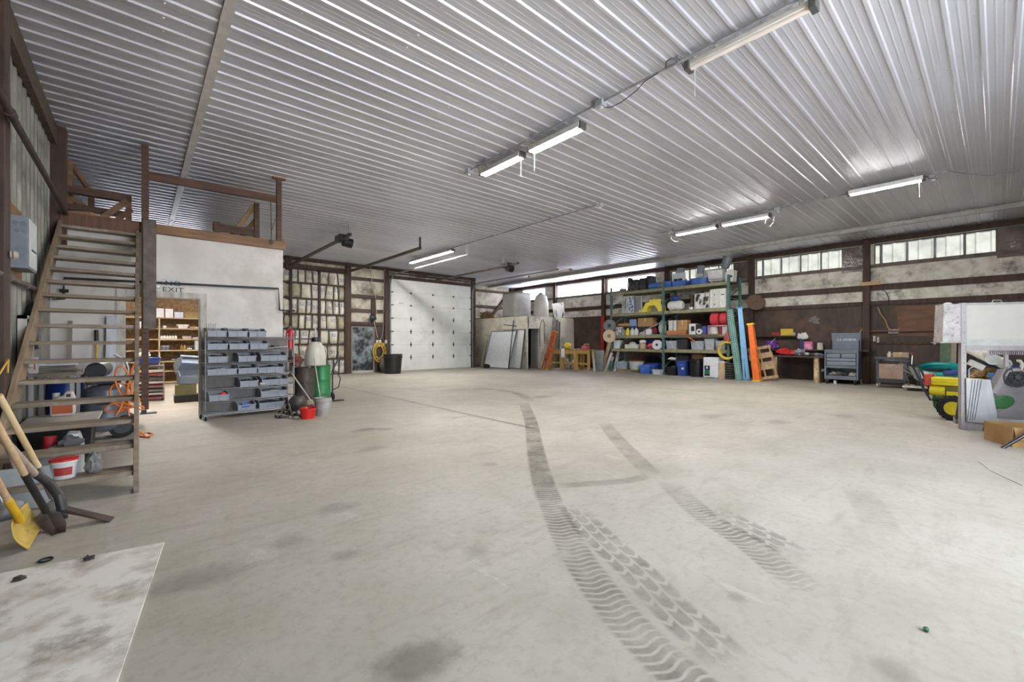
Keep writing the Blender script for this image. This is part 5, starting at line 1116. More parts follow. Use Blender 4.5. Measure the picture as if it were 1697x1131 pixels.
frame('narrow grey framed print on the second rack level, leftmost frame', 1031.5, 1038, 491.5, M_pic1); frame('blue and white framed print on the second rack level', 1041, 1050, 490.5, M_pic2); frame('plain grey framed panel right of the blue print on the second rack level', 1050.5, 1063, 491, plain('7f8083'), 16.6); frame('dark streaked framed picture beside the white cabinet on the rack', 1151.5, 1175, 486, M_pic3)
loc, w = rl(1058, 1097.5, 1, .34); z_ = lambda v: (912-v)/10.285*.0252
X_ = lambda v: (v-895)/395*w
t = thing('yellow_stand', 'bright yellow arched machine stand on the second rack level', 'stand', loc, RW); M_ys = plain('dccb2e', .4)
MB().prism([(X_(700), 0), (X_(700), z_(870)), (X_(755), z_(870)), (X_(815), z_(745)), (X_(1062), z_(745)), (X_(1090), z_(850)), (X_(1090), 0), (X_(1012), 0), (X_(1012), z_(870)), (X_(965), z_(805)), (X_(865), z_(805)), (X_(838), z_(860)), (X_(858), 0)], 'y', -.15, .15).build('arch', M_ys, t, bev=.008)
MB().box(X_(865), X_(1072), -.12, .12, z_(745), z_(700)).build('top_block', M_ys, t, bev=.01); MB().box(X_(930), X_(950), -.05, .05, z_(700), z_(672)).build('lug', M_ys, t)
loc, w = rl(1104, 1129.5, 1, .36); t = thing('air_tank', 'white horizontal air tank with a blue pump on top, second rack level', 'air tank', loc, RW); R_ = rh(1116, 499, loc[2])*.5
q = MB(); q.lathe([(0, -w*.5), (R_*.6, -w*.48), (R_*.93, -w*.38), (R_, -w*.26), (R_, w*.26), (R_*.93, w*.38), (R_*.6, w*.48), (0, w*.5)], n=28, M=Matrix.Translation((0, 0, R_+.02)) @ Matrix.Rotation(PI/2, 4, 'Y')); q.build('tank', plain('dcdcd6', .4), t)
MB().ell((-.02, 0, R_*2+.10), (w*.28, .11, .12), 18, 12).build('pump', M_navy, t); MB().cyl((w*.15, 0, R_*2), (w*.15, 0, R_*2+.12), .03, n=10).build('valve', M_wplas, t); MB().cyl((-w*.505, -.0, R_), (-w*.49, 0, R_), .035, n=12).build('plug', M_black, t)
for x in (-w*.25, w*.25): MB().box(x-.03, x+.03, -.12, .12, 0, .06).build('foot', plain('bdbdb8'), t)
loc, w = rl(1141, 1150, 1, .2, 16.7); o = MB().lathe([(w*.35, 0), (w*.5, .2), (w*.25, .4), (w*.45, .58), (w*.5, .62)], n=18).build('brown_vase', plain('4d3a33', .5), loc=loc); tag(o, 'brown vase-shaped part behind the tin on the second rack level', 'vase')
loc, w = rl(1139, 1149, 1, .2, 16.45); t = thing('silver_tin', 'low silver tin on the second rack level before the brown vase', 'tin', loc); MB().lathe([(w*.5, 0), (w*.5, .07), (0, .07)], n=20).build('tin', M_steel, t); MB().lathe([(w*.53, .06), (w*.53, .09), (0, .09)], n=20).build('lid', M_steel, t)
loc, w = rl(1176.5, 1203, 1, .42); hh = rh(1190, 478.5, loc[2]); t = thing('white_cabinet', 'white metal cabinet with black knobs on the second rack level', 'cabinet', loc, RW); MB().box(-w/2, w/2, -.2, .2, 0, hh).build('body', plain('d5d5d0', .4), t, bev=.006); MB().box(-w*.38, w*.12, -.21, -.2, .03, hh-.03).build('door', plain('c8c8c3', .4), t)
for z in (.2, .7): MB().cyl((-w*.2, -.235, hh*z), (-w*.2, -.205, hh*z), .02, n=10).build('knob', M_black, t)
MB().box(w*.2, w*.4, -.205, -.199, hh*.66, hh*.70).build('emblem', M_black, t)
# third level, left bay
rbox('grey_case', 'white and grey carton at the left end of the third rack level', 'box', 1019.5, 1029, 542, 2, .25, mat('grey_white_print', 'd0d0d2', .5, 0, '8b8b90', scale=8, lo=.48, hi=.52))
for i, (a, c, py, m, cap, lab) in enumerate(((1029.5, 1035, 544, plain('8f8c88'), M_black, 'grey bottle on the third rack level, left of the yellow one'), (1036, 1042.5, 544, plain('d6c233'), plain('d6c233'), 'yellow bottle on the third rack level'), (1044, 1050, 543, M_wplas, plain('7d9cd6'), 'white bottle with a blue cap, left of a pair on the rack'), (1050.5, 1056.5, 543, M_wplas, plain('7d9cd6'), 'white bottle with a blue cap, right of a pair on the rack'))):
    loc, w = rl(a, c, 2, .12); bottle('rack_bottle', lab, 'bottle', w*.5, rh((a+c)/2, py, loc[2]), loc, m, cap)
rbox('black_crate', 'black crate behind the bottles on the third rack level', 'crate', 1033, 1056, 541, 2, .3, M_black, X=16.75); rbox('red_crate', 'dark red crate behind the left carton on the third rack level', 'crate', 1019, 1033, 541, 2, .3, plain('7d2b31'), X=16.75); rbox('black_crate', 'black crate under the big tan carton on the third rack level', 'crate', 1057, 1080, 542, 2, .3, plain('222226'), X=16.7)
loc, w = rl(1020, 1041, 2, .4, 16.72, .40); o = MB().ell((0, 0, .07), (.20, w*.5, .10), 22, 12, .25, 2).build('tan_hat', mat('tan_straw', 'c59a5e', .7, 0, 'a57c42', scale=6), loc=loc); tag(o, 'wide tan hat lying on the crates of the third rack level', 'hat')
rbox('blue_carton', 'pale blue carton beside the tan hat on the rack', 'box', 1043, 1055, 529.5, 2, .25, plain('7d93c4'), X=16.8, zoff=.41); rbox('tan_carton', 'big tan carton with bent sides on the third rack level', 'box', 1056.5, 1082, 527, 2, .38, M_card, X=16.68, zoff=.37, tape=True)
loc, w = rl(1058, 1070, 2, .15); o = MB().ell((0, 0, .06), (.1, w*.5, .08), 16, 10, .9, 8, cut=0).build('paint_rags', plain('b3aba0', .8), loc=loc); tag(o, 'pale rags on the third rack level right of the white bottles', 'rag')
rbox('white_paper_box', 'white crumpled carton on the third rack level before the dark gap', 'box', 1070, 1079, 545.5, 2, .2, plain('d7d6dc'))
loc, w = rl(1079, 1086, 2, .2, 16.55); bag('red_bundle', 'dark red folded bundle on the third rack level near the middle post', 'bundle', (.12, w*.5, .17), (loc[0], loc[1], loc[2]), plain('7c1f35', .7), seed=12)
o = MB().cyl((16.45, loc[1]+.42, loc[2]+.15), (16.62, loc[1]-.28, loc[2]+.52), .012, n=8).build('pale_stick', plain('cfc9c3')); tag(o, 'pale stick slanting over the red bundle on the rack', 'stick')
loc, w = rl(1085.5, 1097.5, 2, .3, 16.5); bag('white_sack', 'white filled sack on the third rack level at the middle post', 'sack', (.18, w*.46, .32), (loc[0]+.16, loc[1], loc[2]), plain('c3c9c4', .6), rough=.3, seed=4)
loc, w = rl(1078, 1098, 2, .3); o = MB().box(-.15, .15, -w/2, w/2, 0, .035).build('teal_board', plain('5f7f83'), loc=loc); tag(o, 'teal board lying flat on the third rack level', 'board')
# third level, right bay
loc, w = rl(1103, 1137, 2, .40); t = thing('wooden_tray', 'open orange-brown wooden tray on the third rack level', 'tray', loc, RW); MB().taper(w*.97, .38, w*.97, .38, .17, .015).build('tray', mat('orange_wood', 'b57b4a', .6, 0, '925d34', scale=3, stretch=(.6, 5, 5)), t); MB().ell((0, 0, .08), (w*.4, .13, .07), 14, 8, .6, 3).build('contents', plain('8d5a3a'), t)
for i, (a, c) in enumerate(((1107.5, 1115), (1116, 1121))): rbox('white_bracket', 'white panel standing on the wooden tray, %s' % ('left one' if i == 0 else 'right one, thinner'), 'panel', a, c, 531, 2, .05, plain('cdcbc4'), X=16.62+.0*i, zoff=.172)
rbox('tan_carton', 'brown taped carton standing on the wooden tray of the third rack level', 'box', 1122, 1139, 530.5, 2, .3, M_card, X=16.52, zoff=.172, tape=True)
loc, w = rl(1141.5, 1162, 2, .36); hh = rh(1151, 536.5, loc[2]); t = thing('printer', 'white and black boxy machine on the third rack level', 'machine', loc, RW); MB().box(-w/2, .02, -.18, .18, 0, hh).build('shell', M_wplas, t, bev=.01); MB().box(.02, w/2, -.17, .18, 0, hh*.96).build('black_side', M_black, t, bev=.01); MB().box(-w*.3, -.02, -.19, -.178, hh*.3, hh*.75).build('opening', M_black, t)
loc, w = rl(1153.5, 1162.5, 2, .1, 16.36); t = thing('tape_roll', 'white roll with a black core in front of the boxy machine', 'roll', (16.42, loc[1], loc[2]), RW); MB().cyl((0, -.04, w*.5), (0, .04, w*.5), w*.5, n=22).build('roll', M_wplas, t); MB().cyl((0, -.045, w*.5), (0, .045, w*.5), w*.2, n=16).build('core', M_black, t)
rbox('navy_carton', 'navy blue carton right of the boxy machine on the rack', 'box', 1163.5, 1170, 541, 2, .25, plain('3a4790'))
loc, w = rl(1171.5, 1188, 2, .4, 16.5); t = thing('white_drum', 'squat white drum on the third rack level under the red cylinders', 'drum', loc); MB().lathe([(w*.48, 0), (w*.48, .28), (0, .28)], n=26).build('shell', plain('c9c8c3', .45), t); MB().ring((0, 0, .02), w*.48, .012, 'z', 26, 6).build('rim', plain('b5b4af'), t)
rbox('maroon_case', 'maroon case beside the squat white drum on the rack', 'case', 1191, 1196, 541, 2, .3, plain('6e2530'), X=16.5); rbox('white_case', 'pale case right of the maroon one on the third rack level', 'case', 1196.5, 1204, 541, 2, .3, plain('bab7b3'), X=16.5)
loc, w = rl(1172, 1204.5, 2, .5, 16.42); t = thing('cylinder_stand', 'pink painted stand carrying the red cylinders on the rack', 'stand', loc, RW)
MB().box(-w/2, w/2, -.22, .22, .30, .335).build('shelf', plain('d18d8d'), t)
for x in (-w/2+.02, w/2-.02):
    for y in (-.2, .2): MB().box(x-.014, x+.014, y-.014, y+.014, 0, .30).build('leg', plain('d18d8d'), t)
M_redc = mat('red_cylinder', 'c23f48', .35, 0, 'aa343d', scale=2)
for i, (a, c) in enumerate(((1175, 1190), (1191, 1205))):
    l2, w2 = rl(a, c, 2, .4, 16.44, .337); t = thing('red_cylinder', 'red cylinder on the pink rack stand, %s one of the pair' % ('left' if i == 0 else 'right'), 'cylinder', (l2[0], l2[1], l2[2]+.24)); hw = w2*.46
    MB().lathe([(0, -hw), (.2, -hw*.96), (.235, -hw*.8), (.24, 0), (.235, hw*.8), (.2, hw*.96), (0, hw)], n=26, M=Matrix.Rotation(PI/2, 4, 'X')).build('shell', M_redc, t); MB().cyl((-.05, 0, .235), (-.05, 0, .27), .03, n=12).build('bung', plain('8b2930'), t)
loc, w = rl(1102, 1204, 2, .12, 16.26, -.055); 
o = MB().box(-.05, .05, -w/2, w/2, -.01, .04).build('weathered_plank', mat('weathered_plank', '6d5a49', .8, 0, '4b3d31', scale=4, stretch=(3, .5, 3), c3='9b8f82', s3=3.), loc=(16.34, loc[1], loc[2])); tag(o, 'weathered plank along the front of the third rack level, right bay', 'plank')
# fourth level
rbox('white_carton', 'white carton at the left end of the fourth rack level', 'box', 1016.5, 1027, 564, 3, .3, plain('c9cfd2'))
loc, w = rl(1027.5, 1034.5, 3, .3); o = MB().ell((0, 0, .12), (.15, w*.5, .16), 18, 10, .9, 6, cut=0).build('black_oddments', M_junk, loc=loc); tag(o, 'heap of black parts beside the white carton on the fourth rack level', 'parts', kind='stuff')
loc, w = rl(1035, 1057, 3, .35); t = thing('pale_tub', 'long pale tub with a round lid hump on the fourth rack level', 'tub', loc, RW); hh = rh(1046, 571, loc[2]); MB().box(-w/2, w/2, -.16, .16, 0, hh).build('tub', plain('c5c8bd'), t, bev=.01); MB().ell((-.03, 0, hh), (w*.25, .13, .12), 18, 10, cut=hh).build('lid', plain('aeb2a3'), t)
loc, w = rl(1058, 1068, 3, .2); t = thing('jar', 'clear jar of parts with a puffy white lid on the fourth rack level', 'jar', loc); hh = rh(1063, 569, loc[2]); MB().lathe([(w*.48, 0), (w*.5, .02), (w*.5, hh*.85), (w*.42, hh)], n=20).build('jar', plain('b39a84', .3), t); MB().ell((0, 0, hh+.07), (w*.5, w*.5, .09), 18, 10, .2, 1).build('lid', M_wplas, t)
loc, w = rl(1069, 1086, 3, .3); bag('red_bag', 'pinkish red bag on the fourth rack level', 'bag', (.14, w*.48, .13), (loc[0], loc[1], loc[2]), plain('c9474b', .6), seed=7); rbox('navy_crate', 'navy crate behind the red bag on the fourth rack level', 'crate', 1068, 1085, 563, 3, .3, M_navy, X=16.85)
loc, w = rl(1081, 1095.5, 3, .2, 16.30); reel('cable_reel', 'white plastic reel standing at the middle post of the rack', w*.5, .14, (16.36, loc[1], loc[2]-.02), plain('c4c4d3', .4), M_black, (0, 0, RW+.2), hub=plain('2a2c3a'))
rtote('clear_tote', 'clear tote of parts beside the middle post, fourth rack level', 'tote', 1103, 1121, 565, 3, .4, M_clearp, fill=M_junkl); rtote('black_tote', 'black tote on the fourth rack level', 'tote', 1122, 1139.5, 564, 3, .4, plain('232529'), lid=plain('232529')); rtote('clear_tote', 'clear tote of parts right of the black one, fourth rack level', 'tote', 1144, 1166, 565.5, 3, .4, M_clearp, fill=M_junkl)
rtote('grey_tote', 'lidded grey tote on the fourth rack level', 'tote', 1167, 1184, 562.5, 3, .4, M_gplas, lid=M_gplas); rtote('clear_tote', 'clear tote holding white sheets at the right end, fourth rack level', 'tote', 1185, 1203, 565, 3, .4, mat('grey_clear', '9da2a8', .3, 0, '858a91', scale=5), fill=M_wplas)
loc, w = rl(1133, 1151, 3, .1, 16.32); o = MB().bar((16.38, loc[1]+w*.5, 1.66), (16.40, loc[1]-w*.5, 1.37), .05, .03).build('orange_bar', plain('d4713a')); tag(o, 'orange bar slanting down from the third rack level over the totes', 'bar')
# floor under the rack
yc, w, _ = spanx(1015, 1058, 612, 16.5); pallet('pallet', 'low wooden pallet on the floor under the left of the rack', w, .8, (16.95, yc, 0), (0, 0, RW))
rtote('grey_clear_tote', 'clear tote of white parts on the pallet under the rack', 'tote', 1020.5, 1038, 599.5, None, .4, M_clearp, zoff=.122, fill=M_wplas)
loc, w = rl(1038, 1061, None, .5, 16.42, .122); hh = rh(1050, 597, .122); t = thing('round_tub', 'round clear tub with a red lid on the pallet', 'tub', loc); MB().lathe([(w*.40, 0), (w*.47, hh*.85), (w*.5, hh*.88), (w*.44, hh*.9)], n=26).build('tub', mat('milky_clear', 'b5b7ad', .3, 0, '8fa0aa', scale=4), t); MB().lathe([(w*.46, hh*.9), (w*.3, hh), (0, hh*1.01)], n=26).build('lid', plain('8d3a2c'), t)
rtote('blue_tote', 'light blue tote on the floor under the rack', 'tote', 1059.5, 1077, 606, None, .45, M_blue, X=16.25, fill=M_junkl)
loc, w = rl(1066, 1091, None, .5, 16.75); t = thing('wheeled_tote', 'dark blue wheeled tote with its black lid propped open under the rack', 'tote', loc, RW); MB().taper(w*.85, .42, w*.95, .5, .42, .008, rim=.02).build('tub', M_navy, t); MB().bar((0, .2, .44), (0, -.18, .74), 0.02, w*.9, (1, 0, 0)).build('lid', M_black, t); MB().cyl((w*.35, -.23, .1), (w*.35, -.29, .1), .11, n=18).build('wheel', M_rubber, t)
rtote('white_tote', 'white tote on the floor beside the middle rack post', 'tote', 1080, 1094, 613, None, .4, plain('c0c3c8'), X=16.15, fill=M_junk)
rtote('black_crate', 'black crate with papers on top, right of the middle rack post', 'crate', 1103.5, 1120, 608, None, .45, M_black, X=16.3, fill=M_junkl)
o = MB().ell((0, 0, .05), (.12, .16, .06), 14, 8, .7, 5).build('white_bundle', M_wplas, loc=(16.5, gx(1114, 600, 16.5).y, .62)); tag(o, 'white cloth bundle lying on the black crate under the rack', 'bundle')
loc, w = rl(1121, 1136.5, None, .45, 16.3); hh = rh(1128, 598.5, 0, 16.3); t = thing('recycling_bin', 'blue recycling tote with a white mark beside the black bin', 'bin', loc, RW); MB().taper(w*.78, .36, w*.98, .45, hh, .008, rim=.03).build('tub', M_navy, t); MB().box(-w*.30, w*.30, -.215, -.2, hh*.72, hh*.78).build('band', M_blue, t); MB().cyl((0.05, -.206, hh*.5), (.05, -.203, hh*.5), .05, n=16).build('printed_mark', M_wplas, t)
rbox('black_carton', 'black carton standing behind the blue recycling tote', 'box', 1120, 1141, 589.5, None, .3, plain('2a2a2b'), X=16.85)
loc, w = rl(1136, 1162, None, .6, 16.2); bucket('black_bin', 'big round black plastic bin on the floor under the rack', w*.48, rh(1149, 595.5, 0, 16.2), loc, mat('glossy_black', '17171b', .25, 0, '101014', scale=3), bail=False, cat='bin')
rbox('printed_carton', 'brown and white printed carton behind the black bin', 'box', 1146, 1164, 587.5, None, .35, M_card, X=16.95, mark=M_wplas)
loc, w = rl(1165.5, 1190, None, .5, 16.2); hh = rh(1177, 592.5, 0, 16.2); t = thing('white_box', 'tall white corrugated box with a green and navy label under the rack', 'box', loc, RW); MB().box(-w/2, w/2, -.25, .25, .03, hh).build('box', plain('d2d3d9', .5), t, bev=.008)
MB().box(-w*.42, -w*.05, -.256, -.249, hh*.1, hh*.60).build('label', plain('16233f', .4), t); MB().box(-w*.42, -w*.05, -.258, -.252, hh*.2, hh*.38).build('green_band', plain('1f6b47', .4), t); MB().lathe([(0, -.05), (.035, -.03), (.03, .0), (0, .06)], (0, 0, 0), 14, M=Matrix.Translation((-w*.24, -.256, hh*.51)) @ Matrix.Diagonal((1, .1, 1, 1))).build('drop_mark', M_wplas, t)
for x in (-w*.4, w*.3): MB().box(x-.05, x+.05, -.22, .22, 0, .03).build('foot', plain('bfc0c4'), t)
rbox('tall_carton', 'tall tan carton with a white top flap under the right of the rack', 'box', 1190.5, 1201, 601, None, .3, mat('tan_carton', 'b09a80'), X=16.2, tape=True)
o = MB().box(-.13, .13, -.12, .12, 0, .03).build('white_flap', M_wplas, loc=(16.33, gx(1197, 600, 16.3).y, rh(1197, 601, 0, 16.2)+.001)); tag(o, 'white folded paper on top of the tall tan carton', 'paper')
yc = gx(1209, 600, 16.25).y
o = MB()
for k in range(7): o.ring((0, 0, .05+.085*k), .13-.008*(k % 2), .035, 'z', 20, 6)
o = o.build('hose_stack', mat('ribbed_hose', '3d3833', .6, 0, '262220', scale=12), loc=(16.3, yc, 0)); tag(o, 'stacked coil of dark ribbed hose at the right foot of the rack', 'hose')
o = coil('yellow_hose', 'yellow hose coil hung on the right rack post', 'hose', .30, .028, (16.32, gx(1207, 583, 16.3).y, gx(1207, 581, 16.3).z), plain('c8ad2a', .4), 3, (PI/2, 0, RW), .03, .8)
bag('red_straps', 'dull red straps hung on the right rack post above the yellow hose', 'strap', (.05, .12, .22), (16.28, gx(1206, 565, 16.3).y, gx(1206, 570, 16.3).z), plain('9c4b45'), seed=15)
# left end of the rack
def reelx(px, py, X, w): p = gx(px, py, X); return p
p = gx(1011, 540, 16.3); R_ = spanx(1002.5, 1019.5, 540, 16.3)[1]/2; reel('wire_reel', 'dark grey reel hung on the left rack post, upper of two', R_, .12, (16.28, p.y, p.z-R_), plain('65696b', .4), plain('4a4c4e'), (0, 0, RW+.25), hub=M_black)
p = gx(1011, 557, 16.3); R_ = spanx(1002.5, 1020, 540, 16.3)[1]/2; reel('wire_reel', 'cream reel hung on the left rack post, lower of two', R_, .12, (16.26, p.y, p.z-R_), plain('c3ae92', .5), plain('a8937a'), (0, 0, RW+.25), hub=plain('7d6a5b'))
for i, (a, c, m, lab, wd) in enumerate((((998, 614.5), (1012, 562), mat('pale_board', 'c0a47c'), 'tan board leaning on the left rack post below the cream reel', .16), ((1003, 615), (1014, 585), plain('cfcdc8'), 'white board leaning at the left of the rack, left of two', .12), ((1007, 614.5), (1016, 592), plain('c3c1bb'), 'white board leaning at the left of the rack, right of two', .09), ((1018, 612), (1025, 583), plain('c9cccf'), 'white narrow panel standing inside the left rack post', .14))):
    p = gz(*a); X2 = 16.33 if i < 3 else 16.9
    if i == 3: p = Vector((16.55, gx(a[0], 600, 16.55).y, 0)); 
    e = gx(c[0], c[1], X2); o = MB().bar(p, e, wd, .03, (1, 0, 0)).build('leaning_board', m); tag(o, lab, 'board')
struct('wall_post_paint', MB().box(XW-.20, XW-.15, POSTS[2]-.10, POSTS[2]+.10, .3, 2.7), plain('a62a22', .5))
# right of the rack: upright, ladders, pallet
p = gz(1225, 631); e = gx(1209, 513, 16.33); t = thing('rack_upright', 'loose teal perforated upright leaning on the right end of the rack', 'upright', p)
d = e-p; up = d.normalized(); sd = Vector((0, 1, 0)); sd = (sd-up*sd.dot(up)).normalized(); nn = up.cross(sd)
Mx = Matrix((sd, -nn, up)).transposed().to_4x4(); L_ = d.length
MB().box(-.11, .11, -.01, .01, 0, L_, Mx).box(-.11, -.10, -.01, .05, 0, L_, Mx).box(.10, .11, -.01, .05, 0, L_, Mx).build('channel', mat('pale_teal', '7fa49b', .5, .2, '5f837b', scale=5), t)
q = MB()
for k in range(int(L_/.075)):
    for j in (-.07, 0, .07): q.box(j-.014, j+.014, -.013, .013, .03+.075*k, .065+.075*k, Mx)
h = q.build('slot', plain('2e403c', .7), t); h['kind'] = 'stuff'
p = gz(1238, 629.5); stepladder('stepladder', 'tall light blue folded stepladder right of the pallet rack', .42, 2.60, (p.x, p.y-.04, 0), (-.08, 0, RW+1.9), plain('7db0d8', .4), plain('5d93c2', .4), 8, depth=.11)
p = gz(1252, 631.5); stepladder('stepladder', 'orange folded stepladder with yellow caps beside the blue one', .44, 2.0, (p.x-.05, p.y-.14, 0), (-.10, 0, RW+1.75), plain('dd6a25', .4), plain('dfc02e', .45), 6, depth=.12)
p = gz(1271, 631); U = Vector((.22, .30, 1)); N = Vector((-1, -.25, .26)); pl = pallet('pallet', 'wooden pallet standing on edge against the workbench', 1.22, .74, (p.x+.0, p.y+.14, .605), (0, 0, 0)); pl.rotation_euler = basis(U, N)
o = MB().lathe([(0, 0), (.30, .012), (.325, .05), (.33, .05), (.31, 0.0), (0, -.012)], n=32).build('woven_tray', mat('woven_tray', '7a6353', .8, 0, '57463a', scale=30, bump=.4)); o.location = gx(1252, 501.5, XW-.22); o.rotation_euler = (.25, -1.25, .3); tag(o, 'round brown woven tray hung on the wall above the ladders', 'tray')

# ---------------------------------------------------------------- benches between the small room and the rack
M_pine = mat('yellow_pine', 'b89250', .6, 0, '997438', scale=4, stretch=(4, 4, .7))
BX = 15.6
def bench(label, p0, p1):
    yc, w, _ = spanx(p0, p1, 600, BX); z1 = gx((p0+p1)/2, 579, BX).z; t = thing('sawhorse_bench', label, 'bench', (BX, yc, 0), RW, 'pine benches by the small room')
    for x in (-w/2+.04, w/2-.04):
        for y in (.05, .50): MB().box(x-.05, x+.05, y-.045, y+.045, 0, z1-.04).build('leg', M_pine, t)
    MB().box(-w/2, w/2, .0, .02, z1-.22, z1-.04).build('apron', M_pine, t); MB().box(-w/2+.05, w/2-.05, .02, .06, .28, .38).build('stretcher', M_pine, t); MB().box(-w/2-.01, w/2+.01, -.02, .57, z1-.04, z1).build('bench_top', mat('bench_top', '8b6b48', .7, 0, '6c5136', scale=4), t)
    return t
bench('pine bench nearest the small room, left of three', 907.5, 930); bench('middle pine bench with a yellow bag on it', 931, 953); bench('right pine bench with a red box on it', 954, 975.5)
zb = gx(940, 579, BX).z
y_ = gx(940, 575, BX+.2).y; bag('yellow_bag', 'yellow bag slumped on the middle pine bench', 'bag', (.16, .22, .17), (BX+.25, y_, zb+.001), plain('d3b437', .5), seed=21, rough=.3)
y_ = gx(934, 585, BX).y; o = MB().add([(BX-.05+.03*math.sin(i*1.3), y_-.10+.05*i, zb+.02-(.0 if j == 0 else .14*j)+.015*math.sin(i+j)) for j in range(4) for i in range(5)], [(j*5+i, j*5+i+1, j*5+i+6, j*5+i+5) for j in range(3) for i in range(4)]).build('white_cloth', plain('d8dade', .8)); s_ = o.modifiers.new('thick', 'SOLIDIFY'); s_.thickness = .01; tag(o, 'white cloth hanging over the front of the middle pine bench', 'cloth')
y_ = gx(968, 575, BX+.2).y; t = thing('red_toolbox', 'small red toolbox with a handle on the right pine bench', 'toolbox', (BX+.3, y_, zb+.001), RW); MB().box(-.17, .17, -.1, .1, 0, .17).build('case', plain('c65656', .4), t, bev=.015); MB().tube([(-.1, 0, .17), (-.08, 0, .24), (.16, 0, .26), (.2, 0, .22)], .02, 8).build('handle', plain('d8b6a4'), t)
y_ = gx(957, 579, BX+.2).y; o = MB().box(-.06, .06, -.16, .16, 0, .03).build('white_slab', M_wplas, loc=(BX+.2, y_, zb+.001)); tag(o, 'thin white slab beside the red toolbox on the right pine bench', 'slab')
for i, px in enumerate((937, 948)): 
    y_ = gx(px, 598, BX+.3).y; bag('black_white_bag', 'dark bag with white print under the middle pine bench, %s' % ('left' if i == 0 else 'right'), 'bag', (.12, .15, .26), (BX+.45, y_, 0), M_pic3, seed=30+i)
p0 = gx(979, 579, BX); t = thing('foam_panel', 'grey jointed foam panel leaning at the left of the pallet rack', 'panel', (16.0, (gx(983, 600, 16.0).y+gx(998, 600, 16.0).y)/2, 0), 0, None, (0, .16, 0)); w = abs(gx(983, 600, 16.0).y-gx(998, 600, 16.0).y); MB().box(-.02, .02, -w/2, w/2, .01, .98).build('panel', mat('grey_foam', '83888a', .7, 0, '6f7476', scale=3), t)
q = MB()
for k in range(1, 10): q.box(-.023, -.02, -w/2, w/2, .1*k-.004, .1*k+.004)
h = q.build('joint', plain('5b6062'), t); h['kind'] = 'stuff'
o = MB().bar((15.75, gx(985.5, 612, 15.75).y, 0), (16.0, gx(981.5, 580, 16.0).y, 1.0), .10, .03, (1, 0, 0)).build('white_board', plain('c9c2ad')); tag(o, 'pale board leaning between the right pine bench and the foam panel', 'board')
p = gz(899, 613); stepladder('stepladder', 'orange stepladder with a yellow top beside the small room doorway', .45, 1.95, (p.x+.1, p.y, 0), (-.30, 0, RW-.25), plain('cf5a2c', .4), plain('d9b53a', .45), 6)
for i, (a, c, X_2, m) in enumerate(((914, 918.5, 16.05, M_steel), (919.5, 923, 16.3, plain('9a9b9d', .4, .4)), (924, 926.5, 16.5, plain('6e6a68', .4, .4)))):
    y0_, y1_ = gx(a, 560, X_2).y, gx(c, 560, X_2).y; o = MB().bar((X_2, (y0_+y1_)/2, 0), (X_2+.12, (y0_+y1_)/2+.02, 2.62-.1*i), .22-.06*i, .02, (1, 0, 0)).build('metal_sheet', m); tag(o, 'tall grey metal sheet leaning in the corner right of the small room, %s' % ('leftmost' if i == 0 else ('middle' if i == 1 else 'rightmost and darkest')), 'sheet', 'metal sheets by the small room')
o = MB().box(-.01, .01, -.17, .17, 0, .12).build('paper_note', plain('c8a892'), loc=(XW-.04, gx(932.5, 541, XW).y, gx(932.5, 543, XW).z)); tag(o, 'small pinkish note on the dark wall above the left pine bench', 'note')

# ---------------------------------------------------------------- workbench, tool chest and cart
M_log = mat('peeled_log', 'b39a77', .7, 0, '8b6f4e', scale=4, stretch=(3, 3, .6), c3='cbbd9f', s3=3.)
ya, yb = gx(1278, 590, 16.95).y, gx(1364, 590, 16.95).y
t = thing('workbench', 'rough dark workbench on log legs along the right wall', 'workbench', (17.45, (ya+yb)/2, 0))
MB().box(-.50, .60, (yb-ya)/2, (ya-yb)/2, .84, .89).build('bench_top', M_ply, t)
for px, X2, py in ((1284, -.46, 630.5), (1353.5, -.36, 634), (1362, .1, 630)):
    y_ = gx(px, 610, 17.45+X2).y-(ya+yb)/2; MB().cyl((X2, y_, 0), (X2+.01, y_+.01, .84), .085, .078, n=16).build('leg', M_log if px < 1360 else plain('5d4937', .8), t)
MB().box(.57, .60, (yb-ya)/2, (ya-yb)/2, .1, .84).build('back_panel', M_ply, t)
struct('wall_ledge', MB().box(17.62, XW-.03, gx(1440, 580, 17.7).y, gx(1272, 580, 17.7).y, 1.06, 1.10), M_ply)
struct('wall_ledge', MB().box(17.85, XW-.03, gx(1328, 556, 17.9).y, gx(1252, 556, 17.9).y, 1.56, 1.60), M_ply)
def on(px, X, z): return (X, gx(px, 580, X).y, z)
bag('red_bag', 'bright red bag lying on the workbench', 'bag', (.13, .25, .12), on(1302.5, 17.15, .891), plain('b3161d', .5), seed=41, rough=.6)
bag('grey_bag', 'grey plastic bag next to the red one on the workbench', 'bag', (.12, .16, .12), on(1324, 17.2, .891), plain('8f9096', .4), seed=42, rough=.7)
for i, px in enumerate((1331, 1338, 1346, 1353)):
    o = MB().ell((0, 0, .05), (.08, .10+.02*i, .06), 14, 8, .8, 50+i, cut=0).build('bench_oddment', plain(('3d3f44', 'b9babd', '2c2d31', '6d7076')[i], .5, .3), loc=on(px, 17.15, .891)); tag(o, ('black tool part beside the grey bag on the workbench', 'pale metal part in the middle of the workbench', 'black metal part near the right of the workbench', 'grey tool at the right end of the workbench')[i], 'tool')
bag('purple_bag', 'purple printed bag slumped on the wall ledge left of the workbench', 'bag', (.11, .20, .17), on(1279, 17.82, 1.101), mat('purple_print', '6a2f92', .5, 0, '57207c', scale=4, c3='c9bcd6', s3=3.5), seed=44, rough=.5)
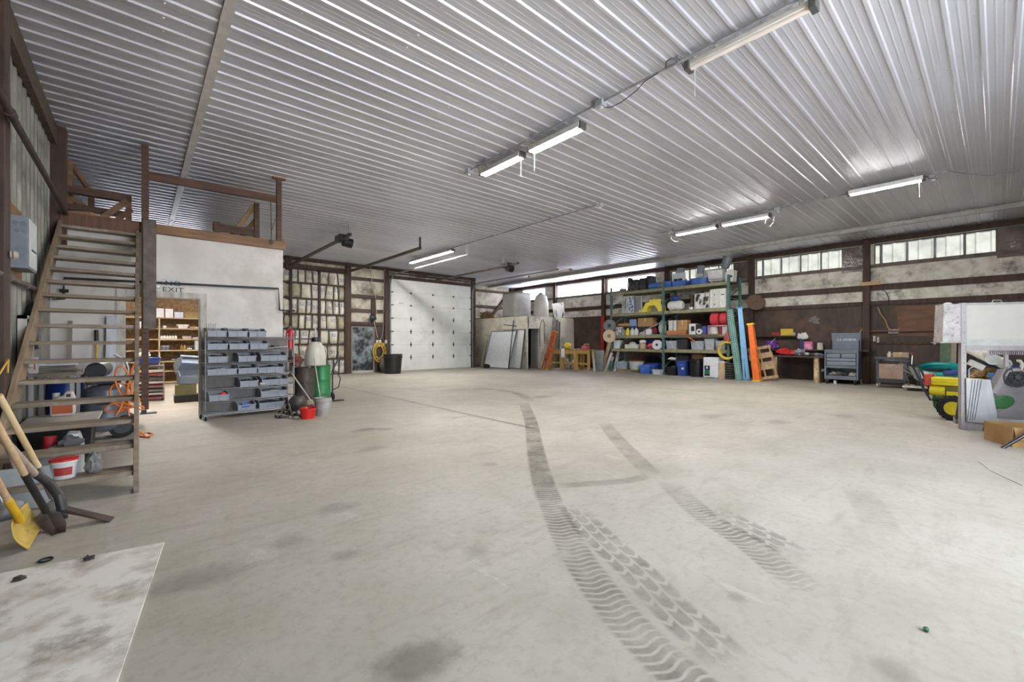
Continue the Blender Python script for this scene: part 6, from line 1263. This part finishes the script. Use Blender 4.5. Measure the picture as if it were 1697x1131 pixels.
o = MB().bar((17.75, gx(1268, 575, 17.75).y, 1.14), (17.75, gx(1285, 562, 17.75).y, 1.50), .02, .02).build('pale_stick', plain('cbb9c6')); tag(o, 'pale stick rising over the purple bag on the ledge', 'stick')
yc, w, _ = spanx(1331, 1346.5, 575, 17.8); carton('pink_carton', 'pink and navy printed carton on the ledge over the workbench', 'box', w*.97, .2, gx(1339, 566, 17.8).z-1.10, (17.9, yc, 1.101), RW, mat('pink_print', 'd1719d', .5, 0, 'b9508a', scale=6, c3='e3c9cf', s3=6.), tape=False, mark=plain('e0a6b4'))
y_ = gx(1331, 568, 17.78).y; o = MB().ell((0, 0, .1), (.07, .15, .11), 14, 8, .8, 3).build('white_tissue', M_wplas, loc=(17.80, y_, 1.47)); tag(o, 'white crumpled tissue at the left of the pink carton', 'tissue')
rb = spanx(1327, 1333, 575, 17.86); carton('navy_carton', 'navy carton under the white tissue on the ledge', 'box', rb[1], .15, .36, (17.84, rb[0], 1.101), RW, plain('283163'), tape=False)
loc = on(1359, 17.8, 1.101); t = thing('white_can', 'white can with a dark top on the ledge left of the tool chest', 'can', loc); MB().lathe([(.085, 0), (.085, .24), (0, .24)], n=20).build('can', plain('cfc9b8'), t); MB().lathe([(.085, .24), (.06, .27), (0, .27)], n=20).build('lid', plain('3b3733'), t)
carton('red_carton', 'small red carton on the upper wall ledge', 'box', .26, .12, .13, on(1286, 17.93, 1.601), RW, plain('a02a2c'), tape=False); carton('red_carton', 'tiny flat red carton right of the first on the upper wall ledge', 'box', .16, .1, .06, on(1293, 17.93, 1.601), RW, plain('9b3335'), tape=False); carton('yellow_carton', 'yellow carton on the upper wall ledge', 'box', .40, .12, .25, on(1304.5, 17.93, 1.601), RW, plain('d2b439'), tape=False)
for i, px in enumerate((1311, 1316)): bottle('small_bottle', 'small pale bottle on the upper wall ledge, %s of two' % ('left' if i == 0 else 'right'), 'bottle', .05, .13, on(px, 17.93, 1.601), plain('b7b2ac'), plain('8b8680'))
o = MB().ell((0, 0, 0), (.004, .13, .09), 26, 14, 1.4, 5).build('paint_splash', plain('746d69', .8), loc=(XW-.028, gx(1351, 530, XW).y, gx(1351, 530, XW).z)); o.parent = bpy.data.objects['wall_right']; o['kind'] = 'structure'
# tool chest
CX0 = 17.05; yc, w, _ = spanx(1366, 1422.5, 600, CX0); D_ = .50
M_chest = mat('slate_chest', '6d7682', .4, .2, '626b77', scale=2)
t = thing('tool_chest', 'slate grey rolling tool chest with its lid open against the right wall', 'tool chest', (CX0, yc, 0), RW)
q = MB().box(-w/2, -w/2+.05, 0, D_, .15, 1.115).box(w/2-.05, w/2, 0, D_, .15, 1.115).box(-w/2+.05, w/2-.05, D_-.02, D_, .15, 1.115).box(-w/2+.05, w/2-.05, 0, D_-.02, .15, .27).box(-w/2+.05, w/2-.05, .01, D_-.02, .52, .60).box(-w/2+.05, w/2-.05, 0, .03, 1.00, 1.115)
q.build('body', M_chest, t, bev=.006)
M_dr = mat('slate_drawer', '7d8791', .38, .2, '737d87', scale=2)
def drawer(x0, x1, z0, z1):
    d = MB().box(x0+.006, x1-.006, -.008, .4, z0+.006, z1-.006).build('drawer', M_dr, t, bev=.004); MB().box(x0+.012, x1-.012, -.022, -.008, z1-.035, z1-.010).build('handle', plain('a9b1ba', .3, .5), d)
wi = w/2-.055
for a in ((-wi, -.01, .855, .985), (.01, wi, .855, .985), (-wi, wi, .745, .845), (-wi, wi, .61, .735)): drawer(*a)
MB().box(-wi, wi, D_-.02, D_+.01, 1.115, 1.667, Matrix.Translation((.04, 0, 0))).build('lid', M_chest, t, bev=.006)
ld = [o for o in t.children if o.name.startswith('lid')][0]; text('U.S. GENERAL', .10, plain('d8dade', .4), ld, (.06, D_-.022, 1.44), (PI/2, 0, 0), sx=.85)
for x in (-w*.39, w*.44): MB().cyl((x, D_-.06, 1.12), (x, D_-.05, 1.42), .016, n=8).build('gas_strut', M_black, t)
for x in (-w*.42, w*.40):
    for y in (.06, D_-.06): c = MB().cyl((x-.03, y, .075), (x+.03, y, .075), .075, n=18).build('caster', M_rubber, t); MB().box(x-.04, x+.04, y-.04, y+.04, .10, .155).build('fork', M_chest, c)
MB().tube([(-w/2, .08, .46), (-w/2-.08, .06, .44), (-w/2-.08, .06, .40), (-w/2, .08, .40)], .018, 8).build('side_handle', M_dr, t)
MB().box(-w/2-.0, w/2, -.0, .001, 1.06, 1.062).build('tray_slot', M_black, t)
for i, x in enumerate((-.22, -.08, .28)):
    p = Vector((CX0+.2, yc-x, .271)); o = MB().ell((0, 0, .05), (.1, .12, .06), 14, 8, .9, 60+i, cut=0).build('chest_oddment', plain(('8b8378', '5d5a56', 'a6a19a')[i], .6), loc=p); tag(o, 'loose cords and parts in the open bay of the tool chest, %s' % ('left', 'centre', 'right')[i], 'cord')
o = MB().cyl((16.98, gx(1384, 636, 16.98).y, 0), (16.98, gx(1384, 636, 16.98).y, .12), .04, n=14).build('white_cup', M_wplas); tag(o, 'white cup on the floor between the tool chest casters', 'cup')
o = MB().tube([(17.6, gx(1427, 636, 17.5).y, .01), (17.55, gx(1426, 636, 17.5).y, .08), (17.58, gx(1427, 636, 17.5).y, .16)], .016, 6).build('white_scrap', plain('d5cfc4')); tag(o, 'white scrap standing on the floor right of the tool chest', 'scrap')
o = MB().tube([gx(x, y, XW-.06) for x, y in ((1437, 500), (1436, 515), (1434, 535), (1428, 548), (1424, 552))], .02, 6).build('tan_cable', plain('a68a63')); tag(o, 'tan cable curving down the post behind the tool chest', 'cable')
# cart
CA = 16.95; yc, w, _ = spanx(1452, 1506, 600, CA); t = thing('utility_cart', 'dark grey plastic utility cart with a brown sheet inside, right of the post', 'cart', (CA, yc, 0), RW)
M_cart = mat('cart_plastic', '4a4f55', .5, 0, '3d4248', scale=4)
MB().taper(w*.94, .44, w, .5, .08, .02, z0=.83, rim=.03).build('top_tray', M_cart, t); MB().taper(w*.86, .42, w*.92, .48, .10, .02, z0=.17, rim=.02).build('bottom_tray', M_cart, t)
for x in (-w*.42, w*.42):
    for y in (-.18, .18): MB().box(x-.03, x+.03, y-.03, y+.03, .22, .85).build('post', M_cart, t); c = MB().cyl((x-.02, y, .065), (x+.02, y, .065), .065, n=16).build('caster', plain('b9ab9d'), t); MB().box(x-.03, x+.03, y-.03, y+.03, .07, .19).build('fork', M_cart, c)
o = MB().box(CA-.19, CA-.17, yc-w*.36, yc+w*.40, .28, .72).build('brown_sheet', mat('pinkish_card', 'a48c7d', .8, 0, '8d7668', scale=4)); tag(o, 'pinkish brown cardboard sheet standing in the utility cart', 'cardboard')
yc2, w2, _ = spanx(1479, 1507, 590, CA); carton('carton', 'long tan carton on top of the utility cart', 'box', w2*.95, .2, .15, (CA+.05, yc2, .915), RW, mat('tan_carton', 'b09a80'))
bottle('white_spray_bottle', 'white bottle at the left of the carton on the utility cart', 'bottle', .055, .17, (CA+.0, gx(1474, 590, CA).y, .915), plain('c9b9a8'), M_wplas)
carton('receptacle', 'grey junction box hanging on a tan cable over the wall ledge', 'box', .26, .06, .14, gx(1481, 553, XW-.06), RW, plain('9b968f', .4), tape=False)
o = MB().tube([gx(x, y, XW-.14) for x, y in ((1455, 510), (1459, 520), (1467, 530), (1472, 543), (1480, 550))], .02, 6).build('tan_cable', plain('a68a63')); tag(o, 'tan cable looping down to the grey junction box on the right wall', 'cable')
o = MB().tube([gx(x, y, XW-.078) for x, y in ((1458, 478), (1468, 484), (1473, 494), (1473, 506))], .012, 6).build('black_cable', M_black); tag(o, 'thin black cable hanging under the wall girt right of the post', 'cable')
carton('wood_block', 'pale wood block nailed across the dark wall post', 'block', .52, .05, .12, gx(1442, 473, XW-.188), RW, mat('pale_board', 'c0a47c'), tape=False)
for i, (px, py) in enumerate(((1455, 565), (1449, 563), (1549, 568))):
    o = MB().box(-.02, .02, -.03, .03, 0, .18).build('wall_bracket', plain('b3a89d'), loc=gx(px, py+3, XW-.06)); tag(o, ('white hook on the lower wall rail right of the post', 'round white knob on the lower wall rail by the post', 'white bracket on the lower wall rail by the grey machine')[i], 'bracket')
p = gx(1571, 590, XW-.2); o = MB().bar((XW-.5, p.y, 0), (XW-.2, p.y, 1.75), .32, .05, (1, 0, 0)).build('green_post', mat('mossy_green', '5f7358', .7, 0, '4b5d47', scale=4)); tag(o, 'mossy green board leaning on the right wall behind the yellow tiller', 'board')
for i, px in enumerate((1581, 1588)):
    p = gx(px, 590, XW-.3); o = MB().bar((XW-.6, p.y-.06*i, 0), (XW-.25, p.y-.08*i, 1.8), .11, .04, (1, 0, 0)).build('grey_board', plain('8b7d69')); tag(o, 'grey-brown board leaning behind the metal machine, %s of two' % ('left' if i == 0 else 'right'), 'board')
# ---------------------------------------------------------------- aluminium machine, tiller and clutter at the right edge
E0 = Vector((9.79, .39, 0)); EA = math.atan2(-.876, .48); ee = Vector((.48, -.876, 0)); en = Vector((.876, .48, 0))
def es(px, dy=0.):
    u = (px-CX)/F; b = E0+en*dy
    return -((CS*b.x-SN*b.y)-u*(SN*b.x+CS*b.y))/((CS*ee.x-SN*ee.y)-u*(SN*ee.x+CS*ee.y))
def ez(px, py, dy=0.):
    p = E0+en*dy+ee*es(px, dy); return EYE+(CY-py)/F*(SN*p.x+CS*p.y)
M_fr = mat('mauve_aluminium', 'a39c9b', .45, .3, '8a8382', scale=5, stretch=(1, 1, .3))
M_pan = mat('white_panel', 'bdb9b2', .5, 0, 'b3afa8', scale=1.5)
t = thing('panel_machine', 'tall aluminium framed machine with a big white panel at the right edge', 'machine', E0, EA)
x0, x1 = es(1591.5), es(1600.5); zt = ez(1596, 502); XR = 1.55
MB().box(x0, x1, -.02, .06, 0, zt).build('post', M_fr, t, bev=.004)
for k in range(11): MB().cyl(((x0+x1)/2, -.021, .25+.16*k), ((x0+x1)/2, -.024, .25+.16*k), .006, n=8).build('bolt', plain('4d4847', .5, .5), t)
MB().box(XR-.08, XR, -.02, .06, 0, zt).build('post', M_fr, t, bev=.004)
zp0, zp1 = ez(1630, 573), ez(1630, 505)
MB().box(x1, XR-.08, -.005, .02, zp0, zp1).build('panel', M_pan, t)
MB().box(x1-.02, XR, -.02, .04, zp1, zp1+.03).build('top_rail', M_fr, t); MB().box(x1-.01, XR, -.03, .06, zp0-.075, zp0).build('bottom_rail', M_fr, t)
MB().box(x1, XR-.08, -.012, -.005, zp0, zp0+.10).build('lower_strip', plain('b3b2ad', .5), t)
a, c = es(1644), es(1660); MB().tube([(a, 0, zp1+.03), (a+.01, 0, zp1+.065), (c-.01, 0, zp1+.065), (c, 0, zp1+.03)], .008, 8).build('handle', M_fr, t)
q = MB(); x = es(1645)
while x < XR-.1: q.box(x, x+.012, .03, .06, zp0-.14, zp0-.075); x += .022
h = q.build('toothed_strip', M_fr, t); h['kind'] = 'stuff'
b0, b1 = es(1559), es(1591.5); zb0, zb1 = ez(1575, 567), ez(1575, 504)
M_spk = mat('speckled_panel', 'bdb6b2', .5, .1, '9d9693', scale=4, c3='6a625f', s3=26.)
MB().prism([(b0+.01, zb0), (x0, zb0), (x0, zb1), (b0+.03, zb1)], 'y', -.02, .22).build('side_box', M_spk, t, bev=.006); MB().box(b0-.02, x0, -.03, .23, zb0-.015, zb0).build('side_lip', M_fr, t)
MB().ell((es(1577), .1, zb1), (.055, .055, .035), 16, 8).build('vent_cap', plain('d3cfca'), t)
MB().prism([(x0, 0), (x0+.30, .0), (x0+.38, .06), (x0+.38, .13), (x0, .19)], 'y', .0, .03).build('foot', M_fr, t, bev=.003); MB().box(x1, XR, .25, .32, .05, .16).build('base_rail', M_fr, t)
MB().box(es(1667, .1)-.02, es(1667, .1)+.02, .08, .12, ez(1667, 608, .1), zp0-.06).build('inner_post', M_fr, t)
# shield
t = thing('metal_shield', 'bent aluminium sheet shield hooked inside the machine frame', 'sheet', E0, EA)
pts = [(1601, 627), (1641, 629.5), (1652, 688), (1650, 703), (1602, 699)]
P2 = [(es(px, -.05), ez(px, py, -.05)) for px, py in pts]
MB().prism(P2, 'y', -.055, -.045).build('sheet', M_alu, t)
for k in range(4):
    a0_, a1_ = (es(1612+5*k, -.06), ez(1612+5*k, 630, -.06)), (es(1604+4*k, -.06), ez(1604+4*k, 697, -.06)); MB().bar((a0_[0], -.06, a0_[1]), (a1_[0], -.06, a1_[1]), .02, .012, (1, 0, 0)).build('fold', M_alu, t)
MB().tube([(es(1606, -.05), -.05, ez(1606, 628, -.05)), (es(1606, -.05), -.05, ez(1606, 612, -.05)), (es(1612, -.05), -.05, ez(1612, 608, -.05)), (es(1612, -.05), -.05, ez(1612, 598, -.05))], .008, 6).build('hook', plain('b9b7b5', .4, .4), t)
t = thing('metal_shield', 'small dark aluminium shield beside the tiller wheel', 'sheet', E0, EA); Q = [(1588, 660), (1593, 656), (1593, 699), (1582, 697)]; MB().prism([(es(a, .12), ez(a, b, .12)) for a, b in Q], 'y', .118, .126).build('sheet', plain('6f6c66', .5, .3), t); MB().box(es(1582, .11), es(1593, .11), .10, .12, ez(1588, 699, .11), ez(1588, 695, .11)).build('lip', M_alu, t)
# hood with fan
DY = .42
t = thing('fan_hood', 'grey steel hood with a round black fan guard inside the machine frame', 'hood', E0, EA)
pts = [(1668, 613), (1760, 613), (1760, 699), (1646, 699), (1646, 652)]
P2 = [(es(a, DY), ez(a, b, DY)) for a, b in pts]
M_hood = mat('brushed_hood', '8b8789', .38, .6, '736f72', scale=2)
MB().prism(P2, 'y', DY, DY+.2).build('hood', M_hood, t)
q = MB()
for (a, b) in ((0, 1), (4, 0)): q.bar((P2[a][0], DY-.012, P2[a][1]), (P2[b][0], DY-.012, P2[b][1]), .07, .02, (0, 1, 0))
q.build('flange', M_fr, t)
fc = (es(1683, DY), ez(1683, 625, DY))
MB().cyl((fc[0], DY-.02, fc[1]), (fc[0], DY-.004, fc[1]), .16, n=32).build('fan_plate', M_black, t)
q = MB().ring((fc[0], DY-.025, fc[1]), .155, .012, 'y', 30, 6).ring((fc[0], DY-.028, fc[1]), .09, .008, 'y', 26, 6).cyl((fc[0], DY-.05, fc[1]), (fc[0], DY-.02, fc[1]), .035, n=16)
for k in range(6): a = k*PI/3; q.bar((fc[0]+.03*math.cos(a), DY-.03, fc[1]+.03*math.sin(a)), (fc[0]+.155*math.cos(a), DY-.03, fc[1]+.155*math.sin(a)), .012, .01, (0, 1, 0))
q.build('fan_guard', plain('3f4046', .4), t)
a, c = es(1671, DY), es(1682, DY); MB().tube([(a, DY+.1, P2[0][1]), (a+.01, DY+.1, P2[0][1]+.12), (c-.01, DY+.1, P2[0][1]+.12), (c+.02, DY+.1, P2[0][1])], .011, 8).build('handle', M_fr, t)
t = thing('green_chute', 'dark green rounded chute poking out behind the metal shield', 'chute', E0, EA); a, c = es(1645, .18), es(1677, .18); z0_, z1_ = ez(1660, 677, .18), ez(1660, 655, .18)
MB().prism([(a-.05, z0_+.0), (a+.12, z0_), (c-.03, z0_+.06), (c, z0_+.12), (c-.02, z1_-.03), (c-.08, z1_), (a+.1, z1_-.01), (a-.05, z1_-.08)], 'y', .10, .24).build('chute', mat('mower_green', '1f5a24', .35, 0, '184a1d', scale=3), t, bev=.02)
o = MB().bar((es(1606, .3), 0, 0), (es(1629, .3), 0, -.10), .06, .09, (0, 0, 1)).build('pale_rail', plain('aaa59d', .5, .2), loc=E0+en*.30+Vector((0, 0, ez(1606, 600, .3))), rz=EA); tag(o, 'pale metal rail slanting behind the machine frame above the shield', 'rail piece')
def eb(px, py, dy): p = E0+en*dy+ee*es(px, dy); return Vector((p.x, p.y, ez(px, py, dy)))
for i, (a, b, L) in enumerate(((1645, 596, .7), (1664, 603, .7))):
    p = eb(a, b, .75); q = p+Vector((.75, .28, .16)); t = thing('white_pipe', 'white plastic pipe lying end-on under the white panel, %s' % ('left and higher' if i == 0 else 'right and lower'), 'pipe', p, 0, 'white pipes under the panel'); MB().cyl((0, 0, 0), q-p, .082, n=26).build('pipe', plain('cfcbc2', .4), t); MB().cyl(-(q-p)*.03, (q-p)*.02, .088, n=26).build('cap', plain('dadcd8', .35), t)
for i, pl in enumerate(([(1617, 572), (1618, 585), (1625, 594), (1640, 600), (1660, 606), (1690, 610), (1720, 612)], [(1612, 576), (1620, 590), (1640, 603), (1665, 610), (1700, 615)], [(1565, 619), (1585, 617), (1605, 618), (1625, 622), (1650, 628)])):
    dy = (1.5, 1.75, 1.3)[i]; o = MB().tube([eb(a, b, dy) for a, b in pl], .045 if i < 2 else .05, 10).build('blue_hose', mat('navy_hose', '2f3f86', .45, 0, '26346f', scale=5)); tag(o, ('thick navy hose draped under the white panel, inner one', 'thick navy hose draped under the white panel, outer one', 'navy hose lying level behind the yellow tiller')[i], 'hose', 'navy hoses by the machine')
p = eb(1654, 622, .9); carton('blue_case', 'small bright blue case behind the steel hood', 'case', .20, .14, .12, (p.x, p.y, p.z-.08), EA, plain('3d7fc0', .4), tape=False)
p = eb(1636, 618, 1.95); carton('black_cabinet', 'black cabinet in the shade behind the metal shield', 'cabinet', .45, .3, p.z+.05, (p.x, p.y, 0), EA, plain('1c1c1f'), tape=False)
p = eb(1637, 588, .8); o = MB().ell((0, 0, 0), (.06, .06, .08), 14, 8, .6, 2).build('white_fitting', plain('d6d6d4'), loc=p); tag(o, 'white plastic fitting left of the white pipes', 'fitting')
o = MB().tube([eb(1692, 614, .4), eb(1694, 603, .4), eb(1690, 598, .4), eb(1686, 598, .4)], .022, 8).build('white_hook', plain('cdc6bd')); tag(o, 'white curved hook standing on the steel hood', 'hook')
o = MB().ell((0, 0, 0), (.12, .2, .1), 16, 10, .9, 5).build('brass_parts', mat('brass_parts', '8a6a3c', .5, .4, '2f2a24', scale=20, lo=.48, hi=.6), loc=eb(1640, 622, 1.05)); tag(o, 'tangle of brassy parts behind the shield', 'parts', kind='stuff')
p = gz(1700, 741); carton('open_carton', 'open brown carton on the floor below the steel hood', 'box', 1.0, .5, .26, (8.86+.25, -.02-.40, 0), EA+.04, mat('brown_carton', '9d7849', .8, 0, '886539', scale=5), tape=False, flaps=True)
o = MB().cyl(gz(1661, 743), gz(1661, 743)+(Vector(gz(1661, 743)-Vector((0, 0, 0))).normalized()*-.02)+Vector((.22, -.42, .42)), .022, n=12).build('chrome_leg', mat('black_chrome', '4a484a', .25, .7, '2a292b', scale=3)); tag(o, 'shiny dark tube leg slanting in front of the open carton', 'tube')

# tiller
TZ = Vector((10.95, .60, 0)); t = thing('tiller', 'yellow and green walk-behind tiller with black handlebars beside the machine', 'tiller', TZ, RW-.12)
M_ty = plain('d7c01f', .35); M_tg = mat('tiller_green', '2d5f2a', .4, 0, '234d21', scale=4)
for y in (-.16, .26):
    wl = MB(); wl.lathe([(.12, .055), (.12, -.055), (.19, -.06), (.215, -.03), (.215, .03), (.19, .06), (.12, .055)], n=36, caps=False, M=Matrix.Translation((.10, y, .215)) @ Matrix.Rotation(PI/2, 4, 'X')); w_ = wl.build('wheel', M_rubber, t)
    q = MB()
    for k in range(22): a = 2*PI*k/22; q.bar((.1+.205*math.cos(a), y-.055, .215+.205*math.sin(a)), (.1+.222*math.cos(a+.12), y, .215+.222*math.sin(a+.12)), .02, .014).bar((.1+.222*math.cos(a+.12), y, .215+.222*math.sin(a+.12)), (.1+.205*math.cos(a), y+.055, .215+.205*math.sin(a)), .02, .014)
    h = q.build('lug', M_rubber, w_); h['kind'] = 'stuff'
    MB().lathe([(0, -.03), (.05, -.035), (.09, -.02), (.115, -.045), (.125, -.05), (.125, .05), (.115, .045), (.0, .03)], n=28, M=Matrix.Translation((.10, y, .215)) @ Matrix.Rotation(PI/2, 4, 'X')).build('rim', M_ty, w_)
MB().prism([(-.20, .38), (.45, .38), (.45, .20), (.05, .15), (-.12, .12), (-.18, .2)], 'y', -.06, .16).build('chassis', M_tg, t, bev=.01)
MB().box(-.20, .42, -.14, .20, .60, .745).build('hood', M_ty, t, bev=.02); MB().box(-.20, .42, -.142, .202, .655, .662).build('seam', plain('a89413'), t)
MB().cyl((-.22, -.04, .50), (-.02, -.04, .50), .095, n=22).build('engine', M_ty, t); MB().box(-.05, .40, -.1, .16, .39, .60).build('engine_block', plain('6b5f1e', .5), t, bev=.01); MB().box(.0, .3, -.13, -.1, .42, .50).build('cover', M_ty, t, bev=.008)
MB().ring((-.235, -.04, .50), .08, .010, 'x', 20, 6).build('starter', M_black, t)
MB().box(-.30, -.19, -.10, .10, .58, .79).build('fuel_box', plain('c24a3c', .4), t, bev=.015)
for y in (-.16, .20): MB().tube([(-.12, y*.5, .33), (-.20, y, .33), (-.30, y, .55), (-.42, y*1.1, .90), (-.50, y*1.2, 1.0), (-.78, y*1.3, 1.02)], .018, 8).build('handlebar', plain('2d2b2b', .4, .3), t); MB().cyl((-.70, y*1.28, 1.015), (-.84, y*1.3, 1.02), .023, n=12).build('grip', M_black, t)
MB().tube([(-.78, -.20, .90), (-.60, -.1, .86), (-.38, -.05, .72), (-.25, .0, .55)], .010, 6).build('control_rod', plain('8c8a8a', .4, .4), t); MB().tube([(-.75, -.2, .88), (-.66, .1, .98), (-.45, .15, .72), (-.28, .1, .52)], .008, 6).build('control_rod', plain('8c8a8a', .4, .4), t)
MB().prism([(-.52, .92), (-.40, .88), (-.34, .62), (-.44, .70)], 'y', -.06, .06).build('console', plain('8f9090', .5, .2), t)
lv = MB().cyl((-.50, .05, .95), (-.49, .05, 1.13), .008, n=8).build('lever', M_steel, t); MB().ell((-.49, .05, 1.15), (.028, .028, .028), 14, 10).build('knob', plain('7d2f33', .4), lv)
# mower deck and hoses behind
p = gz(1497, 648); t = thing('mower_engine', 'black and white small engine on a white deck behind the tiller handlebars', 'engine', (p.x+.35, p.y-.42, 0), RW)
MB().box(-.45, .42, -.30, .30, .09, .15).build('deck', plain('b5aca5'), t, bev=.01)
for x in (-.38, .34):
    for y in (-.22, .22): MB().cyl((x-.03, y, .06), (x+.03, y, .06), .06, n=16).build('wheel', plain('8d867f'), t)
MB().cyl((-.02, 0, .15), (-.02, 0, .36), .2, n=24).build('engine', M_black, t); MB().ell((.0, -.02, .42), (.22, .17, .12), 18, 10, .3, 3).build('cover', plain('c9c6c2'), t); MB().tube([(-.32, -.2, .15), (-.36, -.2, .4), (-.2, .1, .48), (.1, .1, .42)], .02, 8).build('pipe', plain('5b5551', .4, .4), t)
o = coil('teal_hose', 'thick teal hose coil tilted behind the yellow tiller', 'hose', .44, .06, (17.12, 1.12, .43), mat('teal_hose', '23a5a3', .4, 0, '1b8886', scale=4), 3, (.1, -.30, -.3), .02, .9)

t = thing('hose_crate', 'dark crate under the teal hose coil behind the tiller', 'crate', (17.12, 1.12, 0), RW); MB().taper(.62, .5, .7, .56, .40, .01, rim=.02).build('tub', plain('34373a'), t)

# ceiling conduits
M_cond = mat('grey_conduit', 'a2a4a8', .45, .3, '777a80', scale=6)
def conduit(label, X, y0, y1, z, boxes=()):
    t = thing('ceiling_conduit', label, 'conduit', (X, 0, z), 0, None); MB().cyl((0, y0, 0), (0, y1, 0), .016, n=10).build('tube', M_cond, t)
    y = y0+.4
    while y < y1: MB().box(-.03, .03, y-.015, y+.015, -.02, H-z-.004).build('strap', M_cond, t); y += 1.25
    for yb in boxes: b = MB().box(-.06, .06, yb-.06, yb+.06, -.07, .02).build('junction_box', plain('a9acb0', .5, .2), t, bev=.006); MB().cyl((.0, yb, -.07), (0, yb, -.1), .03, n=14).build('socket', plain('c9c7c2'), b)
    return t
yA = gz(998, 172, 4.69).y
conduit('grey conduit along the middle row of strip lights', 4.80, -2.9, 6.9, 4.70, (yA, 6.75)); conduit('grey conduit along the right row of strip lights', 11.95, 1.0, 6.9, 4.70, (gz(1545, 288, 4.69).y, gz(1285, 343, 4.69).y, gz(1112, 384, 4.69).y)); conduit('thin pale conduit running to the lamp over the white door', 8.40, gz(985, 337, 4.69).y, 16.0, 4.72, (gz(985, 337, 4.69).y,))
def wire(label, pts, z, r=.006, m=None):
    o = MB().tube([gz(a, b, z if not isinstance(z, list) else z[i]) for i, (a, b) in enumerate(pts)], r, 6).build('lamp_wire', m or M_black); tag(o, label, 'wire'); return o
wire('black wire drooping from the junction box to the unlit lamp row', [(1004, 178), (1012, 178), (1030, 169), (1055, 150), (1068, 135), (1085, 124), (1096, 117)], [4.58, 4.54, 4.53, 4.55, 4.58, 4.66, 4.72])
wire('black wire looped beside the unlit strip light', [(1103, 114), (1104, 102), (1112, 97), (1125, 97), (1130, 104), (1133, 112), (1140, 110)], [4.7, 4.72, 4.72, 4.72, 4.70, 4.68, 4.66])
wire('grey cable sagging from the box at the right end of the right lamp row', [(1548, 286), (1570, 283), (1600, 288), (1640, 291), (1670, 287), (1700, 280), (1760, 262)], [4.69, 4.68, 4.64, 4.62, 4.66, 4.72, 4.74], .012, M_cond)
wire('dark wire between the right end lamp and its box', [(1525, 293), (1533, 291), (1540, 296), (1548, 296), (1552, 290)], [4.66, 4.68, 4.6, 4.6, 4.68])
wire('white cord loop at the far end of the right lamp row', [(1115, 386), (1112, 394), (1117, 401), (1124, 400), (1128, 392), (1126, 386)], [4.62, 4.5, 4.42, 4.42, 4.5, 4.62], .006, plain('d8d6cf'))
wire('white cord loop under the middle box of the right lamp row', [(1270, 360), (1268, 372), (1275, 376), (1282, 368), (1283, 352), (1283, 345)], [4.6, 4.48, 4.44, 4.5, 4.6, 4.7], .006, plain('d8d6cf'))
wire('thin wire looped at the far end of the middle lamp row', [(800, 287), (790, 276), (791, 270), (800, 268), (806, 276)], [4.66, 4.7, 4.72, 4.72, 4.7], .006)
p0, p1 = gz(1622, 765), gz(1696, 806); o = MB().tube([Vector((p0.x, p0.y, .004)), Vector(((p0.x+p1.x)/2, (p0.y+p1.y)/2+.05, .004)), Vector((p1.x, p1.y, .004))], .004, 5).build('white_string', plain('c9c4bb')); tag(o, 'thin white string lying on the floor below the open carton', 'string')
p = gz(1535, 1046); o = MB().ell((0, 0, .008), (.02, .012, .008), 10, 6, .8, 2, cut=0).build('green_scrap', plain('2a5a3c'), loc=(p.x, p.y, 0)); tag(o, 'tiny green scrap on the floor at the lower right', 'scrap')
for i, (px, py) in enumerate(((1037, 714), (1000, 712), (1070, 712))): pass
